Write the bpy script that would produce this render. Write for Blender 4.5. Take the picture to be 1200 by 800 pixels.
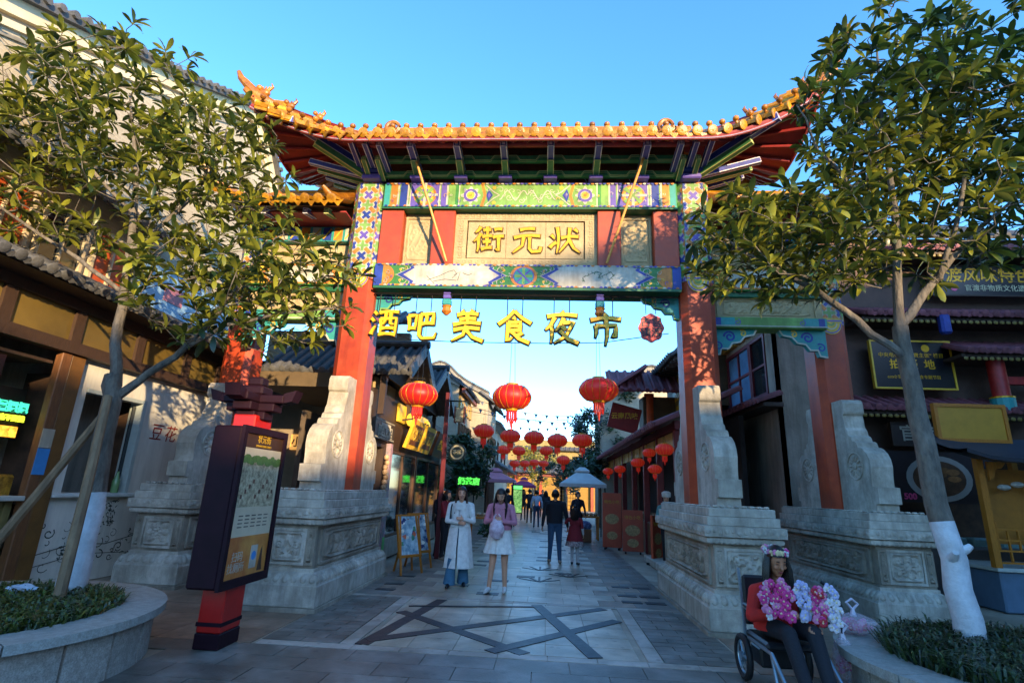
import bpy, bmesh, math, random
import numpy as np
from mathutils import Vector, Matrix
PI=math.pi; R=math.radians
for _o in list(bpy.data.objects): bpy.data.objects.remove(_o)
scene=bpy.context.scene; col=scene.collection

# ------------------------------------------------------------------ camera
YAW,PITCH,ROLL=0.0714,0.2712,0.0399
CAM=Vector((0.43,-7.01,1.55))
def _cam():
    fw=Vector((-math.sin(YAW)*math.cos(PITCH),math.cos(YAW)*math.cos(PITCH),math.sin(PITCH)))
    r0=Vector((math.cos(YAW),math.sin(YAW),0)); u0=r0.cross(fw)
    c,s=math.cos(ROLL),math.sin(ROLL)
    r=c*r0+s*u0; u=c*u0-s*r0
    cd=bpy.data.cameras.new('camera'); co=bpy.data.objects.new('camera',cd); col.objects.link(co)
    cd.sensor_width=36; cd.lens=623.3/1200*36; cd.clip_start=0.1; cd.clip_end=2000
    m=Matrix((r,u,-fw)).transposed().to_4x4(); m.translation=CAM
    co.matrix_world=m; scene.camera=co
_cam()
# ------------------------------------------------------------------ sky, sun, exposure
SUN_EL,SUN_AZ=R(10),R(31)      # azimuth measured from -Y towards +X
sd=Vector((math.sin(SUN_AZ)*math.cos(SUN_EL),-math.cos(SUN_AZ)*math.cos(SUN_EL),math.sin(SUN_EL)))
w=bpy.data.worlds.new('World'); scene.world=w; w.use_nodes=True
nt=w.node_tree; bg=nt.nodes['Background']
sky=nt.nodes.new('ShaderNodeTexSky'); sky.sky_type='NISHITA'; sky.sun_disc=False
sky.sun_elevation=SUN_EL; sky.sun_rotation=math.atan2(sd.x,sd.y)
sky.altitude=1900; sky.air_density=1.0; sky.dust_density=0.9; sky.ozone_density=2.6
hs=nt.nodes.new('ShaderNodeHueSaturation'); hs.inputs['Saturation'].default_value=1.16; hs.inputs['Hue'].default_value=0.499
nt.links.new(sky.outputs[0],hs.inputs['Color']); nt.links.new(hs.outputs[0],bg.inputs['Color'])
bg.inputs['Strength'].default_value=0.15
sl=bpy.data.lights.new('sun','SUN'); sl.energy=2.0; sl.angle=R(0.5); sl.color=(1.0,0.74,0.42)
so=bpy.data.objects.new('sun',sl); col.objects.link(so)
so.rotation_euler=sd.to_track_quat('Z','Y').to_euler(); so.location=(20,-20,30)
vs=scene.view_settings; vs.view_transform='Standard'; vs.look='None'; vs.exposure=2.45; vs.gamma=1.0; vs.use_curve_mapping=False
scene.cycles.use_denoising=True; scene.cycles.max_bounces=6; scene.cycles.transparent_max_bounces=12
random.seed(7)

# ------------------------------------------------------------------ materials
MT={}
def lin(c):
    if isinstance(c,str):
        c=[int(c[i:i+2],16)/255 for i in (0,2,4)]
        c=[x/12.92 if x<=.04045 else ((x+.055)/1.055)**2.4 for x in c]
    return tuple(c[:3])+(1,)
def mat(name,color,rough=.7,var=.25,scale=6,bump=.0,bscale=40,metal=0,dirt=0,emit=0,color2=None,spec=.5,rand=0,stretch=None,trans=0,alpha=1,sub=0,streak=0,spots=0):
    """procedural material: base colour broken up by noise, optional second colour, fine relief, per-object variation"""
    if name in MT: return MT[name]
    m=bpy.data.materials.new(name); m.use_nodes=True; n=m.node_tree.nodes; l=m.node_tree.links
    b=n['Principled BSDF']; b.inputs['Roughness'].default_value=rough; b.inputs['Metallic'].default_value=metal
    b.inputs['Specular IOR Level'].default_value=spec
    g=n.new('ShaderNodeNewGeometry'); src=g.outputs['Position']
    if stretch:
        mp=n.new('ShaderNodeMapping'); mp.inputs['Scale'].default_value=stretch; l.new(src,mp.inputs['Vector']); src=mp.outputs[0]
    no=n.new('ShaderNodeTexNoise'); no.inputs['Scale'].default_value=scale; no.inputs['Detail'].default_value=6; no.inputs['Roughness'].default_value=.65
    l.new(src,no.inputs['Vector'])
    c=lin(color)
    rp=n.new('ShaderNodeValToRGB'); e=rp.color_ramp.elements
    e[0].position=.32; e[1].position=.68
    c2=lin(color2) if color2 else tuple(min(1,x*(1+var)) for x in c[:3])+(1,)
    e[0].color=tuple(x*(1-var) for x in c[:3])+(1,); e[1].color=c2
    l.new(no.outputs['Fac'],rp.inputs['Fac']); out=rp.outputs[0]
    if dirt:
        n2=n.new('ShaderNodeTexNoise'); n2.inputs['Scale'].default_value=scale*.23; n2.inputs['Detail'].default_value=8; l.new(src,n2.inputs['Vector'])
        r2=n.new('ShaderNodeValToRGB'); r2.color_ramp.elements[0].position=.42; r2.color_ramp.elements[1].position=.62
        r2.color_ramp.elements[0].color=(1-dirt,1-dirt*1.05,1-dirt*1.15,1); r2.color_ramp.elements[1].color=(1,1,1,1)
        l.new(n2.outputs['Fac'],r2.inputs['Fac'])
        mx=n.new('ShaderNodeMix'); mx.data_type='RGBA'; mx.blend_type='MULTIPLY'; mx.inputs['Factor'].default_value=1
        l.new(out,mx.inputs['A']); l.new(r2.outputs[0],mx.inputs['B']); out=mx.outputs['Result']
    if spots:
        vo=n.new('ShaderNodeTexVoronoi'); vo.inputs['Scale'].default_value=5.5; l.new(g.outputs['Position'],vo.inputs['Vector'])
        vr=n.new('ShaderNodeValToRGB'); vr.color_ramp.elements[0].position=.10; vr.color_ramp.elements[1].position=.16
        vr.color_ramp.elements[0].color=(1-spots,)*3+(1,); vr.color_ramp.elements[1].color=(1,1,1,1); l.new(vo.outputs['Distance'],vr.inputs['Fac'])
        mv=n.new('ShaderNodeMix'); mv.data_type='RGBA'; mv.blend_type='MULTIPLY'; mv.inputs['Factor'].default_value=1
        l.new(out,mv.inputs['A']); l.new(vr.outputs[0],mv.inputs['B']); out=mv.outputs['Result']
    if streak:
        ms=n.new('ShaderNodeMapping'); ms.inputs['Scale'].default_value=(1,1,.1); l.new(g.outputs['Position'],ms.inputs['Vector'])
        n3=n.new('ShaderNodeTexNoise'); n3.inputs['Scale'].default_value=7; n3.inputs['Detail'].default_value=7; n3.inputs['Roughness'].default_value=.7; l.new(ms.outputs[0],n3.inputs['Vector'])
        r3=n.new('ShaderNodeValToRGB'); r3.color_ramp.elements[0].position=.36; r3.color_ramp.elements[1].position=.58
        r3.color_ramp.elements[0].color=(1-streak,1-streak*1.03,1-streak*1.08,1); r3.color_ramp.elements[1].color=(1,1,1,1); l.new(n3.outputs['Fac'],r3.inputs['Fac'])
        m3=n.new('ShaderNodeMix'); m3.data_type='RGBA'; m3.blend_type='MULTIPLY'; m3.inputs['Factor'].default_value=1
        l.new(out,m3.inputs['A']); l.new(r3.outputs[0],m3.inputs['B']); out=m3.outputs['Result']
    if rand:
        oi=n.new('ShaderNodeObjectInfo'); mr=n.new('ShaderNodeMapRange'); mr.inputs['To Min'].default_value=1-rand; mr.inputs['To Max'].default_value=1+rand
        l.new(oi.outputs['Random'],mr.inputs['Value'])
        h=n.new('ShaderNodeHueSaturation'); l.new(out,h.inputs['Color']); l.new(mr.outputs[0],h.inputs['Value']); out=h.outputs[0]
    l.new(out,b.inputs['Base Color'])
    if emit:
        l.new(out,b.inputs['Emission Color']); b.inputs['Emission Strength'].default_value=emit
    if bump:
        nb=n.new('ShaderNodeTexNoise'); nb.inputs['Scale'].default_value=bscale; nb.inputs['Detail'].default_value=5; l.new(src,nb.inputs['Vector'])
        bp=n.new('ShaderNodeBump'); bp.inputs['Strength'].default_value=bump; bp.inputs['Distance'].default_value=.02
        l.new(nb.outputs['Fac'],bp.inputs['Height']); l.new(bp.outputs[0],b.inputs['Normal'])
        rr=n.new('ShaderNodeMapRange'); rr.inputs['To Min'].default_value=max(0,rough-.12); rr.inputs['To Max'].default_value=min(1,rough+.12)
        l.new(no.outputs['Fac'],rr.inputs['Value']); l.new(rr.outputs[0],b.inputs['Roughness'])
    if trans: b.inputs['Transmission Weight'].default_value=trans
    if alpha<1: b.inputs['Alpha'].default_value=alpha
    if sub:
        b.inputs['Subsurface Weight'].default_value=sub; b.inputs['Subsurface Radius'].default_value=(.02,.008,.004)
    MT[name]=m; return m
def leafmat(name,dark,light,tr=.25,back=None):
    if name in MT: return MT[name]
    m=mat(name,dark,rough=.36,var=.2,scale=3,color2=light,spec=.6)
    n=m.node_tree.nodes; l=m.node_tree.links; b=n['Principled BSDF']
    # per-leaf colour: white noise by island
    g=n.new('ShaderNodeNewGeometry'); rp=n.new('ShaderNodeValToRGB')
    rp.color_ramp.elements[0].color=lin(dark); rp.color_ramp.elements[1].color=lin(light); rp.color_ramp.elements[0].position=.15
    oi=n.new('ShaderNodeObjectInfo'); ad=n.new('ShaderNodeMath'); ad.operation='ADD'; fr=n.new('ShaderNodeMath'); fr.operation='FRACT'
    l.new(g.outputs['Random Per Island'],ad.inputs[0]); l.new(oi.outputs['Random'],ad.inputs[1]); l.new(ad.outputs[0],fr.inputs[0])
    l.new(fr.outputs[0],rp.inputs['Fac']); l.new(rp.outputs[0],b.inputs['Base Color'])
    tl=n.new('ShaderNodeBsdfTranslucent'); l.new(rp.outputs[0],tl.inputs['Color'])
    mx=n.new('ShaderNodeMixShader'); mx.inputs[0].default_value=tr
    l.new(b.outputs[0],mx.inputs[1]); l.new(tl.outputs[0],mx.inputs[2]); l.new(mx.outputs[0],n['Material Output'].inputs['Surface'])
    return m
def glass(name,tint='20282c',rough=.08):
    m=mat(name,tint,rough=rough,var=.3,scale=1.2,spec=.9); m.node_tree.nodes['Principled BSDF'].inputs['Roughness'].default_value=rough
    return m
M=mat
stone =M('carved_grey_stone','bfb6a8',.72,.16,9,.35,60,dirt=.3,color2='d0c8b8',streak=.3)
stoneD=M('dark_weathered_stone','aa9f8e',.75,.18,8,.4,55,dirt=.35,streak=.3)
granite=M('planter_granite','a39c92',.6,.35,90,.2,120,dirt=.2,rand=.06)
red   =M('column_red_paint','b03a1a',.5,.12,5,.08,30,dirt=.25,color2='bf4a1f',streak=.22)
postred=M('post_red_paint','a5401f',.5,.15,6,.08,30,dirt=.15)
gold  =M('gold_leaf','d6a019',.38,.15,12,.1,60,metal=.35)
goldp =M('gold_paint','d8a826',.5,.15,10)
tileY =M('yellow_glazed_tile','c07f16',.34,.3,16,.25,50,dirt=.45,color2='d89a22',rand=.2)
tileYd=M('amber_glazed_tile','ab6616',.36,.3,16,.25,50,dirt=.45,color2='c8801e',rand=.22)
tileG =M('grey_roof_tile','5a5a5c',.75,.25,10,.3,40,dirt=.3,rand=.12)
tileP =M('purple_roof_tile','8c5058',.6,.25,10,.2,40,dirt=.3,rand=.12)
soff  =M('soffit_dark_red','8a2a28',.6,.2,6,.1,30)
rafter=M('rafter_red','8e2524',.55,.2,6)
greenP=M('paint_green','3f8a3c',.5,.12,14,dirt=.3,streak=.25)
greenL=M('paint_light_green','7da853',.5,.12,14,dirt=.3,streak=.25)
greenD=M('paint_dark_green','1e5a34',.5,.12,14)
blueP =M('paint_blue','27409e',.5,.12,14,dirt=.3,streak=.25)
tealP =M('paint_teal','2f8a86',.5,.12,14)
purpP =M('paint_purple','5b4a9a',.5,.12,14)
white =M('paint_white','cbc4b2',.55,.08,14,dirt=.3,streak=.25)
orangeP=M('paint_orange','d9822b',.5,.12,14,dirt=.3,streak=.25)
yellowP=M('paint_yellow','e2b53a',.5,.12,14,dirt=.3,streak=.25)
navy  =M('bracket_navy','3a4290',.5,.2,10)
dkgreen=M('bracket_green','4a8450',.5,.2,10)
infill=M('bracket_infill_brown','8a4a30',.65,.25,9)
panelS=M('plaque_sandstone','b09a72',.75,.14,10,.35,50,dirt=.15)
black =M('black_paint','14121a',.45,.2,8)
iron  =M('dark_iron','22201f',.5,.25,20,metal=.6)
bamboo=M('bamboo_pole','c08a3a',.5,.2,14)
woodD =M('dark_brown_wood','3a281d',.6,.3,7,.15,40,stretch=(6,6,1))
woodM =M('brown_wood','6e4626',.6,.3,7,.15,40,stretch=(6,6,1))
woodO =M('honey_wood','b06a1c',.45,.2,7,.1,40,stretch=(8,8,1.5))
goldpan=M('gold_fascia_panel','7a6430',.4,.2,2,metal=.2,dirt=.3)
whitew=M('white_plaster','ded8ca',.85,.06,2.5,.15,25,dirt=.16,streak=.14)
cream =M('cream_trim','dccdab',.8,.08,4,.15,30,dirt=.15)
greyw =M('grey_render_wall','978b7e',.9,.12,3,.3,18,dirt=.35,streak=.3)

# ------------------------------------------------------------------ mesh builder
class MB:
    def __init__(s): s.v=[]; s.f=[]; s.m=[]
    def _add(s,vs,fs,mi=0):
        o=len(s.v); s.v+= [tuple(v) for v in vs]
        for f in fs: s.f.append(tuple(i+o for i in f)); s.m.append(mi)
        return s
    def box(s,c,d,mi=0,rz=0,ch=0,rot=None):
        hx,hy,hz=d[0]/2,d[1]/2,d[2]/2
        if ch<=0:
            vs=[Vector((x*hx,y*hy,z*hz)) for x in(-1,1) for y in(-1,1) for z in(-1,1)]
            fs=[(0,1,3,2),(4,6,7,5),(0,4,5,1),(2,3,7,6),(0,2,6,4),(1,5,7,3)]
        else:
            ch=min(ch,.45*min(d))
            vs=[];fs=[]
            idx={}
            for x in(-1,1):
                for y in(-1,1):
                    for z in(-1,1):
                        for a in range(3):
                            p=[x*(hx-ch),y*(hy-ch),z*(hz-ch)]; p[a]=(x*hx,y*hy,z*hz)[a]
                            idx[(x,y,z,a)]=len(vs); vs.append(Vector(p))
            for a in range(3):
                b,c2=(a+1)%3,(a+2)%3
                for sg in(-1,1):
                    q=[]
                    for (i,j) in((-1,-1),(1,-1),(1,1),(-1,1)):
                        k=[0,0,0]; k[a]=sg;k[b]=i;k[c2]=j; q.append(idx[(*k,a)])
                    fs.append(q if sg>0 else q[::-1])
                for i in(-1,1):
                    for j in(-1,1):
                        k0=[0,0,0];k0[a]=-1;k0[b]=i;k0[c2]=j;k1=k0[:];k1[a]=1
                        q=[idx[(*k0,b)],idx[(*k1,b)],idx[(*k1,c2)],idx[(*k0,c2)]]
                        fs.append(q if i*j<0 else q[::-1])
            for x in(-1,1):
                for y in(-1,1):
                    for z in(-1,1):
                        q=[idx[(x,y,z,a)] for a in range(3)]
                        fs.append(q if x*y*z>0 else q[::-1])
        mt=rot if rot is not None else Matrix.Rotation(rz,3,'Z')
        C=Vector(c)
        return s._add([mt@v+C for v in vs],fs,mi)
    def b2(s,lo,hi,mi=0,ch=0):
        return s.box([(a+b)/2 for a,b in zip(lo,hi)],[abs(b-a) for a,b in zip(lo,hi)],mi,ch=ch)
    def beam(s,p,q,wd,ht,mi=0,up=(0,0,1),ch=0):
        p,q=Vector(p),Vector(q); d=(q-p); L=d.length; x=d.normalized(); u=Vector(up)
        y=u.cross(x)
        if y.length<1e-4: y=Vector((1,0,0)).cross(x)
        y.normalize(); z=x.cross(y)
        return s.box((p+q)/2,(L,wd,ht),mi,rot=Matrix((x,y,z)).transposed(),ch=ch)
    def tube(s,pts,rad,n=8,mi=0,cap=True):
        pts=[Vector(p) for p in pts]
        if not hasattr(rad,'__len__'): rad=[rad]*len(pts)
        vs=[];fs=[]; prev=None
        for i,p in enumerate(pts):
            t=(pts[min(i+1,len(pts)-1)]-pts[max(i-1,0)]).normalized()
            if prev is None:
                a=Vector((0,0,1)) if abs(t.z)<.9 else Vector((1,0,0))
                u=t.cross(a).normalized()
            else:
                u=prev-t*prev.dot(t)
                u=u.normalized() if u.length>1e-5 else t.orthogonal().normalized()
            prev=u; v=t.cross(u)
            for k in range(n):
                an=2*PI*k/n; vs.append(p+(u*math.cos(an)+v*math.sin(an))*rad[i])
        for i in range(len(pts)-1):
            for k in range(n):
                a=i*n+k;b=i*n+(k+1)%n; fs.append((a,b,b+n,a+n))
        if cap: fs.append(tuple(range(n))[::-1]); fs.append(tuple(range((len(pts)-1)*n,len(pts)*n)))
        return s._add(vs,fs,mi)
    def lathe(s,prof,n=16,c=(0,0,0),mi=0,axis='Z',sc=(1,1,1)):
        vs=[];fs=[];C=Vector(c)
        for r,z in prof:
            for k in range(n):
                a=2*PI*k/n; p=Vector((r*math.cos(a)*sc[0],r*math.sin(a)*sc[1],z*sc[2]))
                if axis=='Y': p=Vector((p.x,-p.z,p.y))
                if axis=='X': p=Vector((p.z,p.x,p.y))
                vs.append(p+C)
        for i in range(len(prof)-1):
            for k in range(n):
                a=i*n+k;b=i*n+(k+1)%n; fs.append((a,b,b+n,a+n))
        fs.append(tuple(range(n))[::-1]); fs.append(tuple(range((len(prof)-1)*n,len(prof)*n)))
        return s._add(vs,fs,mi)
    def ell(s,c,r,n=10,m=6,mi=0,rot=None):
        vs=[];fs=[];C=Vector(c)
        for i in range(m+1):
            t=PI*i/m
            for k in range(n):
                a=2*PI*k/n; p=Vector((r[0]*math.sin(t)*math.cos(a),r[1]*math.sin(t)*math.sin(a),r[2]*math.cos(t)))
                if rot is not None: p=rot@p
                vs.append(p+C)
        for i in range(m):
            for k in range(n):
                a=i*n+k;b=i*n+(k+1)%n; fs.append((a,a+n,b+n,b))
        return s._add(vs,fs,mi)
    def prism(s,poly,o,u,v,t,mi=0,mi2=None):
        """2D polygon in plane (origin o, axes u,v), extruded by vector t"""
        o,u,v,t=Vector(o),Vector(u),Vector(v),Vector(t); n=len(poly)
        a=[o+u*x+v*y for x,y in poly]; b=[p+t for p in a]
        fs=[tuple(range(n)),tuple(range(n,2*n))[::-1]]
        s._add(a+b,fs,mi)
        return s._add(a+b,[(i,i+n,(i+1)%n+n,(i+1)%n) for i in range(n)],mi if mi2 is None else mi2)
    def loft_rect(s,x0,x1,y0,y1,prof,mi=0):
        vs=[];fs=[]
        for ins,z in prof: vs+=[(x0+ins,y0+ins,z),(x1-ins,y0+ins,z),(x1-ins,y1-ins,z),(x0+ins,y1-ins,z)]
        for i in range(len(prof)-1):
            for k in range(4):
                a=i*4+k;b=i*4+(k+1)%4; fs.append((a,b,b+4,a+4))
        fs.append((3,2,1,0)); q=(len(prof)-1)*4; fs.append((q,q+1,q+2,q+3))
        return s._add(vs,fs,mi)
    def grid(s,P,mi=0):
        """P: 2D list of points"""
        h,wd=len(P),len(P[0]); vs=[p for r in P for p in r]
        return s._add(vs,[(i*wd+j,i*wd+j+1,(i+1)*wd+j+1,(i+1)*wd+j) for i in range(h-1) for j in range(wd-1)],mi)
    def ribbon(s,pts,wd,o,u,v,mi=0,closed=False):
        """flat stroke of width wd (scalar or list) along 2D pts on plane o,u,v"""
        o,u,v=Vector(o),Vector(u),Vector(v); n=len(pts)
        if not hasattr(wd,'__len__'): wd=[wd]*n
        L=[];
        for i in range(n):
            if closed: a,b=pts[(i-1)%n],pts[(i+1)%n]
            else: a,b=pts[max(i-1,0)],pts[min(i+1,n-1)]
            dx,dy=b[0]-a[0],b[1]-a[1]; l=math.hypot(dx,dy) or 1
            nx,ny=-dy/l*wd[i]/2,dx/l*wd[i]/2; x,y=pts[i]
            L.append((o+u*(x+nx)+v*(y+ny),o+u*(x-nx)+v*(y-ny)))
        vs=[p for q in L for p in q]; m=n if closed else n-1
        return s._add(vs,[(2*i,2*((i+1)%n),2*((i+1)%n)+1,2*i+1) for i in range(m)],mi)
    def poly(s,poly,o,u,v,mi=0):
        o,u,v=Vector(o),Vector(u),Vector(v)
        return s._add([o+u*x+v*y for x,y in poly],[tuple(range(len(poly)))],mi)
    def mesh(s,name,mats,smooth=False):
        me=bpy.data.meshes.new(name); me.from_pydata(s.v,[],s.f)
        for m in (mats if isinstance(mats,(list,tuple)) else [mats]): me.materials.append(m)
        if isinstance(mats,(list,tuple)) and len(mats)>1: me.polygons.foreach_set('material_index',s.m)
        if smooth: me.polygons.foreach_set('use_smooth',[True]*len(me.polygons))
        me.update()
        if smooth=='auto' or smooth is True:
            try: me.set_sharp_from_angle(angle=R(40))
            except Exception: pass
        return me
    def build(s,name,mats,parent=None,smooth=False,loc=None,rz=0,**tags):
        return obj(name,s.mesh(name,mats,smooth),parent,loc,rz,**tags)
def obj(name,me,parent=None,loc=None,rz=0,label=None,cat=None,group=None,kind=None,scale=None,rot=None):
    o=bpy.data.objects.new(name,me); col.objects.link(o)
    if parent is not None: o.parent=parent
    if loc is not None: o.location=loc
    if rot is not None: o.rotation_euler=rot
    elif rz: o.rotation_euler=(0,0,rz)
    if scale is not None: o.scale=scale
    if label: o['label']=label
    if cat: o['category']=cat
    if group: o['group']=group
    if kind: o['kind']=kind
    return o
def thing(name,label,cat,loc=(0,0,0),rz=0,group=None):
    return obj(name,None,None,loc,rz,label,cat,group)
def copy_tree(o,parent=None):
    c=o.copy(); col.objects.link(c)
    if parent is not None: c.parent=parent
    for ch in list(o.children): copy_tree(ch,c)
    return c
_txt={}
def text_mesh(s,size=1,ext=.01,bold=0,shear=0,mats=None,key=None,space=1,line=1):
    k=(s,size,ext,bold,shear,space)
    if k in _txt: return _txt[k]
    cu=bpy.data.curves.new('t','FONT'); cu.body=s; cu.size=size; cu.extrude=ext; cu.offset=bold; cu.shear=shear
    cu.align_x='CENTER'; cu.align_y='CENTER'; cu.space_character=space; cu.space_line=line; cu.resolution_u=3
    o=bpy.data.objects.new('t',cu); col.objects.link(o)
    bpy.context.view_layer.update()
    me=bpy.data.meshes.new_from_object(o.evaluated_get(bpy.context.evaluated_depsgraph_get()))
    bpy.data.objects.remove(o); bpy.data.curves.remove(cu)
    _txt[k]=me; return me
def text(s,size,loc,face='-Y',m=None,parent=None,name='lettering',ext=.006,bold=0,shear=0,rx=0,space=1,**tags):
    """lettering that stands upright and faces -Y, +X or -X (rx tilts it back)"""
    me=text_mesh(s,size,ext,bold,shear,space=space).copy(); me.materials.clear(); me.materials.append(m)
    rot={'-Y':(PI/2+rx,0,0),'+X':(PI/2+rx,0,PI/2),'-X':(PI/2+rx,0,-PI/2),'+Y':(PI/2+rx,0,PI)}[face] if isinstance(face,str) else (PI/2+rx,0,face)
    return obj(name,me,parent,loc,rot=rot,**tags)
def arc(cx,cy,r,a0,a1,n=12,ry=None):
    ry=r if ry is None else ry
    return [(cx+r*math.cos(R(a0+(a1-a0)*i/n)),cy+ry*math.sin(R(a0+(a1-a0)*i/n))) for i in range(n+1)]
def circ(cx,cy,r,n=16,ry=None): return arc(cx,cy,r,0,360,n,ry)[:-1]
X3,Y3,Z3=Vector((1,0,0)),Vector((0,1,0)),Vector((0,0,1))
# ================================================================== GROUND AND PAVING
rnd=random.Random(3)
gm=M('ground_stone','8f877c',.8,.2,.6,.3,14,dirt=.25)
MB().b2((-300,-300,-.3),(300,300,-.03)).build('ground',gm,kind='structure')
slabA=M('paving_warm_grey','bbab95',.36,.2,7,.18,70,dirt=.42,spots=.35,rand=.16)
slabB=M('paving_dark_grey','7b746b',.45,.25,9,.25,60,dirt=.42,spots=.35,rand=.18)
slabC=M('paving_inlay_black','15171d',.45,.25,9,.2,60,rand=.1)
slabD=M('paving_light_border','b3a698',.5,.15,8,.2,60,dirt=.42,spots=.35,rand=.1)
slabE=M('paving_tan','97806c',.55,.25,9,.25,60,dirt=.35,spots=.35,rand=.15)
paving=obj('street_paving',None,kind='structure')
unit={}
def slab(x0,x1,y0,y1,m,z=0.0,parent=paving,name='slab',gap=.006):
    k=m.name
    if k not in unit: unit[k]=MB().box((0,0,-.015),(1,1,.03)).mesh('slab_'+k,m)
    o=obj(name,unit[k],parent,((x0+x1)/2,(y0+y1)/2,z+rnd.uniform(-.0015,.0015)),scale=(x1-x0-gap,y1-y0-gap,1))
    return o
# centre panel of pale slabs
ys=[-1.16+.4*i for i in range(7)]
for i,y in enumerate(ys[:-1]):
    xs=[-1.38,-.92,-.46,0,.46,.92,1.38]
    for a,b in zip(xs[:-1],xs[1:]): slab(a,b,y,y+.4,slabA)
# borders
for s in(-1,1):
    for i in range(5): slab(s*1.53-.075 if s>0 else -1.53-.075,s*1.53+.075,-1.16+i*.5,-1.16+(i+1)*.5,slabD)
for i in range(10): slab(-2.4+i*.48,-2.4+(i+1)*.48,-1.32,-1.17,slabD)
for i in range(10): slab(-2.4+i*.48,-2.4+(i+1)*.48,1.25,1.37,slabD)
# dark side panels of narrow setts
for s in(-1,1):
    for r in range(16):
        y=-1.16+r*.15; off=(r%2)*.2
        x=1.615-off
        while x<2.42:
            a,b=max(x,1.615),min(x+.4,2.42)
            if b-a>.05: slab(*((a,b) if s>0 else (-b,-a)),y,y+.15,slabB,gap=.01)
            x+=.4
# inlaid dark bands crossing the centre panel, one object per band
for k,(p,q) in enumerate([((-1.01,1.22),(-1.38,-1.15)),((-1.38,.36),(.26,-1.15)),((-1.38,-1.0),(1.27,1.18)),((-.09,-1.15),(1.37,.5)),((.34,1.18),(.95,-1.15)),((-1.36,.68),(.36,1.08))]):
    wd=.06 if k==5 else .15
    z=.004+.0012*k
    MB().beam((p[0],p[1],z-.004),(q[0],q[1],z-.004),wd,.008).build('inlay_band',slabC,paving)
# dark foreground slabs
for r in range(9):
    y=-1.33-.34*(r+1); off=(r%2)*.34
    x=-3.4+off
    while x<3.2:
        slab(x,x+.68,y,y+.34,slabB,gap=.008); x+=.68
# street slabs beyond the panel, receding
r=0; y=1.38
mb_far=MB(); mb_far2=MB(); mb_in=MB()
while y<48:
    d=.42 if y<14 else 1.2
    xs=[]; x=-2.4-(r%2)*.25
    while x<2.4:
        a,b=max(-2.4,x),min(2.4,x+.52)
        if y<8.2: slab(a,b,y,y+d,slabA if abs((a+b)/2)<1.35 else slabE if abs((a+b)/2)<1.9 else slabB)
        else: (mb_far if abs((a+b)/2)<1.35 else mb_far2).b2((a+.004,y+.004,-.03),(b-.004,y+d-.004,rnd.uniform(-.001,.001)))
        x+=.52
    y+=d; r+=1
mb_far.build('far_slabs',slabA,paving,kind='stuff'); mb_far2.build('far_side_slabs',slabB,paving,kind='stuff')
# small black inscribed tiles and fan-shaped strips in the street
for i in range(26):
    y=1.75+i*.62; x=rnd.choice((-.9,-.45,0,.45,.9,1.3))+rnd.uniform(-.1,.1)
    o=slab(x-.17,x+.17,y,y+.2,slabC,z=.006,name='inscribed_tile')
for y in(2.2,3.0,1.7):
    for x in(-2.0,1.75,2.1): slab(x-.15,x+.15,y,y+.16,slabC,z=.006,name='inscribed_tile')
fan=MB()
for cx,cy in((.35,3.2),(.35,4.6),(.9,3.9)):
    for a in(-60,-30,0,30,60): fan.beam((cx,cy,.003),(cx+.42*math.sin(R(a)),cy+.55*math.cos(R(a)),.003),.04,.008)
fan.build('fan_inlay',slabC,paving,kind='stuff')
# pebbled strips beside the pedestals
for s in(-1,1):
    for i in range(5):
        for j in range(7): slab(*(sorted((s*(2.45+i*.5),s*(2.95+i*.5)))),-1.3+j*.5,-.8+j*.5,slabE,z=-.004)
MB().b2((-40,-30,-.03),(40,60,-.012)).build('plaza_base',M('plaza_grey','a89a86',.7,.2,3,.3,30,dirt=.3),kind='structure')

# ================================================================== CARVED RELIEF
def relief(polys,nx,nz,wd,W,H,depth=.03,fill=None,noise=.0,seed=0):
    """height field on a W x H panel: ridges along polylines; returns grid of (x,z,h)"""
    gx,gz=np.meshgrid(np.linspace(-W/2,W/2,nx),np.linspace(-H/2,H/2,nz))
    h=np.zeros_like(gx)
    for p in polys:
        for (x0,z0),(x1,z1) in zip(p[:-1],p[1:]):
            dx,dz=x1-x0,z1-z0; L=dx*dx+dz*dz+1e-9
            t=np.clip(((gx-x0)*dx+(gz-z0)*dz)/L,0,1)
            d=np.hypot(gx-x0-t*dx,gz-z0-t*dz)
            h=np.maximum(h,np.clip(1-(d/wd)**2,0,1))
    if noise:
        rs=np.random.RandomState(seed)
        for _ in range(14):
            a=rs.uniform(0,6.28); k=rs.uniform(20,60)
            h+=noise*np.sin(k*(gx*np.cos(a)+gz*np.sin(a))+rs.uniform(0,6))/4
    return gx,gz,h*depth
def spiral(cx,cy,r0,r1,a0,turns,n=16):
    return [(cx+(r0+(r1-r0)*i/n)*math.cos(a0+turns*2*PI*i/n),cy+(r0+(r1-r0)*i/n)*math.sin(a0+turns*2*PI*i/n)) for i in range(n+1)]
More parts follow.
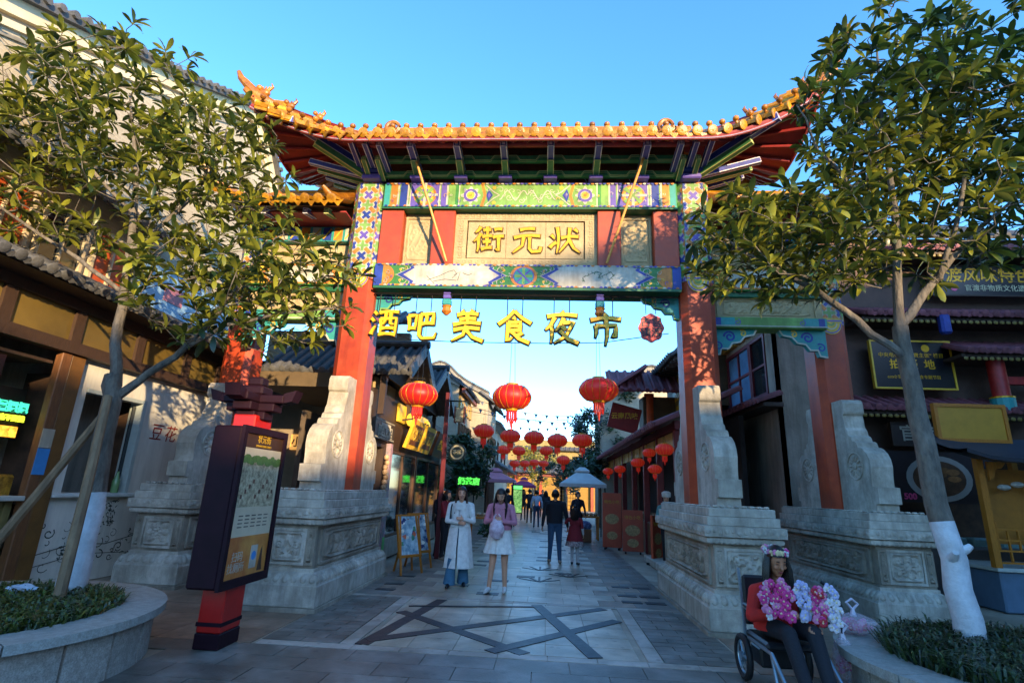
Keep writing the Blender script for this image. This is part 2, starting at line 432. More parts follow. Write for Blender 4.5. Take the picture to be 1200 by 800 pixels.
def motif(kind,W,H,seed=0):
    rs=random.Random(seed); P=[]
    fx,fz=W*.44,H*.42
    P.append([(-fx,-fz*.8),(-fx*.85,-fz),(fx*.85,-fz),(fx,-fz*.8),(fx,fz*.8),(fx*.85,fz),(-fx*.85,fz),(-fx,fz*.8),(-fx,-fz*.8)])
    if kind=='vase':
        for s in(-1,1): P.append([(s*x*W,z*H) for x,z in((.0,-.3),(.09,-.3),(.05,-.24),(.13,-.14),(.15,-.02),(.09,.08),(.05,.14),(.08,.2),(.0,.2))]); P.append(spiral(s*W*.25,H*.05,W*.02,W*.11,0,1.3)); P.append(spiral(s*W*.24,-H*.2,W*.02,W*.09,1,1.2))
        P.append([(-W*.3,-H*.33),(W*.3,-H*.33)]); P.append([(0,H*.2),(0,H*.34)]); P.append(spiral(0,H*.3,.01,W*.08,0,1))
    elif kind=='wheel':
        P.append([(x,z) for x,z in circ(0,0,W*.2,20)+[circ(0,0,W*.2,20)[0]]]); P.append(circ(0,0,W*.08,12)+[circ(0,0,W*.08,12)[0]])
        for k in range(8): a=k*PI/4; P.append([(W*.08*math.cos(a),W*.08*math.sin(a)),(W*.3*math.cos(a+.2),W*.3*math.sin(a+.2))]); P.append(spiral(W*.3*math.cos(a),W*.3*math.sin(a),.01,W*.06,a,1))
    elif kind=='bloom':
        for k in range(10): a=k*PI/5+.2; P.append([(W*.06*math.cos(a),H*.06*math.sin(a)),(W*.2*math.cos(a+.15),H*.2*math.sin(a+.15)),(W*.3*math.cos(a-.1),H*.28*math.sin(a-.1))])
        for k in range(5): a=k*PI*.4; P.append(spiral(W*.3*math.cos(a),H*.28*math.sin(a),.01,W*.09,a,1.2))
    else:
        n=max(3,int(W/.22))
        for k in range(n):
            x=-W*.4+W*.8*(k+.5)/n
            for z in(-.2,.08,.26): P.append(spiral(x+rs.uniform(-.04,.04),z*H+rs.uniform(-.03,.03),.01,min(.09,H*.14),rs.uniform(0,6),rs.uniform(.9,1.5),12))
            P.append([(x-.1,-H*.3),(x,-H*.05),(x+.08,H*.2)])
    return P
def panel_obj(kind,W,H,o,u,n,parent,m=stone,seed=0,depth=.034,name='carved_panel'):
    nx=int(max(28,W/.016)); nz=int(max(28,H/.016)); nx=min(nx,110)
    gx,gz,h=relief(motif(kind,W,H,seed),nx,nz,.02,W,H,depth,noise=.12,seed=seed)
    o,u,n=Vector(o),Vector(u),Vector(n); mb=MB()
    P=[[o+u*float(gx[j,i])+Z3*float(gz[j,i])+n*(float(h[j,i])+.004) for i in range(nx)] for j in range(nz)]
    if u.cross(Z3).dot(n)<0: P=[r[::-1] for r in P]
    mb.grid(P)
    fr=.03   # raised frame
    for (a,b,c,d) in((-W/2-fr,-W/2,-H/2-fr,H/2+fr),(W/2,W/2+fr,-H/2-fr,H/2+fr),(-W/2,W/2,-H/2-fr,-H/2),(-W/2,W/2,H/2,H/2+fr)):
        mb.prism([(a,c),(b,c),(b,d),(a,d)],o,u,Z3,n*.028)
    return mb.build(name,m,parent,smooth=True)

# ================================================================== MEMORIAL GATE
gate=thing('memorial_archway','tall painted memorial archway with yellow tiled roof and red columns on carved stone pedestals','archway')
def pedestal(x0,x1,y0,y1,seed,front,inner):
    """x0<x1; inner=+1 if the passage lies on +x side"""
    P=obj('pedestal',None,gate)
    MB().loft_rect(x0-.035,x1+.035,y0-.035,y1+.035,[(0,-.02),(0,.045)]).build('base_step',stoneD,P)
    cuts=[y0,y0+(y1-y0)*.36,y0+(y1-y0)*.7,y1]
    for k,(ya,yb) in enumerate(zip(cuts[:-1],cuts[1:])):
        MB().b2((x0,ya+.003,.045),(x1,yb-.003,.302),ch=.01).build('plinth_block',stone,P)
    MB().loft_rect(x0,x1,y0,y1,[(.012,.302),(.03,.36),(.085,.43),(.105,.44),(.105,.48),(.125,.48)]).build('moulding',stone,P)
    MB().loft_rect(x0,x1,y0,y1,[(.125,.48),(.125,1.0),(.11,1.0)]).build('dado',stoneD,P)
    # carved rope roll
    rope=MB().loft_rect(x0,x1,y0,y1,[(.11,1.0),(.07,1.005),(.035,1.025),(.028,1.05),(.035,1.075),(.06,1.09)])
    cx0,cx1,cy0,cy1=x0+.05,x1-.05,y0+.05,y1-.05
    for (ax,ay,bx,by) in((cx0,cy0,cx1,cy0),(cx1,cy0,cx1,cy1),(cx0,cy0,cx0,cy1)):
        L=math.hypot(bx-ax,by-ay); n=int(L/.06)
        for i in range(n):
            t=(i+.5)/n; rope.ell((ax+(bx-ax)*t,ay+(by-ay)*t,1.048),(.03,.03,.044),6,4)
    rope.build('rope_roll',stone,P,smooth=True)
    band=MB().loft_rect(x0,x1,y0,y1,[(.06,1.09),(.0,1.095),(.0,1.215),(.05,1.22)])
    for (ax,ay,bx,by,nx,ny) in((x0,y0,x1,y0,0,-1),(x1,y0,x1,y1,1,0),(x0,y0,x0,y1,-1,0)):
        L=math.hypot(bx-ax,by-ay); n=int(L/.075)
        for i in range(n):
            t=(i+.5)/n; c=(ax+(bx-ax)*t+nx*.002,ay+(by-ay)*t+ny*.002,1.155+.018*math.sin(i*2.1))
            band.ell(c,(.032 if ny else .014,.014 if ny else .032,.032),6,4)
    band.build('carved_band',stone,P,smooth=False)
    for ins,za,zb,fr_ in((.05,1.22,1.325,.45),(.085,1.326,1.43,.6)):
        cut2=[y0+ins,y0+ins+(y1-y0-2*ins)*fr_,y1-ins]
        for ya,yb in zip(cut2[:-1],cut2[1:]): MB().b2((x0+ins,ya+.002,za),(x1-ins,yb-.002,zb),ch=.008).build('tier_block',stone,P)
    # studs along the top edge
    st=MB(); n=int((x1-x0-.26)/.085)
    for i in range(n): st.box((x0+.13+(i+.5)*(x1-x0-.26)/n,y0+.13,1.447),(.06,.06,.034),ch=.012)
    for s,xx in((-1,x0+.13),(1,x1-.13)):
        n=int((y1-y0-.3)/.1)
        for i in range(n): st.box((xx,y0+.22+(i+.5)*(y1-y0-.3)/n,1.442),(.05,.07,.024),ch=.01)
    st.build('stud_row',stone,P,kind='stuff')
    # lotus petals on the moulding
    lp=MB()
    def petals(ax,ay,bx,by,nx,ny):
        L=math.hypot(bx-ax,by-ay); n=int(L/.115)
        for i in range(n):
            t=(i+.5)/n; c=Vector((ax+(bx-ax)*t-nx*.048,ay+(by-ay)*t-ny*.048,.375))
            lp.ell(c,(.05 if ny else .03,.03 if ny else .05,.062),8,5,rot=Matrix.Rotation(.6*ny,3,'X') if ny else Matrix.Rotation(-.6*nx,3,'Y'))
    petals(x0+.02,y0,x1-.02,y0,0,-1); petals(x1,y0+.02,x1,y1-.02,1,0); petals(x0,y0+.02,x0,y1-.02,-1,0)
    lp.build('lotus_petals',stone,P,smooth=True,kind='stuff')
    W=x1-x0-.25; H=.38
    panel_obj(front,W-.3,H,((x0+x1)/2,y0+.125,.74),X3,-Y3,P,stone,seed)
    for s in(-1,1):
        panel_obj('scroll',.06,H,((x0+x1)/2+s*(W/2-.065),y0+.125,.74),X3,-Y3,P,stoneD,seed+5+s,name='corner_carving')
    D=y1-y0-.25
    for s,xx in((-1,x0+.125),(1,x1-.125)):
        if s!=inner and xx!=0 and abs(xx)>4.9: continue
        panel_obj('dragon',D-.3,H,(xx,(y0+y1)/2,.74),Y3*s,X3*s,P,stoneD,seed+2)
    return P
pedestal(-3.36,-2.38,0,3.03,1,'vase',1)
pedestal(2.38,3.36,0,3.03,2,'dragon',-1)
pedestal(-5.80,-4.82,.92,3.95,3,'wheel',1)
pedestal(4.82,5.80,.92,3.95,4,'bloom',-1)
# --- drum stones
prof=[(0,0),(.92,0),(.92,.12),(1.0,.13),(1.0,.36),(.88,.37),(.88,.46)]+[(.6+.31*math.cos(R(a)),.66+.31*math.sin(R(a))) for a in(-20,0,20,40,60)]+[(.70,.955),(.63,.965),(.60,1.04),(.56,1.06),(.50,1.07),(.47,1.14),(.41,1.17),(.39,1.25),(.35,1.30),(.335,1.40),(.32,1.50),(.36,1.53),(.37,1.56),(.37,1.70),(.33,1.76),(0,1.76)]
def drum(xc,yc,sgn,sc=1):
    t=.31; mb=MB()
    mb.prism([(a*sc,b*sc) for a,b in prof],(xc-t/2,yc,1.432),Y3*sgn,Z3,X3*t)
    o=mb.build('drum_stone',stone,gate)
    for s in(-1,1):
        fl=MB(); cx=xc+s*(t/2); cy=yc+sgn*.5*sc; cz=1.432+.68*sc
        fl.lathe([(.0,0),(.05,.0),(.05,.018),(.03,.026),(0,.028)],12,(cx,cy,cz),axis='X',sc=(1,1,s))
        for k in range(12):
            a=2*PI*k/12; fl.ell((cx+s*.004,cy+.12*math.cos(a),cz+.12*math.sin(a)),(.016,.05,.018),8,4,rot=Matrix.Rotation(a,3,'X'))
        ring=[(cx+s*.004,cy+.2*math.cos(2*PI*k/24),cz+.2*math.sin(2*PI*k/24)) for k in range(25)]
        fl.tube(ring,.012,6)
        fl.build('rosette',stone,o,smooth=True)
    return o
CX,CO,YC,YO=2.9,5.33,1.73,2.45
for s in(-1,1):
    drum(s*2.87,YC-.27,-1,1.0); drum(s*2.87,YC+.27,1,.98)
    drum(s*CO,YO-.27,-1,.98); drum(s*CO,YO+.27,1,.98)
# --- columns with painted heads
def octo(cx,cy,w_,c,z0,z1,mb,mi=0):
    h=w_/2; P=[(-h+c,-h),(h-c,-h),(h,-h+c),(h,h-c),(h-c,h),(-h+c,h),(-h,h-c),(-h,-h+c)]
    mb.prism(P,(cx,cy,z0),X3,Y3,Z3*(z1-z0),mi); return mb
PM=[greenL,blueP,orangeP,white,purpP,yellowP,greenP,tealP]
def painted_face(mb,o,u,W,H,nsx=1.0,n=None):
    """flat painted lattice of crosses: green plus, blue saltire, orange diagonals, layered 2 mm apart"""
    n=n if n is not None else Vector(u).cross(Z3)
    n=Vector(n); o=Vector(o); u=Vector(u)
    L=lambda k:o+n*(.002*k+.003)
    mb.poly([(-W/2,0),(W/2,0),(W/2,H),(-W/2,H)],o+n*.002,u,Z3,3)
    st=.40; rows=int(H/st*2)+1
    cnt=[0]
    def clip(x,z): return max(-W/2,min(W/2,x)),max(0,min(H,z))
    def bar(cx,cz,a,l,wd,k,mi):
        dx,dz=math.cos(a),math.sin(a); nx,nz=-dz,dx
        q=[(cx+dx*sx*l/2+nx*sy*wd/2,cz+dz*sx*l/2+nz*sy*wd/2) for sx,sy in((-1,-1),(1,-1),(1,1),(-1,1))]
        q=[clip(*p) for p in q]
        ar=abs(sum(q[i][0]*q[(i+1)%4][1]-q[(i+1)%4][0]*q[i][1] for i in range(4)))
        if ar>1e-4: cnt[0]+=1; mb.poly(q,L(k)+n*(cnt[0]*.00004),u,Z3,mi)
    for r in range(rows+1):
        for c in(-1,0,1):
            cx=c*st*.5*2*.5+((r%2)*st*.5 if False else 0); cz=r*st*.5
            if (r+c)%2==0:
                for a in(PI/4,-PI/4): bar(cx*1.0,cz,a,.21,.085,1,3); bar(cx,cz,a,.185,.055,2+(a<0),1 if r%4 else 4)
            else:
                for a in(0,PI/2): bar(cx,cz,a,.23,.085,1,3); bar(cx,cz,a,.205,.055,2+(a>0),0)
                for q in range(4):
                    a=PI/4+q*PI/2; bar(cx+.135*math.cos(a),cz+.135*math.sin(a),a,.12,.07,4,2)
def column(x,y,z1,zp0,zp1):
    mb=MB(); octo(x,y,.56,.1,1.43,z1,mb)
    c=mb.build('column',red,gate)
    pm=MB(); n=.28
    for u,nn,o in((X3,-Y3,(x,y-n,zp0)),(Y3,X3,(x+n,y,zp0)),(-Y3,-X3,(x-n,y,zp0))): painted_face(pm,o,u,.36,zp1-zp0,n=nn)
    k=.28-.05
    for sx in(-1,1):
        nn=Vector((sx,-1,0)).normalized(); u=Vector((1,sx,0)).normalized()
        painted_face(pm,(x+sx*k,y-k,zp0),u,.14,zp1-zp0,n=nn)
    pm.build('painted_head',PM,c)
    # scalloped yellow and purple border under the painted head
    bd=MB()
    for u,nn,o in((X3,-Y3,(x,y-n,zp0)),(Y3,X3,(x+n,y,zp0)),(-Y3,-X3,(x-n,y,zp0))):
        o=Vector(o)+nn*.014
        bd.poly([(-.18,0)]+arc(0,0,.18,180,360,12,.2)[1:-1]+[(.18,0),(.18,.1),(-.18,.1)],o,u,Z3,5)
        bd.ribbon(arc(0,0,.16,180,360,12,.17),.02,o+nn*.002,u,Z3,4); bd.ribbon(arc(0,0,.1,180,360,10,.1),.018,o+nn*.002,u,Z3,3); bd.ribbon([(-.18,.05),(.18,.05)],.025,o+nn*.002,u,Z3,4)
        bd.ribbon(arc(0,.02,.05,180,360,8),.03,o+nn*.003,u,Z3,0)
    bd.build('painted_border',PM,c)
    return c
for s in(-1,1):
    column(s*CX,YC,6.88,5.02,6.88); column(s*CO,YO,6.0,4.55,6.0)
# --- beams
FY=YC-.3   # front plane of the beams
def beam_main(z0,z1,name,d=.5,x=2.63):
    return MB().b2((-x,YC-d/2-.05,z0),(x,YC+d/2+.05,z1),ch=.02).build(name,greenP,gate)
bu=beam_main(6.36,6.86,'upper_beam'); MB().b2((-2.62,FY-.03,6.33),(2.62,FY+.3,6.357)).build('green_soffit_strip',greenD,bu)
def paint(parent,z0,z1,fy,kind):
    H=z1-z0; zc=(z0+z1)/2; mb=MB(); O=lambda k:Vector((0,fy-.003-.002*k,zc))
    rect=lambda a,b,c,d,k,mi: mb.poly([(a,c),(b,c),(b,d),(a,d)],O(k),X3,Z3,mi)
    h=H/2-.02
    if kind=='upper':
        rect(-2.6,2.6,-h,h,0,0)
        for s in(-1,1):
            q=lambda a,b,k,mi: rect(min(s*a,s*b),max(s*a,s*b),-h,h,k,mi)
            for a,b,mi in((2.6,2.5,7),(2.48,2.36,2),(2.36,2.33,3),(2.31,2.18,1),(2.18,2.15,3),(1.56,1.46,4),(1.46,1.43,3),(1.41,1.30,0),(1.30,1.24,6),(1.24,1.22,3)): q(a,b,1,mi)
            q(2.13,1.58,1,3); q(2.11,1.6,2,4)
            c=s*1.855
            mb.poly(circ(c,0,.21,20),O(3),X3,Z3,2); mb.poly(circ(c,0,.17,20),O(4),X3,Z3,5); mb.poly(circ(c,0,.13,16),O(5),X3,Z3,4)
            for a in range(4):
                dx,dz=math.cos(a*PI/2),math.sin(a*PI/2)
                mb.ribbon([(c,0),(c+dx*.24,dz*.24)],.05,O(6+a*.2),X3,Z3,3); 
                dx,dz=math.cos(a*PI/2+PI/4),math.sin(a*PI/2+PI/4)
                mb.ribbon([(c,0),(c+dx*.2,dz*.2)],[.03,.09],O(7+a*.2),X3,Z3,0)
            c=s*1.02   # round flower
            mb.poly(circ(c,0,.2,20),O(1),X3,Z3,0); mb.poly([(c+(.15+.03*math.cos(8*t))*math.cos(t),(.15+.03*math.cos(8*t))*math.sin(t)) for t in np.linspace(0,6.28,40)[:-1]],O(2),X3,Z3,3)
            mb.poly(circ(c,0,.13,16),O(3),X3,Z3,4); mb.poly(circ(c,0,.085,14),O(4),X3,Z3,3); mb.poly(circ(c,0,.07,12),O(5),X3,Z3,5); mb.poly(circ(c,0,.03,10),O(6),X3,Z3,2)
            mb.ribbon([(s*.82,-h),(s*.76,0),(s*.82,h)],.05,O(2),X3,Z3,2)
            mb.poly([(s*.62,0),(s*.7,.13),(s*.74,0),(s*.7,-.13)],O(2),X3,Z3,1); mb.poly([(s*.655,0),(s*.69,.06),(s*.71,0),(s*.69,-.06)],O(3),X3,Z3,4)
            for z in(-1,1): mb.poly(circ(s*.6,z*.15,.035,10),O(3),X3,Z3,5); mb.ribbon([(s*.75,z*.2),(s*.6,z*.06),(s*.5,0)],.018,O(4),X3,Z3,3)
        # pale dragon scrolls on the green field
        rs=random.Random(4)
        for s in(-1,1):
            for k in range(9):
                cx=s*(.05+k*.055); cz=rs.uniform(-.12,.12)
                mb.ribbon(spiral(cx,cz,.008,rs.uniform(.04,.08),rs.uniform(0,6),rs.uniform(.7,1.3),12),.009,O(1+k*.3),X3,Z3,3)
            mb.ribbon([(s*(.0+.5*t),.09*math.sin(11*t)+.0) for t in np.linspace(0,1,24)],.016,O(5),X3,Z3,3)
    else:
        rect(-2.62,2.62,-h,h,0,6)
        mb.ribbon([(-2.6,h-.01),(2.6,h-.01)],.02,O(1),X3,Z3,3); mb.ribbon([(-2.6,-h+.02),(2.6,-h+.02)],.03,O(1),X3,Z3,5)
        rect(2.48,2.62,-h,h,2,1); rect(-2.62,-2.48,-h,h,2,1)
        for c in(-2.5,-.02,2.45):   # orange ring with green cross
            mb.poly(circ(c,0,.23,24,h),O(3),X3,Z3,2) if abs(c)<1 else mb.poly([(max(-2.47,min(2.47,x)),z) for x,z in circ(c,0,.23,24,h)],O(3),X3,Z3,2)
            if abs(c)<1:
                mb.poly(circ(c,0,.18,20,h*.82),O(4),X3,Z3,4); mb.poly(circ(c,0,.165,20,h*.75),O(5),X3,Z3,7)
                for a in(0,90): mb.ribbon([(c-.15*math.cos(R(a)),-.15*math.sin(R(a))),(c+.15*math.cos(R(a)),.15*math.sin(R(a)))],.05,O(6+a/90),X3,Z3,0)
                for a in(45,135): mb.ribbon([(c-.15*math.cos(R(a)),-.15*math.sin(R(a))),(c+.15*math.cos(R(a)),.15*math.sin(R(a)))],.03,O(6+a/90),X3,Z3,4)
            for s in(-1,1):
                for z in(-1,1):
                    if abs(c+s*.36)<2.45: mb.ribbon(spiral(c+s*.38,z*.1,.01,.085,0 if s>0 else PI,1.1,14),.013,O(3),X3,Z3,3); mb.poly(circ(c+s*.34,z*.1,.025,8),O(4),X3,Z3,5)
                if abs(c+s*.3)<2.45: mb.ribbon([(c+s*.24,0),(c+s*.58,0)],.03,O(3),X3,Z3,0)
        for c in(-1.27,1.22):   # white cartouches with a blue edge
            wd=.83
            hexa=lambda e,hh:[(c-wd-e,0),(c-wd+.19-e*.6,hh*.62),(c-wd+.16-e*.5,hh*.78),(c-wd+.34-e*.4,hh),(c+wd-.34+e*.4,hh),(c+wd-.16+e*.5,hh*.78),(c+wd-.19+e*.6,hh*.62),(c+wd+e,0),(c+wd-.19+e*.6,-hh*.62),(c+wd-.16+e*.5,-hh*.78),(c+wd-.34+e*.4,-hh),(c-wd+.34-e*.4,-hh),(c-wd+.16-e*.5,-hh*.78),(c-wd+.19-e*.6,-hh*.62)]
            mb.poly(hexa(.14,h),O(6),X3,Z3,3); mb.poly(hexa(.115,h),O(7),X3,Z3,1); mb.poly(hexa(.02,h),O(8),X3,Z3,4); mb.poly(hexa(0,h),O(9),X3,Z3,3)
            rs=random.Random(int(c*10))
            if c<0:
                for pts in([(-.4,-.1),(-.2,-.02),(-.05,.06),(.05,.09),(.1,.02),(.02,-.06)],[(-.3,-.12),(-.1,-.08),(.1,-.1)],[(-.42,-.02),(-.36,-.08),(-.28,-.16)],[(.05,.0),(.16,.06),(.12,-.1)],[(.2,.04),(.3,.0),(.36,.03)]): mb.ribbon([(c+x,z) for x,z in pts],.009,O(10),X3,Z3,8)
            else:
                pts=[(-.2,-.1),(-.24,-.02),(-.1,.05),(.0,.1),(.08,.06),(.02,-.02),(.1,.02),(.24,.09),(.27,.02),(.2,-.06)]
                for a,b in zip(pts[:-1],pts[1:]):
                    mb.ribbon([(c+a[0],a[1]),(c+b[0],b[1])],.008,O(10),X3,Z3,8)
                    for t in(.2,.5,.8):
                        x=a[0]+(b[0]-a[0])*t; z=a[1]+(b[1]-a[1])*t; an=rs.uniform(0,6.28)
                        mb.ribbon([(c+x,z),(c+x+.045*math.cos(an),z+.045*math.sin(an))],[.014,.003],O(11),X3,Z3,9)
    nb=74
    for i in range(nb):
        x=-2.58+5.16*(i+.5)/nb
        for sgn in(-1,1):
            mb.poly(arc(x,sgn*(h+.004),.03,0,-180 if sgn>0 else 180,6)[::1] if sgn>0 else arc(x,-(h+.004),.03,180,0,6),O(13),X3,Z3,(1,2,3,4)[i%4])
    rs=random.Random(19 if kind=='upper' else 23)
    for i in range(60):
        x=rs.uniform(-2.45,2.45); z=rs.uniform(-.7,.7)*h
        if kind=='lower' and any(abs(x-c)<.72 for c in(-1.27,1.22)): continue
        if kind=='upper' and abs(x)<.5: continue
        mb.ribbon(spiral(x,z,.006,rs.uniform(.02,.05),rs.uniform(0,6),rs.uniform(.6,1.2),9),.008,O(14+i*.05),X3,Z3,rs.choice((3,5,1,7,3)))
    return mb.build('painted_decoration',PM+[black,greenD],parent)
paint(bu,6.36,6.86,YC-.3,'upper')
bl=beam_main(4.84,5.28,'lower_beam'); paint(bl,4.84,5.28,YC-.3,'lower')
MB().b2((-2.6,FY-.06,4.795),(2.6,FY+.35,4.838)).build('dark_green_soffit',greenD,bl)
# --- inscription band between the beams
back=MB().b2((-2.62,YC-.05,5.28),(2.62,YC+.05,6.36)).build('backing_wall',panelS,gate)
for a,b in((-2.62,-2.22),(-1.68,-1.28),(1.24,1.64),(2.2,2.62)):
    MB().b2((a,YC-.27,5.282),(b,YC+.27,6.332),ch=.012).build('post',postred,gate)
for a,b in((-2.22,-1.68),(1.64,2.2)):
    panel_obj('dragon',b-a-.1,.86,((a+b)/2,YC-.1,5.8),X3,-Y3,gate,panelS,int(a*9)%7,.016,name='carved_side_panel')
    MB().b2((a,YC-.098,5.282),(b,YC-.05,6.332)).build('panel_backing',panelS,gate)
plq=obj('inscription_plaque',None,gate)
xs=[-1.28,-.46,.0,.42,1.24]
for a,b in((-1.05,-.36),(-.36,.34),(.34,1.01)): MB().b2((a+.003,YC-.15,5.46),(b-.003,YC-.1,6.16)).build('stone_slab',panelS,plq)
key=MB()
for a,b,c,d in((-1.28,1.24,5.282,5.44),(-1.28,1.24,6.18,6.332),(-1.28,-1.07,5.44,6.18),(1.03,1.24,5.44,6.18)): key.b2((a,YC-.17,c),(b,YC-.1,d))
for (a,b,z) in((-1.26,1.22,5.36),(-1.26,1.22,6.26)):
    n=22
    for i in range(n):
        x=a+(b-a)*(i+.5)/n; key.prism([(-.045,-.05),(.045,-.05),(.045,.05),(-.02,.05),(-.02,-.01),(.02,-.01),(.02,.02),(.0,.02),(0,.035),(.03,.035),(.03,-.035),(-.045,-.035)],(x,YC-.17,z),X3,Z3,-Y3*.008)
for x in(-1.17,1.13):
    for i in range(7): key.prism([(-.045,-.05),(.045,-.05),(.045,.05),(-.02,.05),(-.02,-.01),(.02,-.01),(.02,.02),(.0,.02),(0,.035),(.03,.035),(.03,-.035),(-.045,-.035)],(x,YC-.17,5.5+i*.105),X3,Z3,-Y3*.008)
key.build('key_fret_frame',panelS,plq)

# brush-written characters: strokes as tapered raised ribbons on a unit square (0..1)
BR={
'街':[[(.26,.92),(.1,.72)],[(.28,.7),(.06,.42)],[(.19,.55),(.18,.08)],[(.34,.8),(.58,.82)],[(.46,.92),(.45,.58)],[(.32,.58),(.62,.61)],[(.34,.4),(.58,.42)],[(.46,.54),(.45,.2)],[(.3,.16),(.62,.22)],[(.68,.82),(.92,.84)],[(.64,.56),(.98,.6)],[(.82,.58),(.83,.12),(.74,.18)]],
'元':[[(.28,.82),(.74,.86)],[(.1,.56),(.9,.62)],[(.4,.58),(.36,.3),(.08,.06)],[(.58,.58),(.58,.2),(.66,.1),(.9,.12),(.92,.26)]],
'状':[[(.1,.66),(.2,.52)],[(.28,.92),(.27,.06)],[(.06,.24),(.26,.42)],[(.4,.56),(.92,.6)],[(.66,.9),(.62,.46),(.34,.08)],[(.64,.5),(.78,.22),(.96,.08)],[(.8,.86),(.9,.74)]],
'酒':[[(.12,.9),(.22,.8)],[(.04,.66),(.14,.56)],[(.06,.1),(.2,.4)],[(.3,.86),(.96,.9)],[(.36,.66),(.34,.04)],[(.36,.64),(.9,.68),(.88,.04)],[(.54,.88),(.52,.6),(.44,.44)],[(.7,.88),(.7,.48),(.84,.46)],[(.4,.3),(.84,.32)],[(.36,.1),(.88,.1)]],
'吧':[[(.08,.8),(.1,.34)],[(.08,.8),(.34,.84),(.3,.38)],[(.1,.4),(.32,.42)],[(.46,.86),(.86,.9),(.84,.54)],[(.64,.86),(.63,.56)],[(.46,.54),(.86,.58)],[(.46,.86),(.44,.2),(.54,.1),(.9,.12),(.96,.28)]],
'美':[[(.34,.96),(.42,.86)],[(.66,.98),(.56,.86)],[(.2,.82),(.82,.85)],[(.28,.68),(.76,.71)],[(.5,.84),(.5,.54)],[(.1,.52),(.9,.57)],[(.12,.36),(.88,.41)],[(.5,.5),(.4,.22),(.08,.04)],[(.5,.36),(.68,.16),(.98,.04)]],
'食':[[(.5,.98),(.3,.76),(.04,.56)],[(.5,.96),(.72,.76),(.98,.6)],[(.46,.78),(.54,.7)],[(.32,.62),(.68,.64),(.66,.34)],[(.34,.5),(.64,.51)],[(.34,.36),(.64,.38)],[(.33,.62),(.3,.06),(.46,.18)],[(.74,.32),(.56,.22)],[(.44,.34),(.64,.14),(.94,.02)]],
'夜':[[(.5,.98),(.56,.9)],[(.08,.82),(.94,.86)],[(.3,.8),(.18,.56),(.04,.42)],[(.2,.58),(.2,.04)],[(.56,.78),(.44,.54),(.32,.4)],[(.54,.64),(.84,.66),(.62,.24),(.3,.04)],[(.5,.52),(.6,.44)],[(.46,.4),(.68,.16),(.98,.04)]],
'市':[[(.46,.98),(.54,.9)],[(.06,.78),(.96,.82)],[(.22,.6),(.2,.24)],[(.22,.6),(.82,.63),(.8,.28),(.7,.32)],[(.52,.8),(.5,.0)]],
}
def brush(ch,size,o,u,n,mb,mi=0,thick=.03,wd=.085,edge=None):
    """each stroke is a solid tapered prism; o is the lower-left corner of the character"""
    o,u,n=Vector(o),Vector(u),Vector(n)
    for k,st in enumerate(BR[ch]):
        pts=[]
        for (a,b) in zip(st[:-1],st[1:]):
            for t in(0,.33,.66): pts.append((a[0]+(b[0]-a[0])*t,a[1]+(b[1]-a[1])*t))
        pts.append(st[-1]); m=len(pts)
        if len(st)==2:   # slight bow
            dx,dy=st[1][0]-st[0][0],st[1][1]-st[0][1]
            pts=[(x-dy*.06*math.sin(PI*i/(m-1)),y+dx*.06*math.sin(PI*i/(m-1))) for i,(x,y) in enumerate(pts)]
        horiz=abs(st[-1][0]-st[0][0])>abs(st[-1][1]-st[0][1])
        def W(i,e=0):
            t=i/(m-1); b=wd*(1.15 if t<.08 else .82+.2*t if horiz else 1.05-.5*t)
            if t>.9 and not horiz: b*=.5
            return (b+e)*size
        L=[];Rr=[]
        def outline(e):
            L=[];Q=[]
            for i,(x,y) in enumerate(pts):
                a,b=pts[max(i-1,0)],pts[min(i+1,m-1)]; dx,dy=b[0]-a[0],b[1]-a[1]; l=math.hypot(dx,dy) or 1
                ex=e*size*.5*((i==m-1)-(i==0))
                px,py=x*size+dx/l*ex,y*size+dy/l*ex
                w2=W(i,e)/2; L.append((px-dy/l*w2,py+dx/l*w2)); Q.append((px+dy/l*w2,py-dx/l*w2))
            return L,Q
        def solid(e,z0,z1,mi):
            L,Q=outline(e); vs=[]
            for z in(z0,z1):
                for q in(L,Q): vs+=[o+u*x+Z3*y+n*z for x,y in q]
            fs=[]
            for i in range(m-1):
                fs.append((2*m+i,2*m+i+1,3*m+i+1,3*m+i)); fs.append((i,m+i,m+i+1,i+1))
                fs.append((i,i+1,2*m+i+1,2*m+i)); fs.append((m+i,3*m+i,3*m+i+1,m+i+1))
            fs.append((0,2*m,3*m,m)); fs.append((m-1,2*m-1,4*m-1,3*m-1))
            mb._add(vs,fs,mi)
        j=k*.0009
        if edge is not None: solid(.06,-.02-j,thick*.35+j*.5,edge)
        solid(0,0 if edge is None else thick*.3,thick+j,mi)
for ch,x in(('街',-.97),('元',-.28),('状',.38)):
    mb=MB(); brush(ch,.58,(x,YC-.15,5.52),X3,-Y3,mb,thick=.03,wd=.1,edge=1); mb.build('gilt_character',[gold,M('painted_recess_shade','4a3414',.7)],plq)  # umber rim puts the recess shadow round the gilt strokes into colour
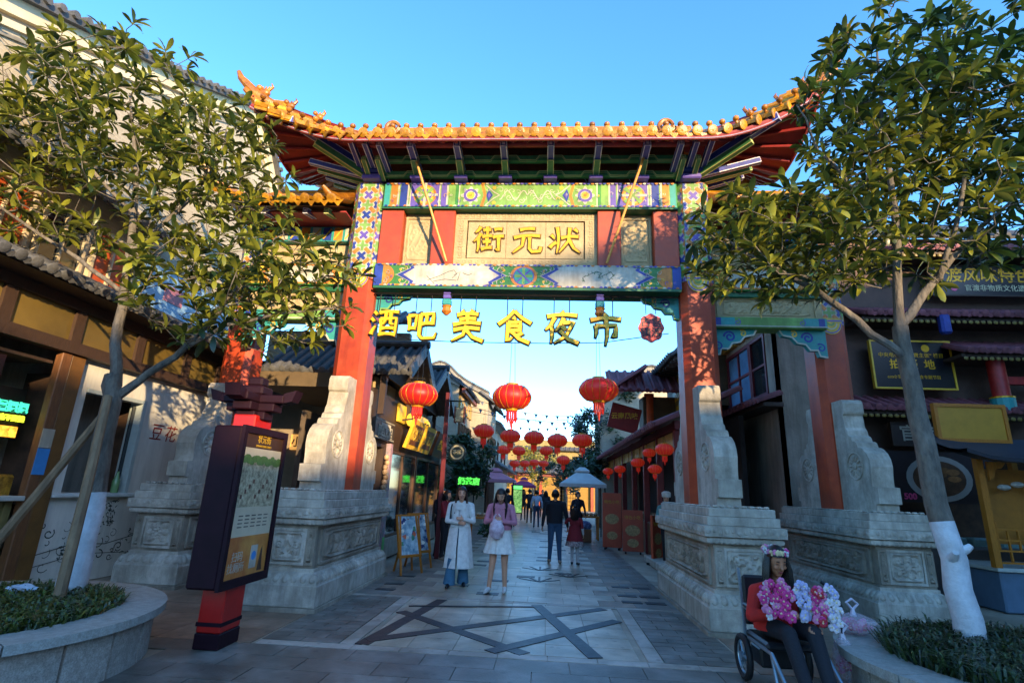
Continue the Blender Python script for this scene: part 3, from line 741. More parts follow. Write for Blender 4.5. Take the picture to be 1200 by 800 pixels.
# ================================================================== MAIN ROOF
XE=4.73; Y0=.45; YB=2*YC-Y0
def zeave(t,half):   # t: signed distance along the eave, corner lift
    a=max(0,abs(t)-(half-1.9)); return 7.15+(.165 if t<0 else .225)*a*a
def front_pt(x,k=0.0):
    """eave point; k=0 eave edge, 1 ridge"""
    y=Y0-.09*max(0,abs(x)-3.2)/1.35
    return Vector((x,y,zeave(x,XE)))
roof=obj('main_roof',None,gate)
RZ=7.95; RX=3.0
NX=64
def surf(x,v):
    """roof surface: v=0 at eave, 1 at ridge (front half)"""
    e=front_pt(x); xr=max(-RX,min(RX,x)); rp=Vector((xr+(x-xr)*.15,YC,RZ))
    p=e.lerp(rp,v); p.z=e.z+(RZ-e.z)*(v**1.25*.85+.15*v); return p
top=MB()
xs=[-XE+2*XE*i/NX for i in range(NX+1)]
for sgn in(1,-1):
    P=[]
    for v in np.linspace(0,1,9):
        row=[]
        for x in xs:
            p=surf(x,float(v)); 
            if sgn<0: p=Vector((p.x,2*YC-p.y,p.z))
            row.append(p)
        P.append(row if sgn>0 else row[::-1])
    top.grid(P)
# hip ends
def side_pt(y,s):
    t=(y-YC); a=max(0,abs(t)-.55); half=YC-Y0
    return Vector((s*(XE-.10*(1-min(1,abs(t)/half))),y,zeave(XE,XE)-( .62 if True else 0)*(1-min(1,abs(t)/(half+.05))**1.6)))
ysd=[Y0-.09+(2*(YC-Y0)+.18)*i/24 for i in range(25)]
for s in(-1,1):
    P=[]
    for v in np.linspace(0,1,7):
        P.append([side_pt(y,s).lerp(Vector((s*RX,YC,RZ)),float(v)) for y in ysd])
    top.grid([r[::-1] for r in P] if s>0 else P)
top.build('roof_bed',tileYd,roof,smooth=True)
# soffit boards below
sf=MB(); dn=Vector((0,0,-.05))
def soff_pt(x,v):
    e=front_pt(x)+dn; i=Vector((max(-2.7,min(2.7,x)),YC-.1,7.86)); p=e.lerp(i,v); return p
P=[[soff_pt(x,v) for x in xs] for v in(0,.35,.7,1)]
sf.grid([r[::-1] for r in P]); sf.grid([[Vector((p.x,2*YC-p.y,p.z)) for p in r] for r in P])
for s in(-1,1):
    P=[[ (side_pt(y,s)+dn).lerp(Vector((s*2.7,YC+max(-.1,min(.1,y-YC)),7.86)),v) for y in ysd] for v in(0,.5,1)]
    sf.grid(P if s>0 else [r[::-1] for r in P])
sf.build('soffit',soff,roof,smooth=True)
# fascia strip under the tiles
fa=MB()
for a,b in zip(xs[:-1],xs[1:]):
    p,q=front_pt(a)+Vector((0,.02,-.055)),front_pt(b)+Vector((0,.02,-.055)); fa.beam(p,q,.03,.10)
for s in(-1,1):
    for a,b in zip(ysd[:-1],ysd[1:]): fa.beam(side_pt(a,s)+Vector((-.02*s,0,-.055)),side_pt(b,s)+Vector((-.02*s,0,-.055)),.03,.10)
fa.build('fascia',soff,roof)
wl=MB()
for a,b in zip(xs[:-1],xs[1:]): wl.beam(front_pt(a)+Vector((0,.0,-.088)),front_pt(b)+Vector((0,0,-.088)),.012,.012)
for s in(-1,1):
    for a,b in zip(ysd[:-1],ysd[1:]): wl.beam(side_pt(a,s)+Vector((.0,0,-.088)),side_pt(b,s)+Vector((.0,0,-.088)),.012,.012)
wl.build('pale_edge_line',M('edge_line','9a8f9a',.5),roof)
# rafters on the soffit
raf=MB().tube([(0,0,0),(0,1,0)],.032,8).mesh('rafter_mesh',rafter,True)
for i in range(37):
    x=-4.3+8.6*i/36
    p=front_pt(x)+Vector((0,.05,-.085)); q=soff_pt(x,.62)+Vector((0,0,-.03)); d=q-p
    o=obj('rafter',raf,roof,p); o.rotation_euler=d.to_track_quat('Y','Z').to_euler(); o.scale=(1,d.length,1)
for s in(-1,1):
    for i in range(9):
        y=Y0+.15+ (2*(YC-Y0)-.3)*i/8
        p=side_pt(y,s)+Vector((-.05*s,0,-.085)); q=(side_pt(y,s)+dn).lerp(Vector((s*2.7,YC,7.84)),.6)+Vector((0,0,-.05)); d=q-p
        o=obj('rafter',raf,roof,p); o.rotation_euler=d.to_track_quat('Y','Z').to_euler(); o.scale=(1,d.length,1)
# purlin
MB().tube([(x,.86,7.27+max(0,abs(x)-2.7)**2*.2) for x in np.linspace(-3.9,3.9,24)],.07,10).build('eave_purlin',rafter,roof,smooth=True)
# --- eave tiles: cover tile with round end, hanging drip tile, ball nail
pr=[(-.075,0),(-.055,.055),(0,.078),(.055,.055),(.075,0),(.058,0),(.042,.042),(0,.06),(-.042,.042),(-.058,0)]
cov=MB().prism(pr,(0,0,0),X3,Z3,Y3*.55); cov.lathe([(.0,0),(.085,0),(.085,.02),(.06,.03),(.03,.025),(0,.035)],14,(0,0,.012),axis='Y')
covm=cov.mesh('cover_tile_mesh',tileY,True)
dr=MB(); dr.prism([(-.115,.03),(-.09,-.01),(-.06,-.03),(0,-.10),(.06,-.03),(.09,-.01),(.115,.03),(.06,.005),(0,-.005),(-.06,.005)],(0,-.015,0),X3,Z3,Y3*.02)
dr.prism([(-.115,.03),(-.06,.005),(0,-.005),(.06,.005),(.115,.03),(.06,-.012),(0,-.022),(-.06,-.012)],(0,.005,0),X3,Z3,Y3*.45)
drm=dr.mesh('drip_tile_mesh',tileY,True)
balm=MB().lathe([(0,0),(.026,.0),(.022,.03),(.042,.045),(.052,.072),(.042,.10),(.016,.115),(0,.12)],12).mesh('ball_nail_mesh',tileYd,True)
def eave_tile(p,tang,slope):
    y=slope.normalized(); x=(tang-y*tang.dot(y)).normalized(); z=x.cross(y)
    m=Matrix((x,y,z)).transposed().to_4x4()
    a=math.atan2
    for nm,me,off in(('cover_tile',covm,Vector((0,0,.03))),('drip_tile',drm,x*.115+Vector((0,0,.0)))):
        o=obj(nm,me,roof); mm=m.copy(); mm.translation=p+off; o.matrix_local=mm
    o=obj('ball_nail',balm,roof); mm=m.copy(); mm.translation=p+y*.10+z*.10; o.matrix_local=mm
N=40
for i in range(N):
    x=-XE+.1+(2*XE-.2)*i/(N-1)
    p=front_pt(x); tg=front_pt(x+.05)-front_pt(x-.05); sl=surf(x,.06)-p
    if abs(x)>2.2: sl=sl*.9+Vector((-math.copysign(.02,x)*max(0,abs(x)-2.2),0,0))
    eave_tile(p+Vector((0,-.01,0)),tg,sl)
for s in(-1,1):
    for i in range(12):
        y=Y0+.2+(2*(YC-Y0)-.4)*i/11
        p=side_pt(y,s); tg=(side_pt(y-.05*s*-1,s)-side_pt(y+.05*s*-1,s)); sl=(Vector((s*RX,YC+(y-YC)*.5,RZ))-p)*.1
        eave_tile(p+Vector((s*.01,0,0)),Vector((0,s,0))+Vector((0,0,tg.z/.1)),sl)
# ring ornaments standing on the eave
for x in(-2.28,2.28):
    p=surf(x,.09)+Vector((0,0,.18))
    MB().tube([(p.x+.11*math.cos(a),p.y,p.z+.11*math.sin(a)) for a in np.linspace(.2,6.1,20)],[.03+.03*i/19 for i in range(20)],8).ell((p.x-.05,p.y,p.z-.12),(.1,.06,.06)).build('dragon_ring',tileYd,roof,smooth=True)
# hip ridges with upturned tips and beasts
for s in(-1,1):
    for f in(1,-1):
        yy=lambda y:y if f>0 else 2*YC-y
        pts=[(s*5.06,yy(.28),8.45),(s*5.0,yy(.32),8.3),(s*4.88,yy(.35),8.13),(s*4.7,yy(.44),7.97),(s*4.45,yy(.58),7.85),(s*4.1,yy(.85),7.8),(s*3.65,yy(1.2),7.83),(s*3.0,yy(YC),8.0)]
        if s>0: pts[:4]=[(5.16,yy(.2),8.98),(5.08,yy(.26),8.68),(4.93,yy(.33),8.36),(4.72,yy(.43),8.08)]
        else: pts[:2]=[(-5.02,yy(.3),8.34),(-4.97,yy(.33),8.22)]
        MB().tube(pts,[.035,.06,.075,.085,.09,.09,.095,.1],8).tube([(a,b,c-.11) for a,b,c in pts[2:]],[.05,.09,.11,.11,.11,.11],8).build('hip_ridge',tileYd,roof,smooth=True)
        if f>0:
            for k,(x,y,z,sc) in enumerate(((4.6,.48,7.97,.95),(4.2,.66,7.86,.75),(3.75,.85,7.78,.7))):
                b=MB(); b.ell((s*x,y,z+.07*sc),(.11*sc,.07*sc,.085*sc)); b.ell((s*(x+.1*sc),y-.03,z+.16*sc),(.06*sc,.05*sc,.06*sc)); b.tube([(s*(x-.06),y,z+.12*sc),(s*(x-.14*sc),y,z+.2*sc),(s*(x-.1*sc),y,z+.28*sc)],[.03,.025,.008],6); b.tube([(s*(x+.06),y,z+.02),(s*(x+.1),y,z-.08)],.025,6)
                for q in range(3): b.tube([(s*(x-.05+.05*q),y,z+.12*sc),(s*(x-.07+.06*q),y,z+.22*sc)],[.03,.006],5)
                b.build('ridge_beast',tileYd,roof,smooth=True)
MB().box((0,YC,RZ+.06),(2*RX+.3,.28,.24),ch=.04).tube([(-RX,YC,RZ+.2),(RX,YC,RZ+.2)],.1,8).build('ridge',tileYd,roof)
# ================================================================== BRACKETS
def edged(mb,p,q,wd,ht,body,line,face=None,lw=.012):
    """square arm with painted edge lines and an outlined end face at p"""
    p,q=Vector(p),Vector(q); mb.beam(p,q,wd,ht,body)
    x=(q-p).normalized(); y=Z3.cross(x).normalized(); z=x.cross(y)
    for sy in(-1,1):
        for sz in(-1,1):
            o=y*sy*(wd/2-lw/2+.0015)+z*sz*(ht/2-lw/2+.0015); mb.beam(p+o-x*.001,q+o,lw,lw,line)
    for sy in(-1,1): o=y*sy*(wd/2-lw/2)-x*.002; mb.beam(p+o-z*ht/2,p+o+z*ht/2,lw,.006,line,up=x)
    for sz in(-1,1): o=z*sz*(ht/2-lw/2)-x*.002; mb.beam(p+o-y*wd/2,p+o+y*wd/2,lw,.006,line,up=x)
    mb.box(p-x*.002,(.004,wd*.45,ht*.45),line,rot=Matrix((x,y,z)).transposed())
navyL=M('bracket_line_white','e4e0f0',.5); grnL=M('bracket_line_yellow','d6d488',.5)
BM=[navy,navyL,dkgreen,grnL,purpP,blueP]
MB().b2((-2.85,YC-.06,6.86),(2.85,YC+.06,7.86)).build('bracket_wall',infill,gate)
for x in(-2.0,-1.2,-.4,.4,1.2,2.0):
    B=obj('bracket_set',None,gate)
    mb=MB(); mb.box((x,1.38,6.895),(.24,.24,.06),4,ch=.01); mb.b2((x-.055,1.36,6.92),(x+.055,1.5,7.12),5); 
    for sx in(-1,1): mb.b2((x+sx*.055-.006,1.354,6.92),(x+sx*.055+.006,1.37,7.12),1)
    mb.build('base_block',BM,B)
    mb=MB(); edged(mb,(x,1.02,7.09),(x,1.5,6.93),.11,.13,2,3); mb.build('lower_arm',BM,B)
    mb=MB(); edged(mb,(x,.71,7.17),(x,1.5,7.06),.11,.13,0,1); mb.build('upper_arm',BM,B)
# corner clusters
for s in(-1,1):
    B=obj('corner_bracket_set',None,gate)
    mb=MB(); mb.box((s*2.85,1.45,6.93),(.34,.34,.10),4,ch=.02); mb.box((s*2.85,1.45,7.04),(.42,.42,.1),0,ch=.03); mb.build('base_block',BM,B)
    for k,x in enumerate((2.55,2.8,3.05)):
        mb=MB(); edged(mb,(s*x,.71,7.18+.03*k),(s*x,1.45,7.06),.085,.11,0,1); mb.build('upper_arm',BM,B)
        if k<2: mb=MB(); edged(mb,(s*(x+.1),1.0,7.09),(s*(x+.1),1.45,6.95),.085,.11,2,3); mb.build('lower_arm',BM,B)
    for L,z0,z1,c in((1.45,7.40,7.12,0),(1.0,7.2,6.98,2)):
        mb=MB(); d=Vector((s*.72,-.7,0))*L; p=Vector((s*2.95,1.4,z1)); edged(mb,(p.x+d.x,p.y+d.y,z0),p,.1,.13,c,c+1); mb.build('diagonal_arm',BM,B)
    for k,y in enumerate((1.35,1.6,1.85,2.1)):
        mb=MB(); edged(mb,(s*(4.05-.06*k),y,7.26),(s*3.05,y+.05,7.0),.085,.1,0 if k%2==0 else 2,1 if k%2==0 else 3); mb.build('side_arm',BM,B)
# painted tie beams with trapezoid outlines, running between the sets
for y,z,c in((1.22,7.2,2),(1.39,7.0,2)):
    tb=MB(); tb.b2((-2.95,y-.05,z-.05),(2.95,y+.05,z+.05),c)
    for i in range(7):
        x=-2.8+.8*i
        pts=[(x+.06,.05),(x+.2,.05),(x+.26,-.04),(x+.54,-.04),(x+.6,.05),(x+.74,.05)] if c==2 else [(x+.06,-.04),(x+.74,-.04)]
        tb.ribbon(pts,.018,(0,y-.053,z),X3,Z3,c+1)
        tb.ribbon([(a,b-.035) for a,b in pts],.008,(0,y-.054,z),X3,Z3,c+1)
    tb.build('tie_beam',BM,gate)
for i in range(7):   # arched infill boards
    x=-2.4+.8*i
    if abs(x)>2.7: continue
    MB().prism([(-.3,0)]+arc(0,.1,.27,180,0,10,.22)+[(.3,0)],(x,1.66,6.865),X3,Z3,-Y3*.02).ribbon(arc(0,.1,.27,180,0,10,.22),.015,(x,1.637,6.865),X3,Z3,1).build('infill_board',[infill,navyL],gate)
# bamboo stays leaning from the eave to the lower beam
for a,b in(((-1.95,1.02,7.02),(-1.36,1.36,5.29)),((2.12,.9,7.5),(1.38,1.36,5.29))):
    MB().tube([a,b],.022,8).build('bamboo_pole',bamboo,label='thin bamboo pole leaning from eave to beam, '+('left' if a[0]<0 else 'right')+' of the gilt inscription',cat='pole')
# ================================================================== SIDE BAYS
for s in(-1,1):
    x0,x1=3.2,5.08
    sx=lambda a,b:(min(s*a,s*b),max(s*a,s*b))
    ya=1.95
    def sb(z0,z1,y0,y1,nm,m,xa=x0,xb=x1,par=gate):
        a,b=sx(xa,xb); return MB().b2((a,y0,z0),(b,y1,z1),ch=.01).build(nm,m,par)
    sb(4.98,5.4,ya-.2,ya+.2,'side_beam',greenP)
    pb=MB(); a,b=sx(x0,x1); c=(a+b)/2; yy=ya-.204
    pb.poly([(a,5.0),(b,5.0),(b,5.38),(a,5.38)],(0,yy,0),X3,Z3,5); pb.poly([(c-.55,5.0),(c+.55,5.0),(c+.75,5.19),(c+.55,5.38),(c-.55,5.38),(c-.75,5.19)],(0,yy-.002,0),X3,Z3,2); pb.poly([(c-.5,5.03),(c+.5,5.03),(c+.66,5.19),(c+.5,5.35),(c-.5,5.35),(c-.66,5.19)],(0,yy-.004,0),X3,Z3,3)
    for k in(-.85,.85): pb.ribbon(spiral(c+k,5.19,.02,.14,0,1.4),.03,(0,yy-.005,0),X3,Z3,0)
    pb.build('painted_decoration',PM,gate)
    sb(4.88,4.978,ya-.14,ya+.14,'dark_strip',greenD)
    o=panel_obj('dragon',1.6,.3,(c,ya-.06,4.71),X3,-Y3,gate,panelS,3,.02,name='side_carved_panel'); sb(4.52,4.88,ya-.055,ya+.05,'panel_backing',panelS)
    sb(4.33,4.52,ya-.16,ya+.16,'tie_beam_low',greenL)
    pb=MB(); yy=ya-.164
    pb.poly([(a,4.345),(b,4.345),(b,4.505),(a,4.505)],(0,yy,0),X3,Z3,0)
    for k in(-1,1):
        e=c+k*.75; pb.poly([(e-.18,4.345),(e+.18,4.345),(e+.18,4.505),(e-.18,4.505)],(0,yy-.002,0),X3,Z3,7); pb.ribbon(spiral(e-k*.22,4.425,.01,.06,0,1.2),.015,(0,yy-.003,0),X3,Z3,4); pb.poly([(e+k*.1-.05,4.345),(e+k*.1+.05,4.345),(e+k*.1+.05,4.505),(e+k*.1-.05,4.505)],(0,yy-.004,0),X3,Z3,1)
    pb.ribbon([(a,4.36),(b,4.36)],.02,(0,yy-.005,0),X3,Z3,3)
    pb.build('painted_decoration',PM,gate)
    # cloud-shaped corner braces
    for xx,dr_ in((x0,1),(x1,-1)):
        cb=MB(); prof2=[(0,0),(.75,0),(.7,-.09),(.55,-.12),(.47,-.22),(.34,-.24),(.27,-.34),(.15,-.34),(.12,-.44),(0,-.46)]
        cb.prism([(s*dr_*p,q) for p,q in prof2],(s*xx,ya-.06,4.325),X3,Z3,Y3*.12,7)
        n=-.064
        cb.ribbon([(s*dr_*p,q) for p,q in prof2[1:]],.03,(s*xx,ya-.0625,4.325),X3,Z3,3)
        cb.ribbon(spiral(s*dr_*.3,-.13,.02,.1,0,1.5),.035,(s*xx,ya-.064,4.325),X3,Z3,1); cb.ribbon(spiral(s*dr_*.52,-.07,.01,.06,1,1.2),.025,(s*xx,ya-.064,4.325),X3,Z3,5); cb.ribbon(spiral(s*dr_*.1,-.3,.01,.08,1,1.2),.025,(s*xx,ya-.064,4.325),X3,Z3,1)
        cb.build('corner_brace',PM,gate)
    # upper stone and small painted frieze under the side roof
    sb(5.4,5.85,ya-.05,ya+.05,'side_inscription_wall',panelS)
    sb(5.85,6.15,ya-.18,ya+.18,'side_upper_beam',tealP)
    pb=MB(); yy=ya-.184
    for k in range(9):
        e=a+(b-a)*(k+.5)/9; pb.poly([(e-.08,5.87),(e+.08,5.87),(e+.08,6.13),(e-.08,6.13)],(0,yy,0),X3,Z3,k%3+1); pb.ribbon([(e-.07,5.9),(e+.07,6.1)],.03,(0,yy-.003,0),X3,Z3,5)
    pb.build('painted_decoration',PM,gate)
    # lower yellow roof over the bay
    SR=obj('side_roof',None,gate)
    e0,e1=sx(3.22,5.75); half=lambda x:max(0,abs(x)-4.6)
    bed=MB(); xs2=np.linspace(e0,e1,20)
    ez=lambda x:6.22+.28*half(x)**2; ey=.95
    for f in(1,-1):
        P=[[Vector((x,ya+(ey-ya)*(1-v)*f,ez(x)+(6.72-ez(x))*v)) for x in xs2] for v in(0,.5,1)]
        bed.grid(P if f>0 else [r[::-1] for r in P]); bed.grid([[p+Vector((0,0,-.1)) for p in r] for r in (P[::-1] if f>0 else [q[::-1] for q in P[::-1]])])
    bed.build('roof_bed',tileYd,SR)
    for i in range(11):
        x=s*(3.35+i*.235); p=Vector((x,ey-.01,ez(x)))
        sl=Vector((0,1,.45)); yv=sl.normalized(); tg=Vector((1,0,(ez(x+.05)-ez(x-.05))/.1)); xv=(tg-yv*tg.dot(yv)).normalized(); zv=xv.cross(yv); m=Matrix((xv,yv,zv)).transposed().to_4x4()
        for nm,me,off in(('cover_tile',covm,Vector((0,0,.03))),('drip_tile',drm,xv*.115)):
            o=obj(nm,me,SR); mm=m.copy(); mm.translation=p+off; o.matrix_local=mm
    rg=MB(); rg.b2((min(s*3.2,s*4.95),ya-.1,6.68),(max(s*3.2,s*4.95),ya+.1,6.92),ch=.02)
    rg.tube([(s*3.2,ya,6.95),(s*4.9,ya,6.95)],.07,8)
    rg.build('ridge',tileY,SR)
    MB().tube([(s*4.85,ya,6.9),(s*5.1,ya-.15,6.72),(s*5.35,ya-.5,6.55),(s*5.65,ya-.95,6.72),(s*5.8,ya-1.1,6.98)],[.12,.1,.09,.07,.03],8).build('hip_ridge',tileYd,SR,smooth=True)
    MB().tube([(s*3.25,ya-.05,6.85),(s*3.3,1.6,6.66),(s*3.35,1.2,6.42),(s*3.42,.95,6.35),(s*3.5,.85,6.45)],[.1,.09,.09,.07,.03],8).build('hip_ridge',tileYd,SR,smooth=True)
    for k in range(5):
        x=s*(3.5+k*.38); mb=MB(); edged(mb,(x,1.12,6.12),(x,1.85,6.3),.08,.1,0 if k%2 else 2,1 if k%2 else 3); mb.build('bracket_arm',BM,gate)
    MB().b2((min(s*3.2,s*5.3),1.25,6.16),(max(s*3.2,s*5.3),1.9,6.19)).build('side_soffit',soff,gate)
    # inner cloud braces under the lower main beam
    cb=MB(); prof2=[(0,0),(.62,0),(.58,-.07),(.45,-.1),(.4,-.17),(.28,-.19),(.22,-.27),(.1,-.27),(.08,-.36),(0,-.38)]
    cb.prism([(-s*p,q) for p,q in prof2],(s*2.62,YC-.06,4.79),X3,Z3,Y3*.12,7); cb.ribbon([(-s*p,q) for p,q in prof2[1:]],.03,(s*2.62,YC-.063,4.79),X3,Z3,0)
    cb.ribbon(spiral(-s*.22,-.1,.02,.08,0,1.5),.03,(s*2.62,YC-.065,4.79),X3,Z3,1); cb.ribbon(spiral(-s*.42,-.05,.01,.05,1,1.2),.02,(s*2.62,YC-.065,4.79),X3,Z3,5)
    cb.build('corner_brace',PM,gate)
# ================================================================== HANGING SIGN
sg=thing('hanging_character_sign','yellow brush characters 酒吧美食夜市 hung on wires under the archway beam','sign',(0,1.5,4.74))
sgY=M('sign_yellow','d8a800',.45,.1,8); sgE=M('sign_edge_dark','1c2417',.5)
MB().tube([(-2.6,0,.0),(2.55,0,.0)],.018,6).build('hanging_rail',iron,sg)
for i,(ch,x,sz) in enumerate((('酒',-2.36,.5),('吧',-1.72,.55),('美',-.95,.58),('食',-.15,.58),('夜',.64,.58),('市',1.36,.55))):
    mb=MB(); brush(ch,sz,(x-sz/2,0,-.86+(.06 if i==0 else .0)),X3,-Y3,mb,0,.05,.108,1); mb.build('character',[sgY,sgE],sg)
    for dx in(-.13,.13): MB().tube([(x+dx,.02,0),(x+dx,.02,-.42)],.009,5).build('hanging_rod',iron,sg)
MB().tube([(-2.6,.03,-.55),(-1.9,.03,-.82),(-.9,.03,-.84),(.4,.03,-.83),(1.3,.03,-.8),(2.4,.03,-.62)],.008,5).build('tie_wire',iron,sg)
md=thing('red_medallion','scalloped red medallion reading 官渡古镇 hung at the right end of the sign','medallion',(2.11,1.48,4.2))
mr=M('medallion_red','c8433a',.5,.1,8)
MB().prism([((.20+.012*math.cos(8*t))*math.cos(t),(.24+.012*math.cos(8*t))*math.sin(t)) for t in np.linspace(0,6.283,41)[:-1]],(0,0,0),X3,Z3,Y3*.03).build('disc',mr,md)
MB().tube([(-.08,0,.24),(-.08,0,.54)],.007,5).tube([(.08,0,.24),(.08,0,.54)],.007,5).build('hanger',iron,md)
text('古官\n镇渡',.175,(0,-.004,.0),m=black,parent=md,ext=.003,bold=.002)
# hanging carved posts below the beam
for x in(-1.33,1.28): MB().box((x,1.55,4.73),(.13,.13,.13),0,ch=.01).box((x,1.55,4.6),(.15,.15,.12),1,ch=.02).lathe([(.03,-.16),(.09,-.1),(.07,-.03),(.09,0)],8,(x,1.55,4.54),mi=2).build('pendant_post',[purpP,tealP,orangeP],gate)
# ================================================================== LANTERNS
lanR=M('lantern_red_silk','b3130f',.5,.12,5); lanR.node_tree.nodes['Principled BSDF'].inputs['Emission Color'].default_value=(1,.05,.02,1); lanR.node_tree.nodes['Principled BSDF'].inputs['Emission Strength'].default_value=.03
lanG=M('lantern_gold_rib','c98a20',.4,.1,8,metal=.4)
def lantern_mesh():
    n=24; prof=[(.09,-.2),(.19,-.185),(.26,-.13),(.305,-.06),(.32,0),(.305,.06),(.26,.13),(.19,.185),(.09,.2)]
    mb=MB(); vs=[];fs=[]
    for r,z in prof:
        for k in range(48):
            a=2*PI*k/48; q=r*(1+.025*abs(math.sin(a*8))-.012); vs.append((q*math.cos(a),q*math.sin(a),z))
    for i in range(len(prof)-1):
        for k in range(48): a=i*48+k;b=i*48+(k+1)%48; fs.append((a,b,b+48,a+48))
    mb._add(vs,fs); return mb.mesh('lantern_body_mesh',lanR,True)
_lb=lantern_mesh()
_rb=MB()
for k in range(16):
    a=2*PI*(k)/16; _rb.tube([(q*math.cos(a),q*math.sin(a),z) for q,z in((.1,-.2),(.2,-.185),(.262,-.13),(.306,-.06),(.32,0),(.306,.06),(.262,.13),(.2,.185),(.1,.2))],.0045,4)
_rbm=_rb.mesh('lantern_rib_mesh',lanG)
_cpm=MB().lathe([(.1,-.235),(.11,-.19),(.1,-.19)],16).mesh('lantern_ring_mesh',lanG); _cpt=MB().lathe([(.1,.19),(.11,.19),(.1,.235)],16).mesh('lantern_cap_mesh',lanG)
_ts=MB()
for k in range(14):
    a=2*PI*k/14; _ts.tube([(.075*math.cos(a),.075*math.sin(a),-.23),(.08*math.cos(a),.08*math.sin(a),-.36),(.07*math.cos(a+.3),.07*math.sin(a+.3),-.44)],[.014,.012,.004],5)
_ts.tube([(0,0,-.4),(0,0,-.56)],[.03,.008],6)
_tsm=_ts.mesh('lantern_tassel_mesh',lanR)
def lantern(x,y,z,sc,label,group,wire=0):
    t=thing('red_lantern',label,'lantern',(x,y,z),rnd.uniform(0,1),group); t.scale=(sc,sc,sc*.93*rnd.uniform(.95,1.05)); t.rotation_euler=(rnd.uniform(-.05,.05),rnd.uniform(-.05,.05),rnd.uniform(0,1))
    obj('body',_lb,t); obj('ribs',_rbm,t,kind='stuff'); obj('base_ring',_cpm,t); obj('cap',_cpt,t); obj('tassel',_tsm,t)
    if wire: MB().tube([(-.05,0,.22),(-.015,0,.22+wire)],.004,4).tube([(.05,0,.22),(.015,0,.22+wire)],.004,4).build('hanging_wire',iron,t)
    return t
for (x,z,l) in((-1.74,3.03,'left'),(-.16,3.03,'middle'),(1.27,3.19,'right')):
    lantern(x,1.75,z,1.02,'large red silk lantern with tassel under the arch, '+l+' of the three','large lanterns under the arch',1.3)
g2='lanterns strung over the street'
for x,y,z,sc,l in(
  (-1.51,9.5,3.26,1.0,'leftmost of the first street row, by the round sign'),
  (-0.69,9.6,3.14,1.0,'second from left in the first street row'),
  (0.04,9.8,3.13,1.0,'third in the first street row, mid-street'),
  (0.77,10.0,3.09,1.0,'fourth in the first street row'),
  (1.53,9.8,3.1,1.0,'rightmost of the first street row, by the dark tree'),
  (-1.43,16.5,3.2,0.95,'smaller, leftmost of the second street row'),
  (-0.81,17.5,3.25,0.95,'smaller, second in the second street row'),
  (0.42,17.5,3.3,0.95,'smaller, rightmost of the second street row'),
  (1.19,17.5,2.91,0.95,'smaller, hanging lowest beside the dark tree'),
  (-1.36,24.0,2.98,0.95,'tiny, leftmost of the farthest row'),
  (-0.8,24.5,3.03,0.95,'tiny, second in the farthest row'),
  (-0.27,25.0,3.12,0.95,'tiny, third in the farthest row'),
  (0.28,25.0,3.09,0.95,'tiny, rightmost of the farthest row'),
): lantern(x,y,z,sc,'red street lantern, '+l,g2,.5 if y<12 else .4)
# ================================================================== BUILDING HELPERS
def brickmat(name,c1,c2,mortar,axis='X',scale=1.0,bw=.26,bh=.07):
    if name in MT: return MT[name]
    m=M(name,c1,.88,.15,4,.2,40,dirt=.25); n=m.node_tree.nodes; l=m.node_tree.links; b=n['Principled BSDF']
    g=n.new('ShaderNodeNewGeometry'); sp=n.new('ShaderNodeSeparateXYZ'); cb=n.new('ShaderNodeCombineXYZ')
    l.new(g.outputs['Position'],sp.inputs[0]); l.new(sp.outputs['Y' if axis=='X' else 'X'],cb.inputs[0]); l.new(sp.outputs['Z'],cb.inputs[1])
    br=n.new('ShaderNodeTexBrick'); br.inputs['Color1'].default_value=lin(c1); br.inputs['Color2'].default_value=lin(c2); br.inputs['Mortar'].default_value=lin(mortar)
    br.inputs['Scale'].default_value=scale; br.inputs['Mortar Size'].default_value=.006; br.inputs['Brick Width'].default_value=bw; br.inputs['Row Height'].default_value=bh
    l.new(cb.outputs[0],br.inputs['Vector'])
    old=b.inputs['Base Color'].links[0].from_socket
    mx=n.new('ShaderNodeMix'); mx.data_type='RGBA'; mx.blend_type='MIX'; mx.inputs['Factor'].default_value=.55
    l.new(br.outputs['Color'],mx.inputs['A']); l.new(old,mx.inputs['B']); l.new(mx.outputs['Result'],b.inputs['Base Color'])
    return m
brickX=brickmat('grey_brick_x','b0a48e','bfb39c','cfc4ac','X'); brickY=brickmat('grey_brick_y','a99c86','b8ab94','c8bca4','Y')
winG=glass('window_glass_dark','1c2226',.06); winB=glass('window_glass_blue','5f88b0',.05)
def frame_of(o,u,v,n):
    u,v,n=Vector(u).normalized(),Vector(v).normalized(),Vector(n).normalized(); return Vector(o),u,v,n
def pbox(mb,o,u,n,a,b,c,d,t0,t1,mi=0):
    """box on a vertical plane: u-range a..b, z-range c..d, depth along n t0..t1"""
    o,u,n=Vector(o),Vector(u),Vector(n)
    p=[o+u*x+Z3*z+n*t for x in(a,b) for z in(c,d) for t in(t0,t1)]
    return mb._add(p,[(0,1,3,2),(4,6,7,5),(0,4,5,1),(2,3,7,6),(0,2,6,4),(1,5,7,3)],mi)
def wall_open(name,o,u,n,L,z0,z1,holes,m,parent,th=.2):
    """wall slab with rectangular openings, built from butted pieces"""
    us=sorted({0,L,*[h[0] for h in holes],*[h[1] for h in holes]}); mb=MB()
    for a,b in zip(us[:-1],us[1:]):
        cut=sorted([(h[2],h[3]) for h in holes if h[0]<=a+1e-6 and h[1]>=b-1e-6]); z=z0
        for c,d in cut:
            if c>z: pbox(mb,o,u,n,a,b,z,c,-th,0)
            z=d
        if z<z1: pbox(mb,o,u,n,a,b,z,z1,-th,0)
    return mb.build(name,m,parent)
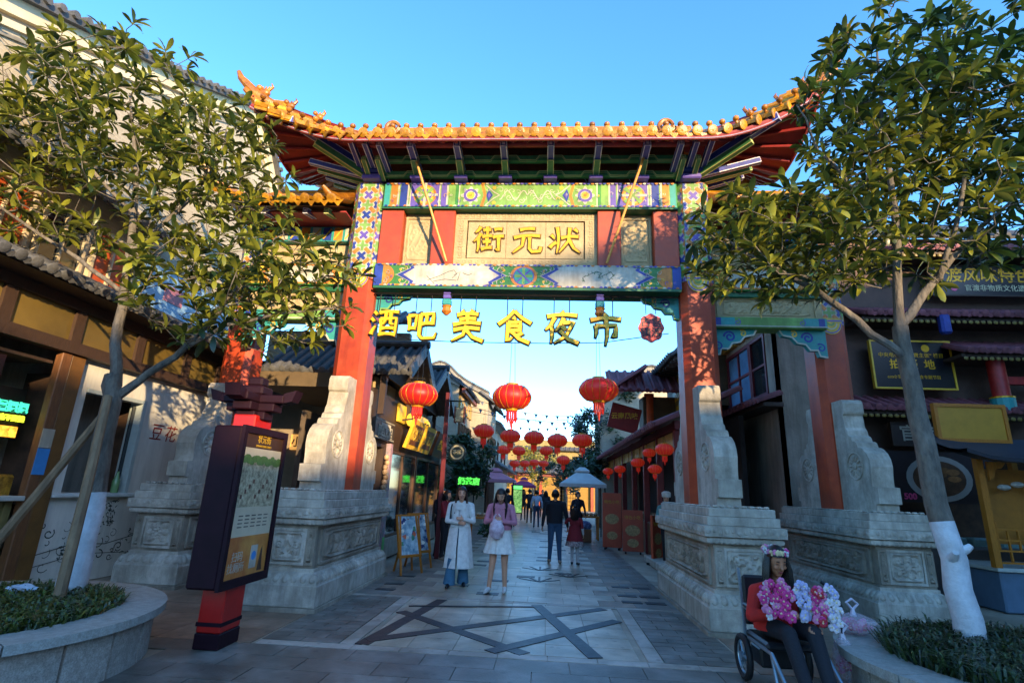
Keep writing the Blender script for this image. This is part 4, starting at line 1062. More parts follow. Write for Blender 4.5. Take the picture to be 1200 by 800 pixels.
def window(o,u,n,a,b,c,d,parent,fm,gm,nv=2,nh=2,fw=.06,name='window',rec=.06):
    f=MB(); pbox(f,o,u,n,a,a+fw,c,d,-rec,.02); pbox(f,o,u,n,b-fw,b,c,d,-rec,.02); pbox(f,o,u,n,a+fw,b-fw,c,c+fw,-rec,.02); pbox(f,o,u,n,a+fw,b-fw,d-fw,d,-rec,.02)
    for i in range(1,nv): x=a+(b-a)*i/nv; pbox(f,o,u,n,x-fw*.4,x+fw*.4,c+fw,d-fw,-rec,.01)
    for j in range(1,nh): z=c+(d-c)*j/nh; pbox(f,o,u,n,a+fw,b-fw,z-fw*.35,z+fw*.35,-rec,.005)
    w_=f.build(name,fm,parent)
    for i in range(nv):
        for j in range(nh):
            x0=a+(b-a)*i/nv; x1=a+(b-a)*(i+1)/nv; z0=c+(d-c)*j/nh; z1=c+(d-c)*(j+1)/nh
            g=MB(); pbox(g,o,u,n,x0+fw*.5,x1-fw*.5,z0+fw*.4,z1-fw*.4,-rec*.7,-rec*.5); g.build('pane',gm,w_)
    return w_
_rows={}
def tile_roof(parent,a,b,sl,m,pitch=.2,thick=.07,name='roof',capm=None,max_rows=300):
    """roof slope from eave a-b rising along sl, each run of cover tiles its own piece"""
    a,b,sl=Vector(a),Vector(b),Vector(sl); L=(b-a).length; x=(b-a).normalized(); y=sl.normalized(); z=x.cross(y)
    if z.z<0: a,b=b,a; x=-x; z=x.cross(y)
    r=MB(); q=[a,b,b+sl,a+sl]; r._add(q+[p-z*thick for p in q],[(0,1,2,3),(7,6,5,4),(0,4,5,1),(1,5,6,2),(2,6,7,3),(3,7,4,0)])
    ro=r.build(name,m,parent)
    k=m.name
    if k not in _rows:
        mm=MB(); rr=pitch*.0+1
        mm.prism([(-.06,0)]+[(.06*math.cos(t),.055*math.sin(t)) for t in np.linspace(PI,0,7)][1:-1]+[(.06,0)],(0,0,0),X3,Z3,Y3)
        c=MB(); c.lathe([(0,0),(.07,0),(.07,.02),(.04,.03),(0,.028)],10,(0,0,.012),axis='Y')
        c.prism([(-.1,.02),(-.06,-.03),(0,-.06),(.06,-.03),(.1,.02)],(.1,-.012,-.01),X3,Z3,Y3*.014)
        _rows[k]=(mm.mesh('tile_run_'+k,m,True),c.mesh('eave_cap_'+k,m,True))
    rm,cm=_rows[k]; n=max(1,int(L/pitch)); M4=Matrix((x,y,z)).transposed().to_4x4()
    for i in range(n):
        p=a+x*(L*(i+.5)/n)
        o=obj('tile_run',rm,ro); t=M4.copy(); t.translation=p-y*.02+z*.002; o.matrix_local=t@Matrix.Diagonal((1,sl.length+.02,1,1))
        o=obj('eave_cap',cm,ro); t=M4.copy(); t.translation=p-y*.02+z*.002; o.matrix_local=t
    return ro
# ================================================================== LEFT FOOD SHOP (wall plane x=-6.4, faces +X)
A=thing('food_shop','white-walled snack shop with gold fascia and grey tiled eave behind the left tree','building',(-6.4,0,0))
U,N=(0,1,0),(1,0,0); O=(0,0,0)
wall_open('wall',(0,.16,0),U,N,4.0,0,3.2,[(.24,1.45,1.26,2.76)],whitew,A)
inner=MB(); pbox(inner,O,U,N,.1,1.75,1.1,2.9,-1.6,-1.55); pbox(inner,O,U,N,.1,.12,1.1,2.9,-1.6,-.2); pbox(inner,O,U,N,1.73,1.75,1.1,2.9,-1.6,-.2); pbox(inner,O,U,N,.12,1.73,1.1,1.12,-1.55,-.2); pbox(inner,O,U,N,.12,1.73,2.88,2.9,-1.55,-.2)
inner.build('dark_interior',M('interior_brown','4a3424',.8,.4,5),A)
fr=MB(); pbox(fr,O,U,N,1.54,1.61,1.26,2.76,-.2,.03); pbox(fr,O,U,N,.41,1.54,2.70,2.758,-.15,.02); fr.build('window_frame',M('aluminium_frame','a8b0aa',.4,.1,8),A)
MB().b2((-.15,.17,1.2),(.12,1.72,1.258),ch=.01).build('sill',M('sill_pale','c8c8c0',.5,.1,8),A)
MB().b2((-.1,1.46,1.3),(-.085,1.53,2.65)).build('sliding_pane',winG,A)
MB().b2((-.05,-.08,0),(.10,.16,3.16),ch=.01).build('post',M('bronze_post','6e4a20',.5,.25,5,.1,30),A)
MB().b2((.0,-.24,0),(.11,-.085,3.16),ch=.01).build('post',woodM,A)
MB().b2((-.06,-3.6,3.16),(.16,4.15,3.32)).build('lower_beam',woodD,A)
MB().b2((-.06,-3.6,3.78),(.14,4.15,3.92)).build('upper_beam',woodD,A)
ysf=[-3.5,-2.2,-1.15,-.1,1.1,2.3,3.3,4.1]
for a,b in zip(ysf[:-1],ysf[1:]):
    MB().b2((-.04,a+.08,3.32),(.06,b-.08,3.78)).build('fascia_panel',goldpan,A); MB().b2((-.04,b-.08,3.32),(.11,b+.08,3.78)).build('fascia_post',woodD,A)
tile_roof(A,(.62,-3.6,3.98),(.62,4.2,3.98),(-.9,0,.42),tileG,.2,.06,'eave_roof')
MB().b2((-.3,-3.6,3.92),(.55,4.15,3.96)).build('eave_soffit',woodD,A)
# stall opening on the left
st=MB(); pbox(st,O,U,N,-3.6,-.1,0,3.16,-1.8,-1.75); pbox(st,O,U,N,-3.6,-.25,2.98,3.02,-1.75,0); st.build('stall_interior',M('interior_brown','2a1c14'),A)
rib=MB(); pbox(rib,O,U,N,-3.6,-.25,0,1.16,-.2,-.02)
for i in range(44): pbox(rib,O,U,N,-3.6+i*.075,-3.56+i*.075,.05,1.14,-.02,.006)
rib.build('ribbed_counter_front',M('ribbed_yellow','7d7346',.5,.2,4),A,kind='stuff')
MB().b2((-.6,-3.6,1.17),(.14,-.25,1.23),ch=.008).build('counter',M('counter_pale','b9b8ae',.4,.1,8),A)
mbd=MB(); pbox(mbd,O,U,N,-3.6,-.26,1.95,2.6,-.3,-.24); mbd.build('menu_board',M('menu_board_dark','241a12',.5,.3,6),A)
neonY=M('lit_lettering_yellow','c8d630',.5,.05,3,emit=.5); neonG=M('lit_lettering_teal','3fc09a',.5,.05,3,emit=.4); warm=M('lit_food_photo','9a4a12',.5,.6,14,emit=.9,color2='d89a30')  # food photo glow raised to light the stall interior
text('软糯把把',.15,(-.2,-.52,2.34),'+X',neonG,A,ext=.01,bold=.004); text('豆干',.2,(-.2,-.92,2.18),'+X',neonY,A,ext=.01,bold=.008); text('不好吃不要钱',.088,(-.2,-.5,2.2),'+X',neonY,A,ext=.01,bold=.003)
f=MB(); pbox(f,O,U,N,-3.4,-.82,2.27,2.55,-.235,-.22); f.build('food_photo',warm,A); f=MB(); pbox(f,O,U,N,-1.45,-.27,1.96,2.1,-.235,-.22); f.build('food_photo',warm,A)
for i,(y,z) in enumerate(((-1.7,1.4),(-1.35,1.4),(-1.0,1.42),(-.65,1.4),(-.4,1.36))):
    b=MB(); b.box((-.25,y,z-.02),(.36,.3,.3),ch=.03); b.build('food_tray',M('food_brown','7a4a14',.5,.5,16,color2='c08a2a',rand=.3),A)
for z in(1.62,1.88): MB().b2((-1.2,-3.5,z),(-.7,-.6,z+.03)).build('shelf',woodM,A)
nt1=MB(); pbox(nt1,O,U,N,-.24,-.06,1.85,2.1,.111,.118); nt1.build('white_notice',white,A); nt1=MB(); pbox(nt1,O,U,N,-.24,-.06,1.5,1.84,.111,.118); nt1.build('blue_notice',M('notice_blue','3a88c8',.5,.1,6),A)
for k in range(2):
    p=MB(); pbox(p,O,U,N,-2.4+k*.9,-1.75+k*.9,2.62,2.95,-.1,-.04); p.build('hanging_board',M('dark_red_board','3a1512',.5,.3,6),A)
for k,ch in enumerate('豆花'): text(ch,.31,(.004,2.0+.36*k,2.26),'+X',M('red_brush_paint','8a2018',.7,.2,9),A,ext=.002,bold=.0,shear=.15)
# black line mural on the lower wall
mu=MB(); rs=random.Random(11)
for k in range(46):
    cy=rs.uniform(.15,2.6); cz=rs.uniform(.2,.95)*(1-.12*cy); r=rs.uniform(.03,.12)
    pts=spiral(cy,cz,r*.3,r,rs.uniform(0,6),rs.uniform(.3,1.1),10); mu.ribbon([(a,b*.8+.1) for a,b in pts],rs.uniform(.006,.018),(.003+k*.00005,0,0),Y3,Z3)
for k in range(60):
    y=1.35+rs.uniform(-.12,.12); z=rs.uniform(.75,1.15); a=rs.uniform(0,6); mu.ribbon([(y,z),(y+.05*math.cos(a),z+.05*math.sin(a))],[.02,.004],(.0045+k*.00005,0,0),Y3,Z3)
mu.ribbon([(.2,.45),(.8,.55),(1.4,.5),(2.2,.62),(2.9,.6)],.012,(.0085,0,0),Y3,Z3); mu.ribbon([(.2,.3),(1,.4),(1.9,.33),(2.9,.45)],.009,(.0085,0,0),Y3,Z3)
mu.build('ink_mural',M('mural_ink','3a4038',.9,.3,20),A)
bt=MB().lathe([(.0,0),(.05,0),(.055,.02),(.055,.18),(.03,.25),(.02,.3),(.02,.33),(0,.33)],12); bt.build('bottle',M('green_bottle','6a8a5a',.15,.1,6),loc=(-6.42,1.38,1.26),smooth=True,label='small pale green bottle on the sill of the white wall window',cat='bottle')
# ================================================================== TALL GABLED HOUSE ABOVE IT
G=thing('gabled_house','tall grey brick gable wall with cream trim rising behind the left tree','building',(-6.8,0,0))
gp=[(-5,3.9),(-5,6.3),(-1.9,7.55),(1.12,8.9),(3.2,10.0),(3.45,10.02),(4.3,9.6),(4.9,8.9),(5.2,8.2),(5.2,3.9)]
MB().prism(gp,(0,0,0),Y3,Z3,-X3*.3).build('gable_wall',brickX,G)
rk=gp[1:9]
def off(pts,d): return [(a,b-d) for a,b in pts]
for d,wd,t,m in((.12,.24,.09,cream),(.38,.1,.05,cream),(.55,.05,.03,M('grey_trim','8a8478',.8)) ):
    mb=MB()
    for (a,b) in zip(off(rk,d)[:-1],off(rk,d)[1:]): mb.beam((.0+t/2,a[0],a[1]),(t/2,b[0],b[1]),wd,t,up=(1,0,0))
    mb.build('rake_trim',m,G)
rt=MB()
for a,b in zip(rk[:-1],rk[1:]): rt.beam((-.1,a[0],a[1]+.06),(-.1,b[0],b[1]+.06),.10,.6,up=(1,0,0))
rt.build('rake_coping',tileG,G)
for a,b in zip(rk[:-1],rk[1:]):
    Lr=math.hypot(b[0]-a[0],b[1]-a[1])
    for i in range(max(1,int(Lr/.22))):
        t=(i+.5)/max(1,int(Lr/.22)); MB().lathe([(0,0),(.06,0),(.06,.3),(0,.3)],8,(.0,0,0),axis='X').build('coping_tile',tileG,G,loc=(-.05,a[0]+(b[0]-a[0])*t,a[1]+(b[1]-a[1])*t+.13))
bodyg=MB(); bodyg.b2((-6,-5,0),(-.3,5.2,6.2)); bodyg.prism([(-4.9,6.2),(-1.9,7.45),(3.3,9.85),(5.1,8.1),(5.1,6.2)],(-.3,0,0),Y3,Z3,-X3*5.5); bodyg.build('house_body',greyw,G)
orw=M('orange_window_panel','a8481c',.5,.25,5); 
for k,(a,b) in enumerate(((-1.45,-1.1),(-.55,-.2),(.35,.7))):
    window((.07,0,0),U,N,a-.12,b+.3,4.35,5.3,G,M('window_frame_cream','b8a88a',.6),orw if k%2==0 else winG,2,1,.05)
tile_roof(G,(.55,-4.8,5.55),(.55,1.5,5.55),(-.55,0,.3),tileG,.22,.06,'canopy_roof')
MB().box((.12,2.5,4.75),(.1,2.6,.95)).build('pale_blue_panel',M('pale_blue_panel','86aac8',.4,.08,2),G); MB().box((.175,2.0,4.8),(.01,.5,.3)).build('red_mark',M('pale_red','b8727a',.5),G)
# ================================================================== SNACK HOUSE SEEN BETWEEN THE LEFT COLUMNS (y=6.2, faces -Y)
B=thing('snack_house','low shaded house with grey tiled eave between the two left columns','building',(0,6.2,0))
O2,U2,N2=(-7,0,0),(1,0,0),(0,-1,0)
wall_open('wall',O2,U2,N2,3.8,0,5.4,[(.45,1.3,4.5,5.2),(1.6,2.6,4.5,5.2)],M('warm_plaster','9a8a74',.85,.15,3,.2,20,dirt=.3),B)
for a,b in((.45,1.3),(1.6,2.6)): window(O2,U2,N2,a,b,4.5,5.2,B,woodM,M('pale_curtain','d8cdb8',.8,.1,4),2,1)
tile_roof(B,(-7.0,-.75,4.0),(-3.15,-.75,4.0),(0,.75,.38),tileG,.22,.06,'eave_roof')
MB().b2((-7,-.6,3.55),(-3.2,0,3.93)).build('eave_beam',woodD,B)
MB().b2((-5.98,-.06,2.3),(-5.38,-.005,2.68),ch=.01).build('sign_board',M('sign_warm_lit','c89048',.5,.15,6,emit=.25),B); text('小吃',.27,(-5.68,-.064,2.48),m=M('sign_brown','5a2a14',.6),parent=B,ext=.003,bold=.004)
MB().b2((-7,-.03,.0),(-3.2,0,.5)).build('base_course',stoneD,B)
tile_roof(B,(-7.0,-.3,5.6),(-3.15,-.3,5.6),(0,1.6,.8),tileG,.24,.06,'roof')
# ================================================================== LEFT STREET SHOP ROW (x=-3, faces +X)
C=thing('left_glass_shop','dark timber shop with gabled porches and plate glass front beside the left pedestal','building',(-3.0,0,0))
O,U,N=(0,0,0),(0,1,0),(1,0,0)
wall_open('wall',(0,3.2,0),U,N,7.2,0,3.4,[(.1,1.05,.0,2.3),(1.5,3.9,.45,2.3),(4.0,7.1,.45,2.3)],woodD,C)
for a,b in((4.72,7.08),(7.22,10.28)): window(O,U,N,a,b,.46,2.29,C,M('brown_frame','4a3020',.5),winG,2,1,.06,'shop_window')
for a,b in((4.6,7.1),(7.1,10.4)): MB().b2((0,a,.05),(.06,b,.45),ch=.01).build('stone_base',stoneD,C)
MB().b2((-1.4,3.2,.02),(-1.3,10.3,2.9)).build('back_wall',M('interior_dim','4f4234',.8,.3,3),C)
MB().b2((-.02,4.42,0),(.10,4.58,2.4)).build('painted_post',M('pastel_post','7aa0a0',.6,.5,5,color2='c08a9a'),C); MB().b2((-.015,4.425,.0),(.106,4.575,.5)).build('green_post_base',M('post_green','3faa4a',.5),C)
# film-strip sign
FS=MB().b2((.02,3.25,2.43),(.09,4.62,2.84)).build('film_strip_sign',black,C)
hl=MB()
for i in range(22):
    for z in(2.462,2.808): hl.b2((.091,3.28+i*.061,z-.012),(.093,3.31+i*.061,z+.012))
hl.build('sprocket_holes',white,FS,kind='stuff')
text('网红照相',.25,(.094,3.95,2.585),'+X',white,FS,ext=.003,bold=.006); MB().b2((.091,3.65,2.71),(.094,4.3,2.77)).build('white_bar',white,FS)
for i in range(9): MB().ell((.08,4.25+.06*math.sin(i*2),1.3+i*.1),(.06,.07,.06),8,5).build('hanging_toy',M('toys','a88a6a',.8,.4,9,rand=.4),C,smooth=True)
# gilt sign boxes and brown sign, tilted forward
for k,(y0,y1,m1,tx) in enumerate(((5.15,6.25,goldp,'烧烤鱼'),(6.45,7.55,goldp,'小龙虾'),(8.0,9.6,M('sign_brown_wood','4a2a1a',.5,.2,6),'老昆明'))):
    sgb=MB(); o=Vector((.25,0,2.72)); v=Vector((.30,0,.95)).normalized(); n=Vector((.95,0,-.30)).normalized(); h=.34
    P=[(y0,-h),(y1,-h),(y1,h),(y0,h)]
    sgb.prism(P,o,Y3,v,n*.08); s1=sgb.build('tilted_sign',m1,C)
    if k<2:
        MB().prism([(y0+.12,-h+.1),(y1-.12,-h+.1),(y1-.12,h-.1),(y0+.12,h-.1)],o+n*.081,Y3,v,n*.004).build('sign_field',M('sign_umber','6a3a10',.5),s1)
    me=text_mesh(tx,.32,.004,.006).copy(); me.materials.clear(); me.materials.append(yellowP if k<2 else goldp)
    t=obj('lettering',me,s1); mm=Matrix((Y3,v,n)).transposed().to_4x4(); mm.translation=o+n*.088+Y3*((y0+y1)/2); t.matrix_local=mm
    for q in(y0+.05,y1-.05):
        MB().beam((.02,q,3.0),(.42,q,3.05),.04,.04).build('sign_bracket',woodD,C)
yb=M('yellow_lit_board','c89a28',.5,.2,4,emit=.15)
MB().b2((.02,4.9,2.95),(.08,7.9,3.35)).build('yellow_board',yb,C)
# gabled porches toward the street
def porch(par,y0,y1,ze,zp,x0,x1,m=tileG):
    yc=(y0+y1)/2
    tile_roof(par,(x0,y0,ze),(x1,y0,ze),(0,yc-y0,zp-ze),m,.2,.06,'porch_roof'); tile_roof(par,(x1,y1,ze),(x0,y1,ze),(0,yc-y1,zp-ze),m,.2,.06,'porch_roof')
    MB().beam((x1+.03,y0,ze-.02),(x1+.03,yc,zp-.02),.05,.24).build('barge_board',M('barge_grey','4a4a50',.6,.2,6),par); MB().beam((x1+.03,yc,zp-.02),(x1+.03,y1,ze-.02),.05,.24).build('barge_board',M('barge_grey','4a4a50'),par)
    MB().prism([(y0+.1,ze-.1),(y1-.1,ze-.1),(yc,zp-.12)],(x1-.5,0,0),Y3,Z3,X3*.05).build('gable_board',woodD,par)
    MB().tube([(x0,yc,zp+.08),(x1+.1,yc,zp+.08)],.09,8).build('porch_ridge',tileG,par)
    for q in(y0+.15,y1-.15): MB().b2((x1-.6,q-.06,2.9),(x1-.48,q+.06,ze-.05)).build('porch_post',woodD,par)
porch(C,3.3,5.7,3.75,4.55,-2.5,.65); porch(C,5.9,9.2,3.7,4.7,-2.5,.55)
MB().b2((-2.5,3.3,3.4),(-.2,9.9,3.75)).build('upper_wall',M('umber_wall','5a4a34',.7,.2,3),C)
for y in(4.0,4.9,6.6,7.5,8.4): MB().b2((-.2,y-.3,3.42),(-.15,y+.3,3.72)).build('upper_panel',M('tan_panel','9a8458',.6,.15,4),C)
for (p,q,r) in((5.3,3.05,.11),(7.0,3.1,.1)): MB().ell((.25,p,q-.02),(r,r,r*1.4)).build('shop_lamp',M('brass_lamp','c8982a',.35,.1,5,emit=.5),C,smooth=True)
# ================================================================== FAR GABLE HOUSES ON THE LEFT
H1=thing('far_gabled_house','sunlit brick house with long sloping gable left of the street','building',(0,12.6,0))
g1=[(-9,0),(-9,5.6),(-7.4,6.95),(-6.6,6.72),(-5.35,6.42),(-4.12,5.96),(-2.9,5.35),(-2.9,0)]
MB().prism(g1,(0,0,0),X3,Z3,Y3*3.4).build('wall',brickY,H1)
def coping(par,pts,y0=-.15,y1=.5):
    mb=MB(); 
    for a,b in zip(pts[:-1],pts[1:]): mb.beam((a[0],(y0+y1)/2,a[1]+.06),(b[0],(y0+y1)/2,b[1]+.06),y1-y0,.09)
    mb.build('coping',tileG,par); mb=MB()
    for a,b in zip(pts[:-1],pts[1:]): mb.beam((a[0],-.05,a[1]-.09),(b[0],-.05,b[1]-.09),.1,.16)
    mb.build('coping_band',M('grey_trim','8a8478'),par)
coping(H1,[(-7.6,6.95),(-6.6,6.72),(-5.35,6.42),(-4.12,5.96),(-2.85,5.36)])
# red-boarded eave on its street side
tile_roof(H1,(-2.55,-.2,5.15),(-2.55,3.4,5.15),(-.7,0,.5),tileG,.24,.06,'eave_roof'); MB().b2((-2.75,-.2,4.95),(-2.62,3.3,5.12)).build('eave_board',M('eave_red','7a3a2c',.6,.2,5),H1)
for i in range(6): MB().b2((-2.9,.1+i*.55,4.35),(-2.82,.5+i*.55,4.9)).build('gilt_lattice',M('gilt_lattice','b89040',.5,.4,20),H1)
H2=thing('far_curved_gable_house','farther brick house with hump-shaped curved gable left of the street','building',(0,16.8,0))
cur=[(-7,6.3),(-6,6.35),(-5.5,6.5),(-5.1,6.8),(-4.8,7.02),(-4.55,7.09),(-4.3,7.02),(-4.0,6.82),(-3.7,6.52),(-3.35,6.27),(-2.9,6.03),(-2.24,5.7)]
MB().prism([(-7,0)]+cur+[(-2.24,0)],(0,0,0),X3,Z3,Y3*4).build('wall',brickY,H2); coping(H2,cur)
tile_roof(H2,(-1.9,-.2,5.3),(-1.9,4,5.3),(-.7,0,.5),tileG,.26,.06,'eave_roof')
H3=thing('far_row_house','pale rendered two-storey house at the far left of the street','building',(0,22,0))
wall_open('wall',(-2.6,0,0),(0,1,0),(1,0,0),14,0,5.0,[(1,2.2,3.2,4.4),(4,5.2,3.2,4.4),(7,8.2,3.2,4.4),(10,11.2,3.2,4.4)],M('pale_render','a8a498',.85,.1,2,dirt=.2),H3)
for y in(1,4,7,10): window((-2.6,0,0),(0,1,0),(1,0,0),y,y+1.2,3.2,4.4,H3,woodD,winG,2,2)
tile_roof(H3,(-1.9,-.2,2.7),(-1.9,14,2.7),(-.75,0,.55),tileG,.3,.06,'awning_roof'); tile_roof(H3,(-2.1,-.3,5.0),(-2.1,14,5.0),(-2,0,1.0),tileG,.35,.06,'roof')
MB().b2((-8,-.02,0),(-2.62,-.0,5.0)).build('end_wall',M('pale_render','a8a498'),H3)
for hh,xx,ys_ in((H1,-2.9,(.3,1.5,2.6)),(H2,-2.24,(.4,1.7,3.0))):
    for y_ in ys_:
        window((xx+.07,0,0),(0,1,0),(1,0,0),y_,y_+.75,2.9,3.95,hh,woodM,winG,2,2)
        window((xx+.07,0,0),(0,1,0),(1,0,0),y_,y_+.85,.3,2.2,hh,woodD,M('shop_glow','6a5232',.4,.5,4,emit=.12),2,1,name='shop_door')
    MB().b2((xx,.1,2.3),(xx+.12,3.3,2.75)).build('shop_fascia',M('fascia_teal_brown','4a4a3a',.6,.3,4),hh)
# ================================================================== STREET END
E_=thing('street_end_hall','yellow-walled traditional hall closing the far end of the street','building',(0,42,0))
MB().b2((-7,0,0),(7,3,2.9)).build('wall',M('yellow_ochre_wall','94702a',.8,.12,2,dirt=.2),E_)
tile_roof(E_,(-7.4,-.8,3.1),(7.4,-.8,3.1),(0,2.0,1.1),tileG,.4,.08,'roof'); MB().b2((-7.2,-.3,2.8),(7.2,0,3.08)).build('lintel',M('eave_red','7a3a2c'),E_)
for x in(-4.5,-2.2,0,2.2,4.5): MB().b2((x-.12,-.35,0),(x+.12,-.1,2.8)).build('column',red,E_)
MB().b2((-6,2.5,3),(6,2.8,6.2)).build('upper_wall',M('ochre_upper','8f7a48',.8,.15,2),E_); tile_roof(E_,(-6.6,1.9,5.3),(6.6,1.9,5.3),(0,1.8,1.0),tileG,.4,.08,'upper_roof')
# ================================================================== RIGHT SIDE: RED-WINDOW HOUSE between right columns (x=5.2, faces -X)
Rh=thing('red_window_house','grey rendered house with dark red casements between the two right columns','building',(5.2,0,0))
U5,N5,O5=(0,1,0),(-1,0,0),(0,0,0)
wall_open('wall',(0,4.05,0),U5,N5,5.0,0,5.6,[(.6,3.9,3.72,5.15)],greyw,Rh,th=.25)
wood_r=M('casement_dark_red','6a2430',.5,.2,6)
window((0,4.05,0),U5,N5,.62,1.5,3.74,5.13,Rh,wood_r,winG,1,2,.07); window((0,4.05,0),U5,N5,1.52,3.88,3.74,5.13,Rh,wood_r,winB,3,2,.08)
tile_roof(Rh,(-.5,4.0,3.5),(-.5,9.0,3.5),(.5,0,.18),tileP,.2,.05,'ledge_roof')
MB().b2((-.4,4.0,3.38),(0,9.0,3.46)).build('ledge_beam',woodD,Rh)
for i in range(9): MB().b2((-.12,4.1+i*.55,5.25),(0,4.55+i*.55,5.55)).build('gilt_lattice',M('gilt_lattice','b89040'),Rh)
tile_roof(Rh,(-.7,3.9,5.65),(-.7,9.2,5.65),(2.2,0,1.3),tileG,.22,.06,'roof')
MB().b2((0,4.04,0),(.85,4.3,5.6)).build('end_wall',greyw,Rh)
MB().lathe([(.0,0),(.27,0),(.27,.012),(0,.012)],20,(-.002,6.4,2.3),axis='X',sc=(1,1,-1)).build('patched_plaster_disc',stoneD,Rh)
# ================================================================== RIGHT SNACK BUILDING (front plane y=4.6, faces -Y)
Q=thing('right_snack_building','dark timber snack building with purple tiled eaves and black signboards on the right','building',(0,4.6,0))
OQ,UQ,NQ=(6.1,0,0),(1,0,0),(0,-1,0)
wall_open('wall',OQ,UQ,NQ,5.7,0,7.4,[(.6,3.6,.8,2.5),(2.9,5.3,.8,2.5)],M('dark_umber_wall','5a4238',.75,.25,4,.15,30),Q)
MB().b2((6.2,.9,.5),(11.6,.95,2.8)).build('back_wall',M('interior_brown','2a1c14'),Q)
MB().b2((6.1,-.28,.0),(11.8,-.02,.8)).build('counter_base',M('counter_dark','4a403c',.5,.2,4),Q)
def eaveR(z,x0,x1,proj,name='eave_roof',m=tileP):
    tile_roof(Q,(x0,-proj,z),(x1,-proj,z),(0,proj,proj*.42),m,.2,.05,name)
    MB().b2((x0,-proj+.08,z-.12),(x1,-.02,z-.06)).build('eave_board',woodD,Q)
    fr_=MB()
    for i in range(int((x1-x0)/.12)): fr_.ell((x0+.06+i*.12,-proj+.06,z-.16),(.05,.02,.04),6,4)
    fr_.build('carved_valance',M('valance_gilt','7a6428',.5,.3,12),Q,kind='stuff')
eaveR(6.85,7.9,11.8,.75,'upper_eave'); eaveR(5.35,6.9,11.8,.8,'middle_eave'); eaveR(4.55,8.6,11.8,.95,'small_eave'); eaveR(3.4,6.4,10.2,.75,'lower_eave')
tile_roof(Q,(6.1,-.2,7.4),(11.8,-.2,7.4),(0,3.0,1.8),tileG,.22,.06,'main_roof')
MB().b2((6.1,0.02,7.2),(11.8,6,7.42)).build('attic',greyw,Q)
# black signboards with gilt writing
def board(x0,x1,z0,z1,y,m,frm,par,tilt=0):
    b=MB().b2((x0,y-.06,z0),(x1,y,z1)).build('signboard',m,par)
    f=MB(); w_=.035
    for a,b_,c,d in((x0-w_,x0,z0-w_,z1+w_),(x1,x1+w_,z0-w_,z1+w_),(x0,x1,z0-w_,z0),(x0,x1,z1,z1+w_)): f.b2((a,y-.08,c),(b_,y,d))
    f.build('board_frame',frm,b); return b
blk=M('lacquer_black','121016',.3,.2,4)
b=board(8.7,11.3,5.95,6.6,-.25,blk,woodD,Q); text('古渡风味特色小吃',.36,(10.05,-.313,6.38),m=gold,parent=b,ext=.006,bold=.004,shear=.12,space=.98)
text('官渡非物质文化遗产项目',.155,(10.2,-.313,6.1),m=M('sign_cream','cfc29a',.5),parent=b,ext=.004); MB().lathe([(0,0),(.07,0),(.07,.006),(0,.006)],14,(9.13,-.311,6.1),axis='Y').build('pink_seal',M('seal_pink','d84a7a',.4),b)
b=board(7.2,8.75,3.88,4.85,-.3,blk,goldp,Q)
text('中央电视台 “消费主张” 栏目',.105,(7.97,-.363,4.56),m=gold,parent=b,ext=.003); text('拍  摄  地',.22,(7.97,-.363,4.36),m=gold,parent=b,ext=.004,bold=.003); text('cctv2·官渡小吃美食专题节目',.085,(7.97,-.363,4.1),m=gold,parent=b,ext=.003)
MB().lathe([(0,0),(.08,0),(.08,.006),(0,.006)],16,(8.28,-.361,4.72),axis='Y',sc=(1,1,.7)).build('emblem',gold,b)
b=board(7.35,8.95,2.72,3.13,-.35,M('sign_brown_dark','33221c',.5,.2,5),woodD,Q); text('官渡粑粑',.34,(8.15,-.413,2.92),m=white,parent=b,ext=.004,bold=.004)
# painted column stubs and beams
for x in(9.45,): MB().lathe([(.17,0),(.17,.14),(.19,.14),(.19,.2),(.15,.2),(.15,1.0),(.15,1.0)],14,(x,-.55,3.5),mi=0).build('column',M('column_crimson','a02420',.45),Q,smooth=True); MB().lathe([(.2,0),(.2,.28),(.2,.28)],14,(x,-.55,3.38)).build('column_base',tealP,Q); MB().lathe([(.205,0),(.205,.03),(.2,.03)],14,(x,-.55,3.66)).build('gold_ring',gold,Q)
MB().b2((9.5,-.62,3.95),(11.5,-.5,4.1)).build('red_beam',M('column_crimson','a02420'),Q); MB().box((8.45,-.78,5.12),(.2,.16,.42),ch=.04).build('blue_bracket',blueP,Q); MB().b2((10.6,-.55,3.5),(10.75,-.4,4.5)).build('red_post',M('column_crimson','a02420'),Q)
# plate-of-food picture with a 500 print
pl=obj('food_picture',None,Q)
MB().b2((7.0,-.32,1.62),(9.2,-.3,2.6)).build('picture_panel',M('picture_dark','2c1d1e',.5,.3,4),pl)
for r,h_,m_,k in((.62,.44,M('picture_plate','a39a90',.5,.1,4),0),(.5,.34,M('picture_broth','5a3a24',.5,.4,10),1)): MB().poly(circ(0,0,r,28,h_),(8.15,-.324-.003*k,2.08),X3,Z3).build('plate_print',m_,pl)
for i in range(6): MB().poly(circ(0,0,.13,12,.06),(8.15+.28*math.cos(i*1.2),-.329-.0005*i,2.08+.16*math.sin(i*1.7)),X3,Z3).build('food_print',M('food_print','8a5a30',.5,.4,12,rand=.3),pl)
text('500',.16,(7.55,-.33,1.72),m=M('seal_pink','d84a7a'),parent=pl,ext=.003,bold=.006)
for i in range(5): MB().box((7.3+i*.5,-.15,.9),(.4,.3,.2),ch=.03).build('counter_tray',M('tray_teal','6a8a86',.4,.3,6,rand=.3),Q)
MB().b2((6.9,-.9,.0),(10.6,-.3,.85),ch=.02).build('counter',M('counter_dark','4a403c'),Q)
